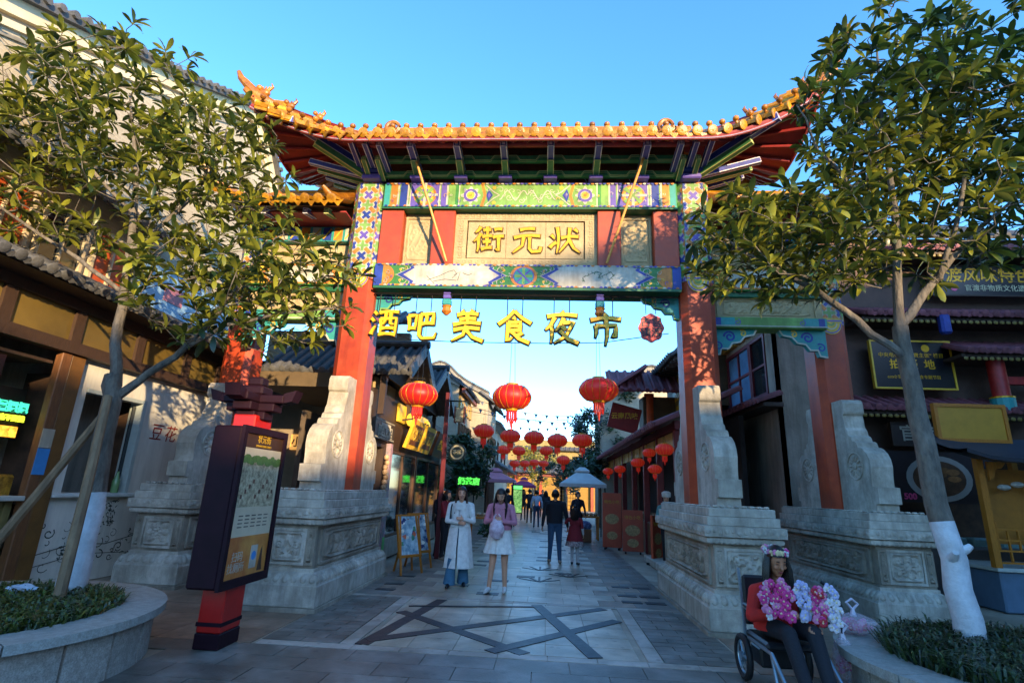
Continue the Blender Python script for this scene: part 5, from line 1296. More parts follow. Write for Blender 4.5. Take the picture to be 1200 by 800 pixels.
# ================================================================== FOOD KIOSK at the right edge
K=thing('wooden_food_kiosk','honey-wood food kiosk with dark curved roof and blue-grey base at the right edge','kiosk',(7.5,2.5,0))
MB().b2((.1,-.0,0),(1.6,1.2,.6),ch=.02).build('base',M('base_bluegrey','5d7286',.6,.12,4,dirt=.2),K); MB().b2((.05,-.05,.6),(1.65,1.25,.66),ch=.01).build('counter_top',M('counter_pale','b9b8ae'),K)
for x,y in((.08,.0),(1.55,.0),(.08,1.15),(1.55,1.15)): MB().b2((x-.05,y-.05,.66),(x+.05,y+.05,2.4)).build('post',woodO,K)
lat=obj('lattice_panel',None,K)
for z in(.72,.9,1.06,1.22): MB().b2((.13,-.02,z),(1.5,.02,z+.028)).build('rail',woodO,lat)
for i in range(9): MB().b2((.16+i*.16,-.015,.75 if i%2 else .9),(.185+i*.16,.015,1.22 if i%3 else 1.35)).build('baluster',woodO,lat)
MB().b2((.35,.3,1.0),(1.5,.36,2.2)).build('back_panel',M('honey_panel','a8691f',.5,.15,5),K)
for k,x in enumerate((.22,1.5)): MB().prism([(0,0),(.3,0),(.22,-.1),(.12,-.12),(.08,-.25),(0,-.3)],(x,-.01,2.3),X3 if k==0 else -X3,Z3,Y3*.04).build('fret_bracket',woodO,K)
rf=MB(); P=[]
for v in np.linspace(0,1,7):
    row=[]
    for u_ in np.linspace(0,1,9):
        xx=-.45+2.6*u_; lift=.14*(2*u_-1)**4
        row.append(Vector((xx,-.55+1.1*v,2.32+lift+.42*v**1.6-.05*math.sin(PI*v))))
    P.append(row)
rf.grid(P); rf.grid([[p-Vector((0,0,.06)) for p in r] for r in P[::-1]])
for a,b in zip(P[0][:-1],P[0][1:]): rf._add([a,b,b-Vector((0,0,.06)),a-Vector((0,0,.06))],[(3,2,1,0)])
rf.build('curved_roof',M('kiosk_roof_dark','232129',.55,.15,6),K,smooth=True)
MB().b2((-.1,.45,2.72),(1.0,.5,3.28)).build('gilt_panel',M('gilt_panel','b98428',.45,.12,5),K)
f=MB(); 
for a,b_,c,d in((-.16,-.1,2.66,3.34),(1.0,1.06,2.66,3.34),(-.1,1.0,2.66,2.72),(-.1,1.0,3.28,3.34)): f.b2((a,.43,c),(b_,.52,d))
f.build('gilt_panel_frame',woodO,K)
for i in range(5): MB().ell((.5+i*.22,.1,1.9+.05*(i%2)),(.1,.08,.05),8,5).build('hanging_flower',M('white_flower','b0aaa0',.8,.3,20),K,smooth=True)
MB().lathe([(.0,0),(.07,0),(.08,.2),(.06,.22),(0,.22)],10,(.75,.12,.66)).build('jar',M('jar_cream','b8b0a0',.3,.1,5),K,smooth=True)
# ================================================================== RIGHT STREET STALL ROW (x=3.2.., faces -X)
S=thing('right_red_stall_row','row of red-posted stalls under a long purple tiled eave on the right of the street','building',(3.2,0,0))
crim=M('stall_crimson','6e1c1c',.5,.25,4)
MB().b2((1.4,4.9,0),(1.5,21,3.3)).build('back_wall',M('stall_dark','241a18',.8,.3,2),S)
for y in(5.0,6.9,8.8,10.9,13.2,15.6,18.2,20.8): MB().b2((.0,y-.08,0),(.16,y+.08,3.15),ch=.015).build('post',crim,S)
MB().b2((.0,4.8,2.95),(.14,21,3.12)).build('lintel',crim,S)
for i in range(14): MB().b2((.03,5.1+i*1.12,2.62),(.08,6.0+i*1.12,2.92)).build('lattice_panel',M('gilt_lattice','b89040'),S)
tile_roof(S,(-.45,4.7,3.05),(-.45,21.2,3.05),(1.9,0,.85),tileP,.24,.06,'eave_roof')
for a,b in((7.0,8.7),(9.0,10.8),(11.1,13.0)): MB().b2((.05,a,.0),(.6,b,.85),ch=.02).build('stall_counter',woodM,S)
for i in range(10): MB().box((.3,7.2+i*.55,.95),(.35,.3,.2),ch=.03).build('goods_box',M('goods','8a6a4a',.6,.4,6,rand=.5),S)
MB().b2((-.35,3.9,0),(.05,7.0,.16),ch=.02).build('stone_step',stone,S)
# raised lantern-roofed pavilion corner above the stalls
PV=thing('stall_pavilion_roof','small upturned purple roof on an orange and green post above the right stalls','building',(3.5,9.2,0))
tile_roof(PV,(-1.3,-.9,4.45),(-1.3,2.4,4.45),(1.1,0,.75),tileP,.22,.05,'roof_slope'); tile_roof(PV,(1.1,-.9,4.45),(-1.3,-.9,4.45),(0,1.0,.75),tileP,.22,.05,'roof_slope')
MB().tube([(-1.45,-1.05,4.65),(-1.2,-.85,4.5),(-.6,-.3,4.85),(-.15,.1,5.2)],[.03,.06,.07,.07],8).build('hip_ridge',tileP,PV,smooth=True)
MB().lathe([(.16,3.1),(.16,3.55),(.16,3.55)],12).build('green_band',M('post_green2','2f8a5a',.5),PV); MB().lathe([(.15,3.55),(.15,4.5),(.15,4.5)],12).build('post',M('pillar_orange','c4501c',.5),PV,smooth=True); MB().lathe([(.165,3.3),(.165,3.36),(.16,3.36)],12).build('gold_ring',gold,PV)
sb_=MB().box((-.75,.0,3.75),(.9,.08,.75),rot=Matrix.Rotation(.25,3,'Y'),ch=.01).build('tilted_red_sign',M('tilted_sign_red','8a1c18',.5,.2,6),PV); text('云南风味',.2,(-.75,-.045,3.8),m=goldp,parent=sb_,ext=.003,bold=.004)
MB().b2((-.2,-.1,3.2),(.8,.6,4.4)).build('upper_wall',M('umber_wall','5a4a34'),PV)
# gilt name board high on the right
GB=thing('gilt_wall_board','large weathered gold board with rows of writing beside the right column','sign',(4.3,8.4,4.3))
MB().b2((-.05,-.9,-.55),(.05,1.0,.75),ch=.01).build('panel',M('board_old_gold','7a6428',.5,.25,4),GB)
for k,t in enumerate(('官渡古镇','民俗文化街','状元及第')): text(t,.26,(-.056,.05,.45-.4*k),'-X',goldp,GB,ext=.003,bold=.003)
MB().tube([(-.3,-.6,.95),(-.05,-.6,.8)],.02,6).ell((-.35,-.6,.95),(.12,.08,.06)).build('spot_lamp',iron,GB)
GW=thing('upper_right_house','dark-eaved upper storey with lattice rafters above the gold board','building',(4.35,7.2,0))
MB().b2((.05,.0,3.9),(3,3.6,6.0)).build('wall',M('umber_wall','5a4a34'),GW); tile_roof(GW,(-.7,-.4,5.15),(-.7,3.8,5.15),(2.2,0,1.3),tileG,.22,.05,'roof')
for i in range(12): MB().b2((-.6,-.3+i*.34,5.02),(.1,-.22+i*.34,5.1)).build('rafter',woodD,GW)
HR=thing('far_right_curved_gable','sunlit house with curved hump gable rising above the right-hand trees','building',(0,18,0))
cr=[(3.0,5.82),(3.5,6.1),(4.2,6.65),(4.5,6.95),(4.8,7.22),(5.1,7.37),(5.35,7.4),(5.6,7.33),(5.9,7.1),(6.3,6.7),(7.5,6.3)]
MB().prism([(3.0,0)]+cr+[(7.5,0)],(0,0,0),X3,Z3,Y3*4).build('wall',brickY,HR); coping(HR,cr)
# standing menu boards on the right of the street
for k,(x,y,w_,h_,rz,l) in enumerate(((2.4,9.6,.56,1.52,-.25,'tall orange-red menu board standing by the right stalls, farthest of three'),(2.85,8.7,.56,1.08,-.15,'shorter orange-red menu board in the middle of the three right boards'),(3.05,6.4,.5,1.05,.9,'orange-red menu board nearest the right pedestal'))):
    t=thing('menu_board',l,'menu board',(x,y,0),rz,'menu boards by the right stalls')
    MB().b2((-w_/2,-.03,.05),(w_/2,.03,h_+.05),ch=.008).build('panel',M('board_vermilion','b0482c',.5,.15,4),t)
    for s_ in(-1,1): MB().b2((s_*w_*.35-.02,-.18,0),(s_*w_*.35+.02,.18,.05)).build('foot',iron,t)
    MB().poly(circ(0,0,w_*.36,18,w_*.26),(0,-.034,h_*.55),X3,Z3).build('food_print',M('board_food_print','a88a5a',.5,.5,20),t); MB().poly(circ(0,0,w_*.28,18,w_*.2),(0,-.036,h_*.25),X3,Z3).build('food_print',M('board_food_print','a88a5a'),t)
    text('特色小吃',w_*.2,(0,-.036,h_*.86),m=yellowP,parent=t,ext=.002)
# lanterns under the right eave
for x,y,z,sc,l in((2.95,4.75,2.5,.62,'nearest the right column under the purple eave'),(2.9,5.6,2.12,.5,'hung lower, second under the purple eave'),(2.95,8.2,2.4,.6,'beside the middle menu board under the purple eave'),(2.95,6.5,2.55,.5,'small, half hidden third under the purple eave'),(2.9,11.5,2.35,.6,'fourth along the purple eave'),(2.9,15,2.4,.65,'farthest along the purple eave')):
    lantern(x,y,z,sc,'red and gold stall lantern '+l,'lanterns along the right stalls',.25)
# ================================================================== ADDED UNSEEN PLAZA BUILDINGS THAT SHADE THE SCENE
def plaza(x0,x1,y0,y1,h_,l,face):  # unseen block, placed and sized for the shade it casts
    t=thing('plaza_shade_block',l,'building'); wm=M('shade_block_wall','8a8074',.85,.12,2,dirt=.2)
    MB().b2((x0,y0,0),(x1,y1,h_-.4)).build('wall',wm,t); MB().b2((x0-.0,y0-.3,h_-.4),(x1,y1+.3,h_),ch=.04).build('cornice',tileG,t)
    for z in np.arange(1.2,h_-1.6,2.8):
        for q in (np.arange(x0+.6,x1-1.4,2.6) if face=='Y' else np.arange(y0+.6,y1-1.4,2.6)):
            (MB().b2((q,y1-.04,z),(q+1.2,y1+.04,z+1.4)) if face=='Y' else MB().b2((x0-.04,q,z),(x0+.04,q+1.2,z+1.4))).build('window',winG,t)
    return t
DX,DZ=6.25,.5
plaza(-22,16.9+DX,-53,-45,11.6+DZ,'long unseen plaza house added to cast shade, far behind the viewpoint','Y'); plaza(16.9+DX,20.4+DX,-53,-45,10.2+DZ,'narrow unseen plaza block added to cast shade, far behind the viewpoint','Y'); plaza(20.4+DX,24.0+DX,-53,-45,11.4+DZ,'slim unseen plaza block added to cast shade, far behind on the right','Y')
t=plaza(24.0+DX,52,-53,-45,11.9+DZ,'added unseen plaza block whose open top storey lets a band of sun through','Y')
for x in(23.4,27.2,31,35,39,43): MB().b2((x+DX-.1,-45.9,11.2),(x+DX+.1,-45.7,14.45+DZ)).build('sun_gap_post',crim,t)  # added open storey, a gap that lets sun reach the right column
MB().prism([(21.85+DX,14.42+DZ),(52.4,14.42+DZ),(52.4,16.2+DZ),(27+DX,16.0+DZ),(24.4+DX,15.1+DZ)],(0,-44.9,0),X3,Z3,-Y3*2.2).build('shade_wedge_roof',tileG,t)  # added wedge roof, shaped to throw slanting shade on the inscription band
plaza(13.5,20,-16,3.6,8.3,'unseen block added to shade the right snack building','X')  # added out of view to keep sun off the right building and kiosk
# ================================================================== PLANTERS
def planter(cx,cy,r,label,seed):
    t=thing('stone_planter',label,'planter',(cx,cy,0))
    n=22
    for i in range(n):
        a0,a1=2*PI*i/n+.008,2*PI*(i+1)/n-.008
        def ring(r0,r1,z0,z1,a0,a1,k=4):
            mb=MB(); vs=[]
            for q in range(k+1):
                a=a0+(a1-a0)*q/k
                for rr,z in((r0,z0),(r1,z0),(r1,z1),(r0,z1)): vs.append((rr*math.cos(a),rr*math.sin(a),z))
            fs=[]
            for q in range(k):
                for j in range(4): fs.append((q*4+j,q*4+(j+1)%4,q*4+4+(j+1)%4,q*4+4+j))
            fs.append((3,2,1,0)); fs.append((k*4,k*4+1,k*4+2,k*4+3)); mb._add(vs,fs); return mb
        ring(r-.3,r-.08,0,.355,a0,a1).build('facing_slab',granite,t)
    for i in range(11):
        a0,a1=2*PI*i/11+.004,2*PI*(i+1)/11-.004
        mb=ring(r-.36,r,.36,.425,a0,a1,7); mb.build('rim_stone',M('planter_rim_granite','a3a39c',.5,.25,80,.15,120,dirt=.2,rand=.05),t)
    MB().lathe([(r-.32,.0),(r-.32,.36),(r-.45,.39),(0,.42)],28).build('soil',M('planter_soil','3a3024',.95,.4,20,.6,30),t)
    return t
planter(-4.36,-2.5,1.47,'round granite planter holding the left tree',1); planter(4.27,-2.3,1.45,'round granite planter holding the right tree',2)
def ground_cover(cx,cy,r,name,label,m,n,lo,hi,seed):
    rs=random.Random(seed); mb=MB()
    for i in range(n):
        q=r*math.sqrt(rs.random()); a=rs.uniform(0,6.283); x,y=cx+q*math.cos(a),cy+q*math.sin(a); h=rs.uniform(lo,hi); b=rs.uniform(0,6.283); ln=rs.uniform(.3,1.3)*h; wd=rs.uniform(.006,.012)
        z=.395; dx,dy=math.cos(b),math.sin(b)
        p=[(x-dy*wd,y+dx*wd,z),(x+dy*wd,y-dx*wd,z),(x+dx*ln*.6+dy*wd*.8,y+dy*ln*.6-dx*wd*.8,z+h*.75),(x+dx*ln*.6-dy*wd*.8,y+dy*ln*.6+dx*wd*.8,z+h*.75),(x+dx*ln*1.2,y+dy*ln*1.2,z+h*.8)]
        mb._add(p,[(0,1,2,3),(3,2,4)])
    o=mb.build(name,m,None,label=label,cat='grass',kind='stuff'); return o
ground_cover(-4.36,-2.5,1.12,'ground_cover','short dark grass filling the left planter',leafmat('grass_blade','2c3a18','5a6a2a',.15),9000,.05,.12,5)
ground_cover(4.27,-2.3,1.1,'ground_cover','strappy dark green plants filling the right planter',leafmat('strap_leaf','1c2a18','46582a',.15),9000,.08,.2,6)
# ================================================================== FOREGROUND TREES
bark=M('grey_bark','6a6258',.85,.45,18,1.0,30,stretch=(1,1,.35),dirt=.25); wash=M('trunk_whitewash','c8ccd0',.8,.12,14,.4,35,dirt=.15)
leafM=leafmat('magnolia_leaf','2c3e1c','9c9c34',.3)
def leaf_mesh(name,m):
    vs=[];fs=[]
    ys=[0,.12,.35,.62,.85,1]; ws=[.015,.05,.115,.155,.115,0.01]; dz=[0,.02,.03,.0,-.06,-.14]
    for y,w_,z in zip(ys,ws,dz): vs+=[(-w_,y,z+w_*.25),(0,y,z),(w_,y,z+w_*.25)]
    for i in range(5):
        for j in range(2): a=i*3+j; fs.append((a,a+1,a+4,a+3))
    return vs,fs
LV,LF=leaf_mesh('leaf',leafM); LVa=np.array(LV)
_lm=MB(); _lm._add(LV,LF); leafMesh=_lm.mesh('leaf_mesh',leafM,True)
def tree(name,label,base,limbs,blobs,ntips,seed,wash_h,bump_pts=()):
    rs=random.Random(seed); T=thing(name,label,'tree',(0,0,0))
    nodes=[];   # (pos, parent index, radius)
    # trunk and main limbs as given polylines (refined)
    def addpath(pts,rads,par):
        idx=par
        for k,(p,r) in enumerate(zip(pts,rads)):
            nodes.append([Vector(p),idx,r]); idx=len(nodes)-1
        return idx
    paths=[]
    for li,(pts,rads,par,nm) in enumerate(limbs):
        # resample
        P=[];Rr=[]
        for (a,b,ra,rb) in zip(pts[:-1],pts[1:],rads[:-1],rads[1:]):
            for t in(0,.34,.67): 
                j=.02*(0 if (li==0 and len(P)<1) else 1); P.append(Vector(a).lerp(Vector(b),t)+Vector((rs.uniform(-j,j),rs.uniform(-j,j),0))); Rr.append(ra+(rb-ra)*t)
        P.append(Vector(pts[-1])); Rr.append(rads[-1])
        pi=-1
        if nodes and li>0:
            pi=min(range(len(nodes)),key=lambda i:(nodes[i][0]-P[0]).length); 
        i0=len(nodes); addpath(P,Rr,pi)
        full=([nodes[pi][0]] if pi>=0 else [])+P; fr=([Rr[0]] if pi>=0 else [])+Rr
        if li==0:
            zw=wash_h; lowP=[p for p in full if p.z<=zw]; k=len(lowP)
            cut=full[k-1].lerp(full[k],(zw-full[k-1].z)/(full[k].z-full[k-1].z)); cr=fr[k-1]
            tw=MB().tube(lowP+[cut],fr[:k-1]+[cr*1.0,cr*.99],12); 
            MB().tube(lowP+[cut],[q*1.02 for q in fr[:k]]+[cr*1.01],12).build('whitewashed_trunk',wash,T,smooth=True)
            MB().tube([cut]+full[k:],[cr]+fr[k:],12).build('trunk',bark,T,smooth=True)
        else: MB().tube(full,[q*.82 for q in fr],9).build('limb',bark,T,smooth=True)
    # tips
    tips=[]
    for _ in range(ntips*6):
        b=rs.choices(blobs,weights=[q[2] for q in blobs])[0]; c,r,_w=b
        v=Vector((rs.gauss(0,1),rs.gauss(0,1),rs.gauss(0,1))).normalized()*(rs.random()**.42)
        p=Vector((c[0]+v.x*r[0],c[1]+v.y*r[1],c[2]+v.z*r[2]))
        if all((p-q).length>.14 for q in tips): tips.append(p)
        if len(tips)>=ntips: break
    n0=len(nodes)
    root=Vector(limbs[0][0][-1]); tips.sort(key=lambda p:(p-root).length)
    tw=MB(); ends=[]; br=[]
    for p in tips:
        best=min(range(len(nodes)),key=lambda i:(nodes[i][0]-p).length+(.5 if nodes[i][0].z>p.z+.1 else 0)+(9 if nodes[i][0].z<2.0 else 0))
        a=nodes[best][0]; L=(p-a).length; ns=max(2,int(L/.16)); pr=min(nodes[best][2]*.8,.028); pts=[a]
        bow=Vector((rs.uniform(-.1,.1),rs.uniform(-.1,.1),-.12*L))
        for k in range(1,ns+1):
            t=k/ns; q=a.lerp(p,t)+bow*math.sin(PI*t)*.8+Vector((rs.uniform(-.02,.02),)*3); pts.append(q)
        r0=max(.006,min(pr,.006+.016*L)); rad=[r0+(.0045-r0)*k/ns for k in range(ns+1)]
        idx=best
        for q,rr in zip(pts[1:],rad[1:]): nodes.append([q,idx,rr]); idx=len(nodes)-1
        (br.append((pts,rad)) if L>.55 else tw.tube(pts,rad,5,cap=False))
        ends.append((pts[-1],(pts[-1]-pts[-2]).normalized()))
        if ns>3: ends.append((pts[-2],((pts[-2]-pts[-3]).normalized()+Vector((rs.uniform(-.7,.7),rs.uniform(-.7,.7),rs.uniform(-.2,.6)))).normalized()))
    for pts,rad in br: MB().tube(pts,rad,6,cap=False).build('branch',bark,T,smooth=True)
    tw.build('twigs',bark,T,smooth=True,kind='stuff')
    # whorled leaves
    mats=[]
    for p,d in ends:
        d=(d+Vector((0,0,.35))).normalized(); u=d.orthogonal().normalized(); v=d.cross(u); n=rs.randint(7,12); ph=rs.uniform(0,6)
        for k in range(n):
            a=ph+k*2.4; el=rs.uniform(.15,.9) if k<n-2 else rs.uniform(.9,1.3)
            dr=(u*math.cos(a)+v*math.sin(a))*math.cos(el)+d*math.sin(el); dr.z-=.45*rs.random(); dr.normalize()
            L=rs.choice((1,1,1,.75))*rs.uniform(.13,.235); sd_=dr.cross(Z3); sd_=sd_.normalized() if sd_.length>.1 else u
            nz=sd_.cross(dr); tl=rs.uniform(-.6,.6); sd2=sd_*math.cos(tl)+nz*math.sin(tl); nz2=sd2.cross(dr)
            m4=Matrix((sd2,dr,nz2)).transposed()*1.0
            mats.append((p+d*rs.uniform(-.05,.02),m4,L))
    mats.sort(key=lambda q:(q[0]-CAM).length-.8*q[2])
    for p,m3,L in mats[:300]:
        o=obj('leaf',leafMesh,T); mm=(m3*L).to_4x4(); mm.translation=p; o.matrix_local=mm
    V=[];F=[]; nv=len(LV)
    for i,(p,m3,L) in enumerate(mats[300:]):
        V.append(LVa@(np.array(m3)*L).T+np.array(p)); F+= [tuple(q+i*nv for q in f) for f in LF]
    me=bpy.data.meshes.new('crown'); me.from_pydata(np.concatenate(V).tolist(),[],F); me.materials.append(leafM); me.polygons.foreach_set('use_smooth',[True]*len(me.polygons)); me.update()
    obj('crown',me,T,kind='stuff')
    return T
tree('broadleaf_tree','leafy tree with grey trunk propped by poles in the left planter',(-4.25,-1.55,.4),[
 ([(-4.25,-1.55,.38),(-4.27,-1.5,1.2),(-4.36,-1.45,2.3),(-4.45,-1.42,2.6)],[.135,.105,.095,.09],-1,'t'),
 ([(-4.42,-1.43,2.5),(-4.55,-1.4,3.2),(-4.62,-1.4,3.9),(-4.75,-1.4,5.0),(-5.2,-1.4,6.4)],[.08,.065,.055,.04,.012],0,'l'),
 ([(-4.38,-1.45,2.35),(-4.05,-1.4,2.65),(-3.7,-1.4,2.95),(-3.35,-1.35,3.5),(-3.0,-1.3,4.4)],[.065,.05,.045,.03,.012],0,'l'),
 ([(-3.7,-1.4,2.95),(-3.2,-1.5,3.2),(-2.6,-1.5,3.35),(-2.0,-1.45,3.45)],[.03,.026,.02,.01],0,'l'),
 ([(-4.6,-1.4,3.6),(-5.2,-1.5,4.0),(-5.9,-1.6,4.4),(-6.7,-1.6,4.9)],[.035,.03,.022,.01],0,'l'),
 ([(-4.65,-1.4,4.1),(-4.3,-1.2,4.8),(-4.0,-1.1,5.6),(-4.0,-1.0,6.4)],[.035,.03,.02,.01],0,'l'),
 ([(-4.7,-1.4,4.6),(-5.3,-1.6,5.2),(-6.0,-1.7,5.8),(-6.6,-1.7,6.4)],[.03,.025,.018,.01],0,'l')],
 [((-5.1,-1.4,5.7),(1.4,1.2,1.65),1.0),((-3.2,-1.3,3.75),(1.5,1.0,.8),.8),((-6.5,-1.5,5.7),(1.1,1.0,1.5),.6),((-3.9,-1.2,5.2),(1.1,1.0,1.1),.5)],640,21,1.35)
tree('broadleaf_tree','leafy tree with whitewashed lower trunk in the right planter',(4.05,-1.72,.4),[
 ([(4.08,-1.72,.38),(4.06,-1.68,1.1),(4.02,-1.65,1.8),(4.0,-1.62,2.7),(4.0,-1.6,3.3)],[.115,.097,.09,.078,.07],-1,'t'),
 ([(3.99,-1.62,2.95),(3.6,-1.6,3.35),(3.2,-1.6,3.7),(2.7,-1.6,4.0),(2.2,-1.6,4.35)],[.05,.045,.038,.026,.01],0,'l'),
 ([(4.0,-1.6,3.3),(4.08,-1.6,4.0),(4.15,-1.6,4.7),(4.15,-1.6,5.8),(4.28,-1.6,7.0)],[.06,.05,.042,.026,.01],0,'l'),
 ([(4.0,-1.6,3.3),(4.35,-1.55,3.7),(4.7,-1.5,4.1),(5.1,-1.5,4.5),(5.6,-1.5,4.9)],[.06,.05,.04,.03,.012],0,'l'),
 ([(4.5,-1.55,3.85),(4.75,-1.7,4.6),(4.95,-1.7,5.4),(5.2,-1.7,6.2)],[.035,.028,.02,.01],0,'l'),
 ([(4.1,-1.6,4.2),(3.7,-1.7,4.8),(3.4,-1.7,5.3),(3.2,-1.7,5.9)],[.03,.024,.018,.009],0,'l')],
 [((4.35,-1.6,5.5),(1.1,1.0,1.75),1.1),((3.0,-1.6,4.2),(1.2,.8,.65),.8),((5.6,-1.6,5.5),(1.2,1.0,1.75),1.0)],720,33,1.42)
_kn=MB()
for x,y,z,dx,dy in((4.03,-1.74,1.12,-.02,-.08),(4.12,-1.72,1.18,.08,-.03)): _kn.tube([(x,y,z),(x+dx*.6,y+dy*.6,z+.02),(x+dx,y+dy,z+.05)],[.05,.035,.024],9)
_kn.build('branch_stub',wash,[o for o in bpy.data.objects if o.name.startswith('broadleaf_tree')][-1],smooth=True)
# timber props against the left trunk
for a,b,l in(((-3.95,-2.0,.4),(-4.28,-1.62,2.35),'front timber prop leaning on the left tree trunk, foot in the planter soil'),((-5.25,-1.75,.38),(-4.4,-1.5,2.15),'rear timber prop slanting from lower left up to the left trunk')):
    MB().tube([a,(Vector(a)+Vector(b))/2+Vector((.01,0,0)),b],[.05,.046,.04],8).build('timber_prop',M('prop_wood','7a6248',.8,.35,10,.3,40,stretch=(1,1,.3)),smooth=True,label=l,cat='prop',group='timber props')
pb_=MB(); rs=random.Random(2); pb_.ell((-4.55,-1.75,.44),(.16,.12,.05),14,8); pb_.v=[(x+rs.uniform(-.015,.015),y+rs.uniform(-.015,.015),z+rs.uniform(-.012,.012)) for x,y,z in pb_.v]
pb_.build('plastic_bag',M('pale_plastic','a9bfd0',.35,.15,12),label='crumpled pale blue plastic bag lying by the left trunk',cat='plastic bag')
# ================================================================== INFORMATION SIGN
I=thing('information_sign','purple-black map sign box on a red post leaning over the left pavement','sign',(-2.7,-1.45,0))
pur=M('sign_maroon_black','220b16',.65,.2,6,spec=.2); redS=M('sign_post_red','b01810',.4,.12,6)
MB().b2((-.13,-.2,.14),(.11,.15,2.2),ch=.012).build('post',redS,I); MB().b2((-.135,-.205,0),(.115,.155,.14),ch=.01).build('dark_base',pur,I); MB().b2((-.135,-.205,.2),(.115,.155,.235)).build('dark_band',pur,I)
MB().b2((-.17,-.43,.55),(.13,.45,2.06),ch=.02).build('box',pur,I); 
f=MB()
for a,b,c,d in((-.44,-.38,.54,2.07),(.40,.46,.54,2.07),(-.38,.40,.54,.62),(-.38,.40,2.0,2.07)): f.b2((.13,a,c),(.165,b,d))
f.build('box_frame',pur,I)
PO=MB().b2((.131,-.38,.62),(.14,.40,2.0)).build('poster',M('poster_cream','d2c2a2',.4,.1,3),I)
def pr_(name,m,a,b,c,d,k=1): return MB().b2((.14,a,c),(.14+.0015*k,b,d)).build(name,m,PO)
pr_('poster_header',M('poster_umber','4a3020',.4),-.38,.40,1.86,2.0); text('状元街',.09,(.1425,.0,1.95),'+X',goldp,PO,ext=.001); text('ZHUANGYUAN STREET',.03,(.1425,.0,1.885),'+X',goldp,PO,ext=.001)
pr_('map_print',M('map_print','a8946a',.5,.6,26,color2='d8caa4'),-.34,.36,1.28,1.74)
for i in range(16): MB().poly(circ(0,0,.05+.02*(i%3),10,.035),(.1435+.0001*i,-.32+.045*i,1.74+.02*math.sin(i*1.7)),Y3,Z3).build('tree_print',M('map_green','5a7a3a',.5,.3,20),PO)
for i in range(10): MB().b2((.1425,-.3+.066*i,1.36+.05*(i%4)),(.1435,-.27+.066*i,1.40+.05*(i%4))).build('house_print',M('map_house','6a4030',.5,.4,20,rand=.4),PO)
for j in range(4):
    for i in range(5): MB().b2((.14,-.26+.12*i,1.19-.035*j),(.1415,-.18+.12*i,1.202-.035*j)).build('text_line',M('print_grey','6f675c',.5),PO)
pr_('poster_foot',M('poster_orange','c2602a',.4,.25,3,color2='d89a4a'),-.38,.40,.62,1.0); text('扫码\n找厕所',.1,(.143,-.17,.76),'+X',white,PO,ext=.001); MB().b2((.1415,.07,.68),(.1435,.2,.9)).build('white_card',white,PO); MB().poly(circ(0,0,.045,14),(.1445,.135,.8),Y3,Z3).build('blue_seal',M('notice_blue','3a88c8'),PO)
MB().prism([(0,0),(.1,0),(.08,.05),(.06,.2),(.05,.24),(.03,.2)],(.1415,.24,.64),Y3,Z3,X3*.0015).build('pagoda_print',M('poster_umber','4a3020'),PO)
# bracket-like crown of the sign
cr_=MB()
for z,l_ in((2.20,.34),(2.29,.52),(2.38,.70)):
    cr_.box((-.02,-.02,z),(.2,l_,.085),ch=.01); cr_.box((-.02,-.02,z),(l_,.2,.085),ch=.01)
for s_ in(-1,1): cr_.prism([(0,0),(.10,.02),(.14,.14),(.0,.1)],(-.1,-.02+s_*.34,2.34),Y3*s_,Z3,X3*.16); cr_.prism([(0,0),(.10,.02),(.14,.14),(.0,.1)],(-.02+s_*.34,-.1,2.34),X3*s_,Z3,Y3*.16)
cr_.box((-.02,-.02,2.47),(.24,.24,.1),ch=.02); cr_.box((-.02,-.02,2.57),(.16,.16,.1),ch=.02); cr_.build('bracket_crown',pur,I)
# ================================================================== EASELS
def easel(x,y,rz,label,seed):
    t=thing('picture_easel',label,'easel',(x,y,0),rz,'picture easels by the left pedestal')
    for s_ in(-1,1): MB().beam((s_*.26,-.1,0),(s_*.2,.12,1.0),.03,.03).build('leg',woodO,t)
    MB().beam((0,.38,0),(0,.12,.95),.03,.03).build('rear_leg',woodO,t); MB().box((0,-.02,.3),(.56,.06,.03)).build('ledge',woodO,t)
    rm=Matrix.Rotation(-.22,3,'X'); rs=random.Random(seed)
    bd=MB().box((0,.06,.66),(.5,.02,.68),rot=rm).build('picture',M('picture_blue'+str(seed%2),'5aa0c0' if seed%2 else '3a6a9a',.5,.5,9,color2='c8dce0'),t)
    for i in range(12):
        q=rm@Vector((rs.uniform(-.2,.2),-.013-.0004*i,rs.uniform(-.3,.3))); n_=rm@Vector((0,-1,0)); MB().poly([(rs.uniform(.02,.07)*math.cos(a),rs.uniform(.02,.07)*math.sin(a)) for a in np.linspace(0,6,7)],Vector((0,.06,.66))+q,X3,rm@Z3).build('painted_shape',M('pic_col'+str(i%4),('e8e0d0','2a3a6a','d06a4a','4a8a6a')[i%4],.5),bd)
    fr_=MB()
    for a,b,c,d in((-.28,-.25,-.37,.37),(.25,.28,-.37,.37),(-.25,.25,-.37,-.34),(-.25,.25,.34,.37)): fr_.box(Vector((0,.06,.66))+rm@Vector(((a+b)/2,-.005,(c+d)/2)),(b-a,.035,d-c),rot=rm)
    fr_.build('frame',woodO,t)
easel(-2.05,3.35,1.0,'wooden easel with bright blue picture, the nearer of two',1); easel(-2.02,4.05,1.0,'wooden easel with pale blue picture, the farther of two',2)
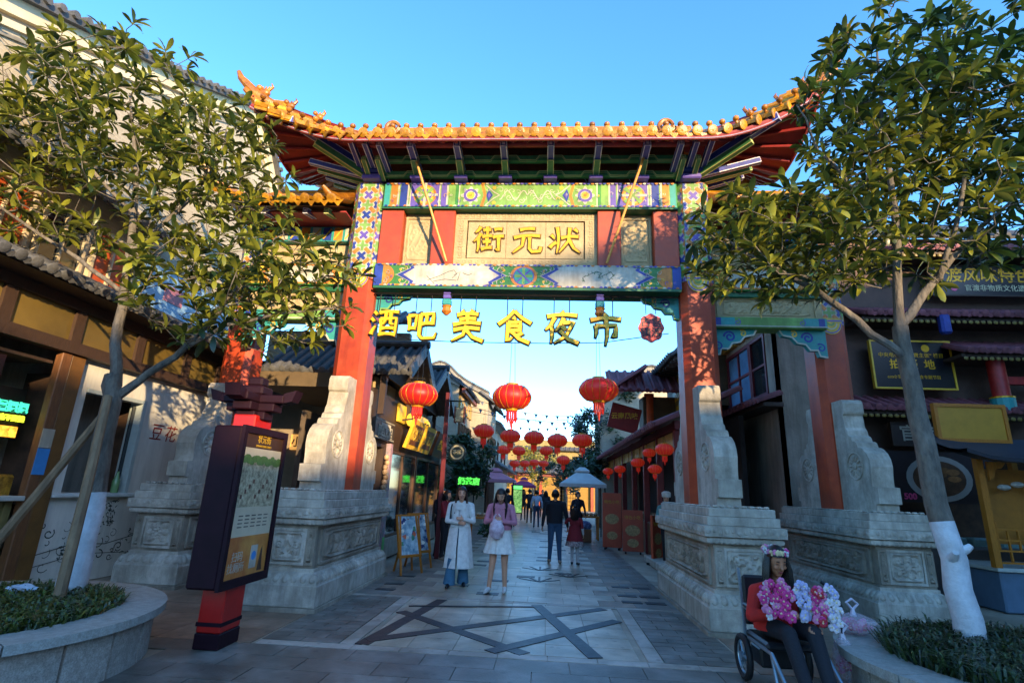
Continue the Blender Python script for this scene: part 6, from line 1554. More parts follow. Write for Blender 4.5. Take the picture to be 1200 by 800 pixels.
# ================================================================== STREET POLE, ROUND SIGN
PO_=thing('red_street_pole','dark red pole with hanging box lantern on the left of the street','pole',(-1.97,5.62,0))
dred=M('pole_dark_red','5e1a22',.45,.15,6)
MB().b2((-.05,-.05,0),(.05,.05,3.75),ch=.01).build('shaft',dred,PO_); MB().beam((.03,0,3.55),(.5,0,3.55),.03,.03).build('arm',iron,PO_); MB().box((.32,0,3.22),(.22,.16,.34),ch=.01).build('lamp_box',M('lamp_box_cream','cdbf96',.6,.1,5),PO_)
f=MB()
for sx_ in(-1,1):
    for sy_ in(-1,1): f.b2((.32+sx_*.11-.015,sy_*.08-.015,3.02),(.32+sx_*.11+.015,sy_*.08+.015,3.42))
f.build('lamp_frame',M('eave_red','7a3a2c'),PO_)
RS=thing('round_shop_sign','round dark green and cream shop sign projecting beside the red pole','sign',(-1.7,5.9,2.36))
MB().lathe([(0,0),(.21,0),(.21,.05),(0,.05)],28,axis='Y').build('disc',M('sign_dark_green','23352c',.4),RS); MB().lathe([(0,0),(.17,0),(.17,.006),(0,.006)],28,(0,-.05,0),axis='Y').build('cream_face',M('sign_cream','cfc29a'),RS); MB().lathe([(0,0),(.13,0),(.13,.006),(0,.006)],24,(0,-.057,0),axis='Y').build('inner_face',M('sign_dark_green','23352c'),RS)
text('茶馆',.11,(0,-.066,0),m=M('sign_cream','cfc29a'),parent=RS,ext=.002); MB().beam((-.2,.0,.05),(-.4,0,.05),.02,.02).build('bracket',iron,RS)
# ================================================================== STREET TREES (far)
def far_tree(label,x,y,h0,cr,n,seed,m,pieces=None):
    rs=random.Random(seed); T=thing('street_tree',label,'tree',(x,y,0))
    MB().tube([(0,0,0),(.05,0,h0*.6),(0,.05,h0),(0,0,h0+cr[2]*.6)],[.14,.11,.09,.03],8).build('trunk',bark,T,smooth=True)
    for k in range(7):
        a=k*.9; MB().tube([(0,0,h0*.8+.1*k),(cr[0]*.35*math.cos(a),cr[1]*.35*math.sin(a),h0+cr[2]*.3),(cr[0]*.75*math.cos(a),cr[1]*.75*math.sin(a),h0+cr[2]*(.4+.15*(k%3)))],[.05,.03,.01],6).build('limb',bark,T,smooth=True)
    cl=[(Vector((rs.gauss(0,.5)*cr[0],rs.gauss(0,.5)*cr[1],h0+cr[2]*(.6+rs.gauss(0,.45)))),rs.uniform(.25,.5)) for _ in range(26)]
    V=[];F=[];nv=len(LV)
    for i in range(n):
        c,r=rs.choice(cl); d=Vector((rs.gauss(0,1),rs.gauss(0,1),rs.gauss(0,1))).normalized(); p=c+d*r*cr[0]*.75*rs.random()**.4
        q=Vector((rs.gauss(0,1),rs.gauss(0,1),rs.gauss(0,.6))).normalized(); u=q.orthogonal().normalized(); m3=Matrix((u,q,u.cross(q))).transposed()*rs.uniform(.16,.3)
        V.append(LVa@np.array(m3).T+np.array(p)); F+=[tuple(k+i*nv for k in f) for f in LF]
    me=bpy.data.meshes.new('crown'); me.from_pydata(np.concatenate(V).tolist(),[],F); me.materials.append(m); me.update(); obj('crown',me,T,kind='stuff')
dkleaf=leafmat('dark_street_leaf','1e3014','3c5628',.15)
far_tree('small dark street tree behind the round sign on the left',-2.4,12,1.5,(1.0,.9,1.15),3600,3,dkleaf); far_tree('large dark street tree on the right below the curved gable',3.0,19.5,2.4,(1.9,1.6,2.0),7000,4,dkleaf); far_tree('farther dark tree leaning over the street on the right',1.6,27,2.0,(1.3,1.3,1.3),2000,8,dkleaf); far_tree('yellow-green tree beyond the lantern rows',-.6,36,2.6,(1.6,1.4,1.7),2200,9,leafmat('yellow_leaf','5a5a18','a89a30',.3))
# ================================================================== PEOPLE
skin=M('skin','c79274',.55,.08,12,sub=.08); skinD=M('skin_tanned','a87050',.6,.1,12,sub=.06)
hairB=M('hair_black','120e0d',.45,.3,30,stretch=(6,6,1)); hairBr=M('hair_brown','2e1a12',.45,.3,30,stretch=(6,6,1)); lip=M('lips','8a3a38',.5,.05,9); eyeM=M('eye_dark','0d0a09',.3,.05,9)
def cloth(n,c,r=.85,v=.14): return M('cloth_'+n,c,r,v,18,.25,60)
def lerpv(a,b,t): return Vector(a).lerp(Vector(b),t)
class Body:
    """a continuous figure: tapered limbs and rounded masses fused into one skin"""
    def __init__(s): s.mb=MB(); s.pr=[]; s.mats=[]
    def mi(s,m):
        if m not in s.mats: s.mats.append(m)
        return s.mats.index(m)
    def cap(s,p,q,r0,r1,m,n=10):
        p,q=Vector(p),Vector(q); d=q-p
        if d.length<1e-5: return
        pts=[];rad=[]; dn=d.normalized()
        for k in range(4): a=PI/2*(1-k/4); pts.append(p-dn*r0*math.sin(a)); rad.append(max(1e-3,r0*math.cos(a)))
        for k in range(3): pts.append(p.lerp(q,k/2)); rad.append(r0+(r1-r0)*k/2)
        for k in range(1,5): a=PI/2*k/4; pts.append(q+dn*r1*math.sin(a)); rad.append(max(1e-3,r1*math.cos(a)))
        s.mb.tube(pts,rad,n); s.pr.append(('c',np.array(p),np.array(q),r0,r1,s.mi(m)))
    def ell(s,c,r,m,rot=None):
        s.mb.ell(c,r,14,10,rot=rot); s.pr.append(('e',np.array(Vector(c)),np.array(r),np.array(rot.inverted()) if rot is not None else np.eye(3),0,s.mi(m)))
    def finish(s,name,parent,voxel=.012,smooth=4):
        me=s.mb.mesh('raw',[skin]); o=bpy.data.objects.new('raw',me); col.objects.link(o)
        r=o.modifiers.new('r','REMESH'); r.mode='VOXEL'; r.voxel_size=voxel; r.use_smooth_shade=True
        sm=o.modifiers.new('s','SMOOTH'); sm.factor=.5; sm.iterations=smooth
        bpy.context.view_layer.update(); out=bpy.data.meshes.new_from_object(o.evaluated_get(bpy.context.evaluated_depsgraph_get())); bpy.data.objects.remove(o)
        n=len(out.polygons); c=np.empty(n*3); out.polygons.foreach_get('center',c); c=c.reshape(-1,3); best=np.full(n,9e9); idx=np.zeros(n,int)
        for t,a,b,r0,r1,mi in s.pr:
            if t=='c':
                d=b-a; L=d@d; u=np.clip((c-a)@d/L,0,1); q=np.linalg.norm(c-a-u[:,None]*d,axis=1)-(r0+(r1-r0)*u)
            else: q=(np.linalg.norm(((c-a)@r0.T)/b,axis=1)-1)*b.min()
            k=q<best; best[k]=q[k]; idx[k]=mi
        out.materials.clear()
        for m in s.mats: out.materials.append(m)
        out.polygons.foreach_set('material_index',idx.tolist()); out.polygons.foreach_set('use_smooth',[True]*n); out.update()
        return obj(name,out,parent)
    def hand(s,w,d,up,m,curl=.6,sc=1.0,side=1):
        """palm and five curled fingers at wrist w, pointing along d, back of hand along up"""
        d=Vector(d).normalized(); up=Vector(up); up=(up-d*up.dot(d)).normalized(); sx=d.cross(up)*side
        w=Vector(w); s.ell(w+d*.04*sc,(.036*sc,.016*sc,.045*sc),m,Matrix((sx,up,d)).transposed())
        for k,(o,l) in enumerate(((-.027,.06),(-.009,.07),(.009,.066),(.027,.05))):
            p=w+d*.075*sc+sx*o*sc; q=p+(d*math.cos(curl*.6)-up*math.sin(curl*.6))*l*.55*sc; e=q+(d*math.cos(curl*1.9)-up*math.sin(curl*1.9))*l*.5*sc
            s.cap(p,q,.0092*sc,.0085*sc,m,7); s.cap(q,e,.0085*sc,.007*sc,m,7)
        p=w+d*.025*sc-sx*.03*sc; q=p+(d*.6-sx*.75).normalized()*.035*sc; s.cap(p,q,.012*sc,.0105*sc,m,7); s.cap(q,q+(d*.95-sx*.2-up*.3).normalized()*.03*sc,.0105*sc,.008*sc,m,7)
    def head(s,c,f,m,tilt=None,sc=1.0):
        """skull, jaw, nose, ears, brow; f = facing direction"""
        c=Vector(c); f=Vector(f).normalized(); x=f.cross(Z3).normalized(); z=x.cross(f); Rm=Matrix((x,f,z)).transposed()
        s.ell(c+z*.02*sc,(.073*sc,.092*sc,.092*sc),m,Rm); s.ell(c-z*.045*sc+f*.022*sc,(.056*sc,.064*sc,.07*sc),m,Rm); s.ell(c-z*.095*sc+f*.055*sc,(.026*sc,.024*sc,.02*sc),m,Rm)
        s.cap(c+f*.085*sc+z*.012*sc,c+f*.104*sc-z*.028*sc,.009*sc,.015*sc,m,7)
        for e in(-1,1): s.ell(c+x*.074*sc*e-z*.012*sc-f*.005,(.012*sc,.02*sc,.03*sc),m,Rm); s.ell(c+x*.036*sc*e+f*.07*sc-z*.025*sc,(.022*sc,.018*sc,.02*sc),m,Rm)
        return Rm
def face(par,c,Rm,sc=1.0,shut=False):
    c=Vector(c); x,f,z=Rm.col[0],Rm.col[1],Rm.col[2]; e=MB()
    for k in(-1,1):
        e.ell(c+x*.031*sc*k+f*.083*sc+z*.006*sc,(.013*sc,.008*sc,.0035*sc if shut else .006*sc),8,5,0,Rm)
        e.ell(c+x*.033*sc*k+f*.086*sc+z*.03*sc,(.018*sc,.006*sc,.004*sc),8,5,0,Rm)
    e.build('eyes',eyeM,par,smooth=True); MB().ell(c+f*.088*sc-z*.062*sc,(.02*sc,.008*sc,.0075*sc),10,6,0,Rm).build('mouth',lip,par,smooth=True)
def hair_cap(par,c,Rm,m,length=.3,sc=1.0,front=.0,seed=1,wid=.085,back=.02):
    """hair as a shell over the skull plus falling locks round sides and back"""
    c=Vector(c); x,f,z=Rm.col[0],Rm.col[1],Rm.col[2]; rs=random.Random(seed); mb=MB()
    n,mm=20,10; rows=[]
    for i in range(mm+1):
        t=PI*.60*i/mm; row=[]
        for k in range(n):
            a=2*PI*k/n; v=Vector((math.sin(t)*math.cos(a),math.sin(t)*math.sin(a),math.cos(t)))
            cut=max(0,v.y)*.0
            p=Vector((v.x*.087,v.y*.104-.004,v.z*.106+.028))
            if v.y>.55 and p.z<.065: p.z=.065+.3*(p.z-.065)*0; p.y=min(p.y,.086)
            row.append(c+(x*p.x+f*p.y+z*p.z)*sc)
        rows.append(row)
    for i in range(mm):
        for k in range(n): mb._add([rows[i][k],rows[i+1][k],rows[i+1][(k+1)%n],rows[i][(k+1)%n]],[(0,1,2,3)])
    if length>0:
        for k in range(46):
            a=R(rs.uniform(15,345)-90+0) if False else None
            an=R(-200+220*k/45+rs.uniform(-4,4)); sx_,sy_=math.cos(an),math.sin(an)
            p0=c+(x*sx_*.08+f*(sy_*.09-.005)+z*rs.uniform(.0,.05))*sc
            out=(x*sx_+f*sy_)*.02; L=length*rs.uniform(.8,1.05)
            p1=p0+out*sc+Vector((0,0,-L*.35)); p2=p0+out*1.4*sc+Vector((0,0,-L*.75))+(f*back if sy_>-.3 else f*-.01); p3=p0+out*1.0*sc+Vector((0,0,-L))+(f*back*1.5 if sy_>-.3 else f*-.01)
            mb.tube([p0,p1,p2,p3],[.014*sc,.018*sc,.015*sc,.003],5)
    else:
        for k in range(40):
            an=R(-205+230*k/39); sx_,sy_=math.cos(an),math.sin(an); p0=c+(x*sx_*.083+f*(sy_*.096-.006)+z*.03)*sc; mb.tube([p0,p0+Vector((0,0,-.05*sc)),p0+Vector((0,0,-.085*sc))-(x*sx_+f*sy_)*.012],[.014,.013,.004],5)
    return mb.build('hair',m,par,smooth=True)
def skirt(par,c,rings,m,name,folds=9,amp=.03,n=48,open_front=0,seed=0):
    """lofted cloth: rings of (z, rx, ry, dx, dy)"""
    P=[]; 
    for j,(z,rx,ry,dx,dy) in enumerate(rings):
        k=j/(len(rings)-1); row=[]
        for i in range(n+1):
            a=open_front+ (2*PI-2*open_front)*i/n -PI/2; q=1+amp*k*math.sin(folds*a+seed)+amp*.5*k*math.sin(folds*1.7*a+2)
            row.append(Vector((c[0]+dx+rx*q*math.cos(a),c[1]+dy+ry*q*math.sin(a),z)))
        P.append(row)
    mb=MB(); mb.grid(P[::-1]); mb.grid([[p+Vector(((c[0]-p.x)*.03,(c[1]-p.y)*.03,0)) for p in r] for r in P])
    return mb.build(name,m,par,smooth=True)
def stand(B,x,y,f,h,top,leg,shoe,sk,arms,legs,bare=0,fat=1.0,hand=True,sleeve=None,tilt=(0,0,0),lean=0):
    """standing figure; f facing angle from -Y; arms: [(elbow,wrist)] in local (right, forward, up) metres for side -1,+1; legs: [(knee,ankle)] likewise"""
    k=h/1.65; fw=Vector((math.sin(f),-math.cos(f),0)); rt=Vector((fw.y,-fw.x,0))*-1
    W=lambda a,b,c: Vector((x,y,0))+rt*(a*k)+fw*(b*k)+Z3*(c*k)
    Rz=Matrix((rt,fw,Z3)).transposed()
    B.ell(W(0,0,.93),(.145*k*fat,.105*k*fat,.13*k),leg if not bare else top,Rz); B.cap(W(0,0,.98),W(0,.0+lean*.3,1.12),.105*k*fat,.108*k*fat,top); B.ell(W(0,lean*.6,1.24),(.155*k*fat,.10*k*fat,.17*k),top,Rz)
    for s in(-1,1): B.cap(W(s*.06,lean,1.38),W(s*.165*fat,lean,1.345),.05*k,.056*k,top)
    B.cap(W(0,lean,1.38),W(0,lean+.02,1.47),.043*k,.04*k,sk)
    for s,(e,w_) in zip((-1,1),arms):
        sh=W(s*.175*fat,lean,1.34); el=W(*e); wr=W(*w_)
        B.cap(sh,el,.054*k*fat,.044*k*fat,top); B.cap(el,lerpv(el,wr,.9),.043*k*fat,.034*k,sleeve or top); B.cap(lerpv(el,wr,.85),wr,.024*k,.022*k,sk)
        if hand: B.hand(wr,(wr-el),rt*s*.8+fw*.3,sk,.7,k,-s)
    for s,(kn,an) in zip((-1,1),legs):
        hp=W(s*.085,0,.90); K=W(*kn); A=W(*an); lr=leg if bare<1 else sk
        B.cap(hp,K,.085*k*fat,.056*k*fat,lr); B.cap(K,A,.054*k*fat,.04*k*(fat if bare<1 else .9),lr)
        fd=(fw*.9+rt*s*.15).normalized(); B.cap(A+Vector((0,0,-.03*k))-fd*.03*k,A+fd*.13*k+Vector((0,0,-.048*k)),.042*k,.036*k,shoe); B.cap(A+fd*.06*k+Vector((0,0,-.05*k)),A+fd*.17*k+Vector((0,0,-.055*k)),.036*k,.03*k,shoe)
    return W,fw,rt,k
# --- woman in the long white coat
T=thing('person','woman in a long off-white coat and wide jeans walking with folded arms','person',(0,0,0)); B=Body()
coatW=cloth('off_white','cfd0cb'); jeans=cloth('jeans_blue','3f6c86'); shoeB=cloth('black_shoe','15161c',.5)
W,fw,rt,k=stand(B,-.98,2.3,.12,1.55,coatW,jeans,shoeB,skin,[((-.23,.06,1.08),(-.02,.2,1.06)),((.23,.06,1.08),(.05,.2,1.12))],[((-.10,.14,.48),(-.13,.1,.09)),((.09,-.02,.47),(.10,-.1,.09))],fat=1.05)
hc_=W(0,.03,1.545); Rm=B.head(hc_,fw+Vector((0,0,-.05)),skin,sc=k); B.finish('body',T,.010)
face(T,hc_,Rm,k); hair_cap(T,hc_,Rm,hairBr,.46,k,seed=2)
o_=W(0,0,0); skirt(T,(o_.x,o_.y),[(1.30,.15,.115,0,0),(1.12,.155,.125,0,0),(1.0,.150,.12,0,0),(.85,.185,.15,0,0),(.6,.215,.185,0,-.01),(.3,.245,.22,.01,-.02)],coatW,'coat',7,.04,open_front=.05,seed=1)
for s_ in(-1,1): MB().prism([(0,0),(s_*.09,.03),(s_*.07,.16),(0,.12)],W(0,.12,1.26),rt,Z3*k,fw*.02).build('lapel',coatW,T)
MB().tube([W(-.16,.02,1.38),W(-.17,.11,1.3),W(-.18,.1,1.1),W(-.2,-.0,.95)],.012,6).build('bag_strap',shoeB,T)
wl_=MB()
for s_,(kn,an) in zip((-1,1),(((-.10,.14,.48),(-.13,.1,.06)),((.09,-.02,.47),(.10,-.1,.06)))): wl_.tube([W(*kn),lerpv(W(*kn),W(*an),.6),W(*an)],[.07*k,.09*k,.105*k],12,cap=False)
wl_.build('wide_trouser_legs',jeans,T,smooth=True)
MB().tube([W(.15,.12,1.0),W(-.15,.12,1.0)],.018,8).build('belt',coatW,T)
# --- woman in the pink jacket
T=thing('person','woman in a pink jacket and short white skirt looking down at a carrier bag','person'); B=Body()
pinkJ=cloth('dusty_pink','b9788a'); whS=cloth('white_skirt','d6d3cb'); shoeW=cloth('white_trainers','c9c8c4',.6)
W,fw,rt,k=stand(B,-.28,2.0,-.1,1.56,pinkJ,whS,shoeW,skin,[((-.25,.04,1.1),(-.06,.2,1.15)),((.25,.04,1.1),(.06,.2,1.12))],[((-.1,.06,.47),(-.14,.08,.09)),((.09,-.01,.47),(.1,-.05,.09))],bare=1,fat=1.05)
hc_=W(0,.06,1.53); Rm=B.head(hc_,fw+Vector((0,0,-.45)),skin,sc=k); B.finish('body',T,.010); face(T,hc_,Rm,k,True); hair_cap(T,hc_,Rm,hairB,.36,k,seed=4)
o_=W(0,0,0); skirt(T,(o_.x,o_.y),[(.98,.135,.11,0,0),(.9,.165,.135,0,0),(.75,.21,.185,0,0),(.58,.255,.225,0,0)],whS,'skirt',12,.05,seed=2); skirt(T,(o_.x,o_.y),[(1.27,.155,.115,0,0),(1.12,.165,.13,0,0),(.93,.175,.14,0,0)],pinkJ,'jacket_body',5,.03)
for s_ in(-1,1): MB().prism([(0,0),(s_*.09,.02),(s_*.08,.1),(0,.07)],W(0,.11,1.31),rt,Z3*k,fw*.02).build('collar',pinkJ,T)
bagM=M('carrier_bag_lilac','b99aa8',.35,.2,14,color2='d8c8d2')
bg_=MB(); rs=random.Random(5); c_=W(-.02,.24,1.0); bg_.ell(c_,(.12,.075,.15),18,12); bg_.v=[(a+rs.uniform(-.01,.01),b+rs.uniform(-.01,.01),c+rs.uniform(-.012,.012)) for a,b,c in bg_.v]
bgo=thing('carrier_bag','lilac plastic carrier bag held up by the woman in pink','bag'); bg_.build('bag_body',bagM,bgo,smooth=True)
for s_ in(-1,1): MB().tube([W(-.02+s_*.06,.24,1.12),W(-.02+s_*.05,.23,1.2),W(-.02+s_*.02,.22,1.24)],[.02,.012,.01],6).build('handle',bagM,bgo,smooth=True)
# --- man walking away
T=thing('person','man in a navy jacket and jeans walking away down the street','person'); B=Body(); navyC=cloth('navy_jacket','15161f'); jn=cloth('jeans_mid','2f4a66'); tr=cloth('tan_trainers','8a7a6a',.6)
W,fw,rt,k=stand(B,.66,5.75,PI,1.57,navyC,jn,tr,skinD,[((-.27,-.02,1.06),(-.3,.06,.82)),((.27,-.02,1.06),(.3,.03,.82))],[((-.1,.05,.47),(-.12,-.06,.09)),((.1,.02,.47),(.12,.08,.09))],fat=1.18)
hc_=W(0,.02,1.545); Rm=B.head(hc_,fw+Vector((.25,0,0)),skinD,sc=k); B.finish('body',T,.012); face(T,hc_,Rm,k); hair_cap(T,hc_,Rm,hairB,0,k,seed=6)
o_=W(0,0,0); skirt(T,(o_.x,o_.y),[(1.25,.175,.125,0,0),(1.05,.17,.13,0,0),(.86,.172,.135,0,0)],navyC,'jacket_hem',5,.03)
# --- girl in red
T=thing('person','small girl in a red vest dress and white tights beside the man','person'); B=Body(); redV=cloth('red_vest','7a1620'); wt=cloth('white_tights','b0acac'); wsl=cloth('white_sleeve','b8b4b2')
W,fw,rt,k=stand(B,1.1,5.65,PI-.2,1.18,redV,wt,shoeB,skin,[((-.24,.0,1.1),(-.26,.05,.9)),((.3,.06,1.22),(.52,.1,1.36))],[((-.08,.04,.47),(-.09,.0,.09)),((.08,.02,.47),(.09,.04,.09))],fat=1.1,sleeve=wsl)
hc_=W(0,.02,1.57); Rm=B.head(hc_,fw,skin,sc=k*1.15); B.finish('body',T,.011); face(T,hc_,Rm,k*1.15); hair_cap(T,hc_,Rm,hairB,.2,k*1.15,seed=7); MB().ell(hc_+Vector((0,-.02,.12)),(.045,.045,.04)).build('hair_bun',hairB,T,smooth=True)
o_=W(0,0,0); plaid=M('plaid_hem','6a2a34',.85,.6,30,color2='b8a8a4'); skirt(T,(o_.x,o_.y),[(.82,.125,.10,0,0),(.66,.15,.125,0,0),(.5,.185,.16,0,0)],redV,'dress',8,.04); skirt(T,(o_.x,o_.y),[(.505,.188,.163,0,0),(.40,.205,.18,0,0)],plaid,'plaid_hem',8,.04)
# --- woman in red with the blue bag, and companion behind her
T=thing('person','woman in a red sweater and black trousers standing in profile by the red pole','person'); B=Body(); redS_=cloth('red_sweater','8a1f2c'); blk_=cloth('black_trousers','15141a')
W,fw,rt,k=stand(B,-1.8,5.4,1.3,1.46,redS_,blk_,tr,skin,[((-.2,.08,1.1),(-.12,.28,1.14)),((.2,.08,1.1),(.12,.28,1.14))],[((-.08,.04,.47),(-.09,.0,.09)),((.08,.02,.47),(.09,.04,.09))],fat=1.05)
hc_=W(0,.03,1.545); Rm=B.head(hc_,fw,skin,sc=k); B.finish('body',T,.012); face(T,hc_,Rm,k); hair_cap(T,hc_,Rm,hairB,.12,k,seed=9)
BB=thing('shoulder_bag','blue shoulder bag on the hip of the woman in red','bag',tuple(W(.2,.0,.92))); MB().box((0,0,0),(.14,.26,.2),ch=.04).build('bag_body',cloth('blue_bag','3a6a8c',.6),BB); MB().tube([(0,-.1,.1),(-.06,-.02,.42),(0,.1,.1)],.01,6).build('strap',cloth('blue_bag','3a6a8c',.6),BB)
T=thing('person','person in black half hidden behind the woman in red','person'); B=Body()
W,fw,rt,k=stand(B,-2.0,5.85,.9,1.5,navyC,blk_,shoeB,skin,[((-.22,.05,1.1),(-.15,.2,1.0)),((.22,.05,1.1),(.15,.2,1.0))],[((-.08,.04,.47),(-.09,.0,.09)),((.08,.02,.47),(.09,.04,.09))])
hc_=W(0,.03,1.545); Rm=B.head(hc_,fw,skin,sc=k); B.finish('body',T,.014); face(T,hc_,Rm,k); hair_cap(T,hc_,Rm,hairB,.2,k,seed=10)
# --- far pedestrians
for i,(x,y,f,h_,tc,lc,ht,l) in enumerate(((-1.05,14.6,PI,1.58,'1a1a22','14141a',.0,'far pedestrian in black walking beside the pink canopy'),(.05,17.5,PI,1.55,'b8bcc8','2a3a52',.0,'far pedestrian in a white shirt and blue jeans mid-street'),(-.35,20.5,PI,1.6,'24242c','1a1a20',0,'far pedestrian in dark clothes left of the white shirt'),(.45,19.5,PI,1.55,'2c3038','22262e',.2,'far pedestrian in grey right of the white shirt'),(-.75,23,0,1.58,'3a2a30','1c1c22',.2,'far pedestrian in maroon facing the archway'),(.25,27,0,1.6,'4a4a52','202028',0,'most distant pedestrian near the yellow hall'),(1.5,11.4,.2,1.55,'1f2530','15171f',0,'stallkeeper in dark clothes beside the white canopy'))):
    T=thing('person',l,'person',group='far pedestrians'); B=Body(); m1=cloth('far'+tc,tc); m2=cloth('far'+lc,lc)
    W,fw,rt,k=stand(B,x,y,f,h_,m1,m2,shoeB,skin,[((-.25,0,1.08),(-.26,.08,.86)),((.25,0,1.08),(.26,.04,.86))],[((-.09,.1,.47),(-.1,.12,.09)),((.09,-.02,.47),(.1,-.12,.09))],hand=True)
    hc_=W(0,.02,1.545); Rm=B.head(hc_,fw,skin,sc=k); B.finish('body',T,.02,2); hair_cap(T,hc_,Rm,hairB,ht,k,seed=i)
T=thing('person','cook in a white cap working under the right eave beside the pedestal','person'); B=Body(); wc=cloth('cook_teal','5a8a8a')
W,fw,rt,k=stand(B,3.2,5.9,-.3,1.58,wc,blk_,shoeB,skin,[((-.23,.06,1.1),(-.12,.26,1.1)),((.23,.06,1.1),(.12,.26,1.1))],[((-.08,.04,.47),(-.09,.0,.09)),((.08,.02,.47),(.09,.04,.09))]); hc_=W(0,.03,1.545); Rm=B.head(hc_,fw,skin,sc=k); B.finish('body',T,.014); face(T,hc_,Rm,k); hair_cap(T,hc_,Rm,hairB,0,k,seed=12); MB().lathe([(.09,0),(.1,.02),(.105,.1),(.06,.13),(0,.135)],14,tuple(hc_+Vector((0,0,.04)))).build('cap',whS,T,smooth=True)
# ================================================================== FLOWER SELLER AND WHEELCHAIR
T=thing('person','tanned flower seller in a red jacket seated in a wheelchair, eyes lowered','person'); B=Body(); redJ=cloth('red_jacket','b82018'); trs=cloth('charcoal_trousers','1a1b22'); 
P_=Vector((2.48,-1.72,.50)); C_=Vector((2.45,-1.80,.70)); 
B.ell(P_,(.17,.13,.11),trs); B.cap(P_+Vector((0,0,.05)),C_,.13,.135,redJ); B.ell(C_+Vector((0,0,.03)),(.165,.115,.14),redJ)
for s_ in(-1,1): B.cap(C_+Vector((s_*.05,-.01,.12)),C_+Vector((s_*.165,-.02,.08)),.05,.06,redJ)
B.cap(C_+Vector((0,-.03,.12)),C_+Vector((0,-.05,.22)),.042,.04,skinD)
for s_,el,wr in((-1,(2.20,-1.92,.60),(2.40,-2.08,.66)),(1,(2.72,-1.90,.60),(2.62,-2.1,.58))):
    sh=C_+Vector((s_*.17,-.02,.08)); B.cap(sh,el,.06,.052,redJ); B.cap(el,lerpv(el,wr,.9),.05,.04,redJ); B.cap(lerpv(el,wr,.8),wr,.026,.024,skinD); B.hand(wr,Vector(wr)-Vector(el),Vector((0,-.5,.8)),skinD,1.1,1,s_)
for s_,kn,an in((-1,(2.40,-2.14,.52),(2.42,-2.36,.17)),(1,(2.60,-2.14,.53),(2.58,-2.40,.16))):
    B.cap(P_+Vector((s_*.09,-.03,0)),kn,.088,.066,trs); B.cap(kn,an,.064,.05,trs); B.cap(Vector(an)+Vector((0,.02,-.03)),Vector(an)+Vector((0,-.14,-.05)),.044,.036,shoeB)
hc_=Vector((2.45,-1.89,1.04)); Rm=B.head(hc_,Vector((.12,-1,-.32)),skinD,sc=1.0); B.finish('body',T,.009); face(T,hc_,Rm,1.0,True); hair_cap(T,hc_,Rm,hairB,.26,1.0,seed=14,back=.0)
skirt(T,(2.46,-1.77),[(.74,.175,.145,0,0),(.60,.185,.165,0,0),(.48,.20,.19,0,-.01)],redJ,'jacket_hem',6,.04)
FC=[M('flower_'+n,c,.7,.2,30,rand=.1) for n,c in(('magenta','c2307a'),('pink','cf7aa0'),('white','c9c4c8'),('lilac','a9a8c8'),('red','b02434'),('leafgreen','3a5a34'),('cream','d0bf90'))]
def flower(mb,p,r,mi,rs):
    for k in range(5):
        a=k*1.257+rs.random(); mb.ell((p[0]+r*.55*math.cos(a),p[1]-r*.2,p[2]+r*.55*math.sin(a)),(r*.5,r*.3,r*.5),6,4,mi)
    mb.ell((p[0],p[1]-r*.4,p[2]),(r*.25,r*.2,r*.25),6,4,6)
def garland(label,c,rx,rz_,pal,seed,tilt=0,r=.03,n=34):
    rs=random.Random(seed); t=thing('flower_garland',label,'garland',c,0,'flower garlands for sale'); mb=MB(); 
    pts=[(rx*math.cos(a),rx*.35*math.sin(a)+tilt*math.sin(a),rz_*math.sin(a)) for a in np.linspace(0,2*PI,25)]
    MB().tube(pts,.008,6).build('cord',FC[5],t,smooth=True)
    for i in range(n):
        a=2*PI*i/n; p=(rx*math.cos(a)+rs.uniform(-.025,.025),rx*.35*math.sin(a)-.01+rs.uniform(-.03,.01),rz_*math.sin(a)+rs.uniform(-.025,.025)); flower(mb,p,r*rs.uniform(.8,1.25),rs.choice(pal),rs)
        mb.ell((p[0]+.02,p[1]+.01,p[2]),(.014,.008,.02),6,4,5)
    mb.build('blossoms',FC,t,kind='stuff')
garland('magenta and pink flower garland hung highest on the seller\'s left side',(2.40,-2.10,.76),.035,.12,[0,0,1],1); garland('pale lilac flower garland in the middle of the armful',(2.55,-2.10,.76),.028,.12,[3,2,3],2); garland('deep pink and red flower garland right of the lilac one',(2.66,-2.12,.74),.03,.11,[4,0,1],3); garland('white flower garland at the right end of the armful',(2.77,-2.10,.73),.03,.14,[2,2,3],4); garland('mixed pink flower garland drooping from the seller\'s arm at left',(2.29,-2.08,.76),.045,.11,[1,0,2],5)
rs=random.Random(8); t=thing('flower_wreath','pink flower wreath worn on the seller\'s head','wreath',(2.45,-1.885,1.115)); mb=MB()
for i in range(22): a=2*PI*i/22; flower(mb,(.088*math.cos(a),.10*math.sin(a),.012+.02*math.sin(a)+rs.uniform(-.008,.008)),.024*rs.uniform(.8,1.2),rs.choice([0,1,1,6,2]),rs)
mb.build('blossoms',FC,t,kind='stuff'); MB().tube([(.086*math.cos(a),.098*math.sin(a),.012+.02*math.sin(a)) for a in np.linspace(0,2*PI,25)],.008,6).build('band',FC[5],t)
WC=thing('wheelchair','folding powered wheelchair with black tyres and silver frame under the flower seller','wheelchair'); chrome=M('wheelchair_silver','8fa0ac',.3,.15,10,metal=.7); rub=M('tyre_rubber','141416',.7,.2,20); bpl=M('black_plastic','1a1a1e',.45,.15,10)
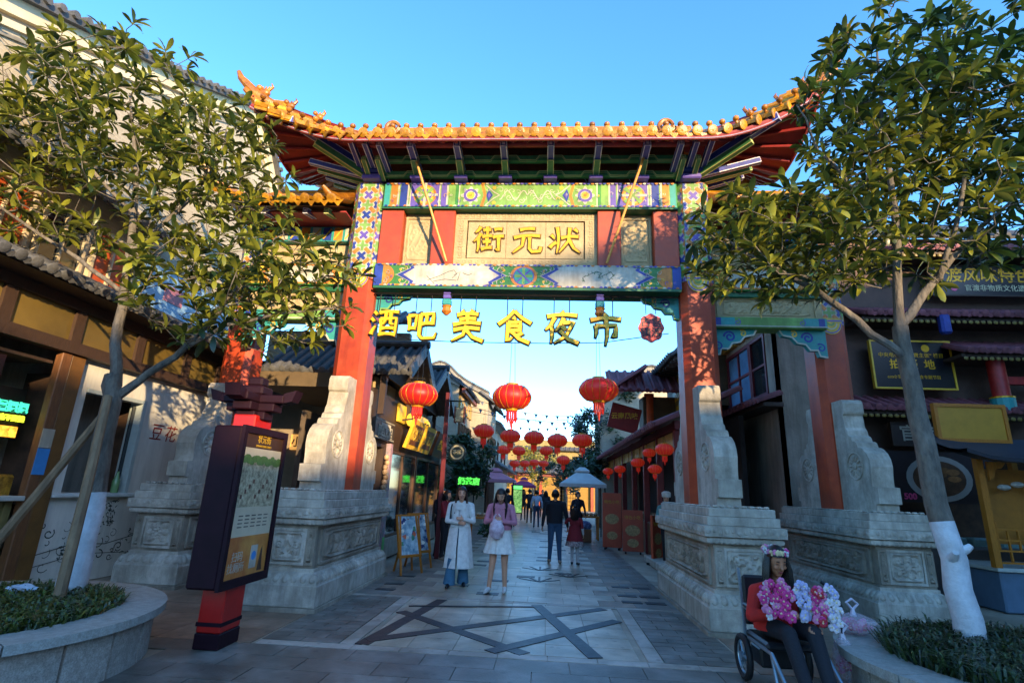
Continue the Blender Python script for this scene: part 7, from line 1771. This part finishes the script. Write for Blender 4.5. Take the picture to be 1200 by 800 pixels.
def wheel(x,y,r,wd):
    w_=obj('wheel',None,WC); MB().tube([(x,y+(r-wd)*math.cos(a),r+(r-wd)*math.sin(a)) for a in np.linspace(0,2*PI,29)],wd,8).build('tyre',rub,w_,smooth=True); MB().tube([(x,y+(r-2*wd)*math.cos(a),r+(r-2*wd)*math.sin(a)) for a in np.linspace(0,2*PI,29)],.012,6).build('rim',chrome,w_,smooth=True); MB().lathe([(.0,-.03),(.04,-.03),(.04,.03),(0,.03)],12,(x,y,r),axis='X').build('hub',chrome,w_)
    for k in range(6): a=k*PI/3; MB().tube([(x,y,r),(x,y+(r-2*wd)*math.cos(a),r+(r-2*wd)*math.sin(a))],.009,5).build('spoke',chrome,w_)
wheel(2.24,-1.52,.19,.03); wheel(2.74,-1.52,.19,.03); wheel(2.32,-2.18,.09,.022); wheel(2.68,-2.18,.09,.022)
for x in(2.27,2.70):
    for pts,nm in(([(x,-1.52,.22),(x,-1.6,.36),(x,-2.1,.36),(x,-2.18,.12)],'side_frame'),([(x,-1.52,.2),(x,-1.5,.62),(x,-1.44,.92)],'back_tube'),([(x,-1.5,.6),(x,-1.95,.6)],'arm_tube'),([(x,-2.1,.36),(x+.02,-2.34,.15)],'leg_tube')): MB().tube(pts,.016,7).build(nm,chrome,WC,smooth=True)
    MB().box((x,-1.75,.625),(.06,.36,.04),ch=.012).build('armrest',bpl,WC); MB().box((x+(.09 if x<2.5 else -.09),-2.42,.1),(.15,.2,.02),ch=.006).build('footplate',bpl,WC)
MB().box((2.485,-1.75,.385),(.42,.5,.06),ch=.02).build('seat',bpl,WC); MB().box((2.485,-1.5,.66),(.42,.05,.42),ch=.02).build('backrest',bpl,WC); MB().box((2.485,-1.55,.22),(.3,.24,.16),ch=.02).build('battery_box',bpl,WC)
MB().tube([(2.74,-2.0,.56),(2.86,-2.02,.62),(2.9,-2.0,.72),(2.86,-1.98,.84),(2.78,-1.95,.90)],.014,7).build('handle_hoop',bpl,WC,smooth=True); MB().tube([(2.30,-1.95,.62),(2.28,-2.0,.72)],[.02,.012],7).ell((2.28,-2.0,.73),(.022,.022,.022)).build('joystick',bpl,WC,smooth=True)
# shopping bags of blossoms
def clear_bag(label,c,r,seed,knot=True):
    rs=random.Random(seed); t=thing('plastic_bag',label,'plastic bag',c,0,'plastic bags of blossoms'); m=M('clear_plastic','e6d8e2',.15,.1,10,alpha=.32)
    b=MB(); b.ell((0,0,r[2]),r,22,14); b.v=[(x+rs.uniform(-.008,.008),y+rs.uniform(-.008,.008),max(0.002,z+rs.uniform(-.008,.008))) for x,y,z in b.v]; b.build('film',m,t,smooth=True)
    f_=MB()
    for i in range(46):
        v=Vector((rs.gauss(0,1),rs.gauss(0,1),rs.gauss(0,1))).normalized()*rs.random()**.5*.78; flower(f_,(v.x*r[0],v.y*r[1],r[2]*(1+v.z*.8)),.026,rs.choice([1,1,0,2,4]),rs)
    f_.build('blossoms',FC,t,kind='stuff')
    if knot: MB().tube([(0,0,2*r[2]-.02),(.0,0,2*r[2]+.04)],[.03,.014],8).tube([(0,0,2*r[2]+.03),(-.05,0,2*r[2]+.09),(0,.0,2*r[2]+.12),(.05,0,2*r[2]+.08),(0,0,2*r[2]+.03)],.012,6).build('knotted_handle',M('film_white','d0c8d2',.3,.1,10),t,smooth=True)
clear_bag('knotted clear bag of pink blossoms resting on the right planter rim',(3.22,-1.55,.425),(.19,.14,.085),3); clear_bag('narrow clear bag of pink blossoms hanging beside the wheelchair',(2.92,-1.92,.14),(.085,.08,.17),4)
MB().tube([(2.92,-1.92,.48),(2.90,-1.98,.6)],.006,5).build('bag_cord',iron,label='thin cord holding the narrow blossom bag to the wheelchair handle',cat='cord')
# ================================================================== STREET STALLS
def canopy(label,x,y,w_,d_,z0,z1,m,grp):
    t=thing('canopy_stall',label,'canopy',(x,y,0),0,grp)
    b=MB(); ap=(0,0,z1); c=[(-w_/2,-d_/2,z0),(w_/2,-d_/2,z0),(w_/2,d_/2,z0),(-w_/2,d_/2,z0)]
    tq=[(p[0]*.28,p[1]*.28,z1-.06) for p in c]
    for i in range(4): b._add([c[i],c[(i+1)%4],tq[(i+1)%4],tq[i]],[(0,1,2,3)]); q=[(p[0],p[1],z0-.12) for p in c]; b._add([q[i],q[(i+1)%4],c[(i+1)%4],c[i]],[(0,1,2,3)])
    b.build('roof_cloth',m,t); v=MB().loft_rect(-w_*.16,w_*.16,-d_*.16,d_*.16,[(0,z1-.04),(.0,z1+.02),(w_*.1,z1+.14)]); v.build('vent_cap',m,t)
    for p in c: MB().tube([(p[0]*.94,p[1]*.94,0),(p[0]*.94,p[1]*.94,z0)],.025,6).build('pole',iron,t)
    return t
pinkC=M('canopy_pink','b98090',.7,.1,4); canopy('pink square canopy over a stall on the left of the street',-1.75,16.8,1.75,1.6,1.95,2.3,pinkC,'stall canopies'); canopy('smaller brighter pink canopy farther down the left side',-.75,23,1.3,1.4,1.8,2.1,M('canopy_magenta','a83a6a',.7,.1,4),'stall canopies'); canopy('grey-white canopy over a stall on the right of the street',1.75,13.2,1.6,1.6,1.85,2.3,M('canopy_grey_white','d2cfc8',.7,.08,4),'stall canopies')
gr=thing('lit_menu_display','green lit menu display standing under the pink canopy','display',(-.75,16.2,0)); MB().b2((-.22,-.05,.6),(.22,.05,1.75),ch=.01).build('case',black,gr); MB().b2((-.2,-.058,.64),(.2,-.052,1.55)).build('screen',M('menu_green_lit','2f9a3a',.5,.6,12,emit=.2,color2='a8d878'),gr); MB().b2((-.2,-.058,1.58),(.2,-.052,1.72)).build('header',M('menu_header_lit','58d060',.5,.1,4,emit=.5),gr)
gl=thing('green_neon_sign','bright green lit characters hanging behind the white-coated woman','sign',(-2.1,11,1.75)); text('奶茶店',.24,(0,0,0),m=M('neon_green','4fd848',.5,.05,3,emit=.4),parent=gl,ext=.02,bold=.01); MB().b2((-.42,.03,-.16),(.42,.06,.16)).build('backing',black,gl)
for x,y,l in((-1.4,9.0,'wooden table with goods beside the left-hand walkers'),(1.95,12.6,'wooden table under the grey-white canopy')):
    t=thing('stall_table',l,'table',(x,y,0),0,'stall tables'); MB().b2((-.35,-.3,.72),(.35,.3,.78),ch=.01).build('top',woodO,t)
    for sx_ in(-1,1):
        for sy_ in(-1,1): MB().b2((sx_*.3-.025,sy_*.25-.025,0),(sx_*.3+.025,sy_*.25+.025,.72)).build('leg',woodO,t)
    for i in range(4): MB().ell((-.22+i*.15,.0,.83),(.08,.1,.055),10,6).build('goods',M('table_goods','b89a7a',.6,.3,8,rand=.3),t,smooth=True)
t=thing('blue_crate_cloth','blue patterned bundle on the ground by the right stall','bundle',(1.75,11.6,0)); MB().ell((0,0,.5),(.22,.2,.16),14,8).build('cloth',M('bundle_blue','1f3f8a',.8,.5,10,color2='8aa0c8'),t,smooth=True); MB().b2((-.2,-.18,0),(.2,.18,.4),ch=.02).build('crate',woodM,t)
wp=thing('lattice_screen','white gridded screen under the grey-white canopy','screen',(1.25,13.9,0))
for i in range(7): MB().b2((-.3+i*.1,-.01,.5),(-.285+i*.1,.01,1.75)).build('upright',white,wp)
for j in range(10): MB().b2((-.31,-.008,.52+j*.135),(.32,.008,.535+j*.135)).build('crossbar',white,wp)
# bunting wires across the street
for k,(a,b) in enumerate((((-2.6,14,5.0),(3.0,15,4.7)),((-2.5,18,4.6),(3.0,19,4.9)),((-2.6,9.6,4.0),(2.9,9.6,4.0)),((-2.4,12,4.4),(3.2,12.6,4.2)),((-2.4,21,4.4),(3.0,22,4.8)))):
    pts=[Vector(a).lerp(Vector(b),t_)+Vector((0,0,-.35*math.sin(PI*t_))) for t_ in np.linspace(0,1,14)]
    bw=thing('bunting_wire',('thin wire with small flags high across the street, nearer one','thin wire with small flags high across the street, farther one','plain wire carrying the first row of street lanterns','low-slung wire with small flags, nearest of the flagged wires','most distant wire with small flags')[k],'wire'); MB().tube(pts,.008,4).build('wire',iron,bw)
    if k!=2:
        for p in pts[1:-1]: MB().prism([(-.07,0),(.07,0),(0,-.16)],p,X3,Z3,Y3*.004).build('flag',M('flag_grey','5a6472',.7,.2,5,rand=.3),bw)
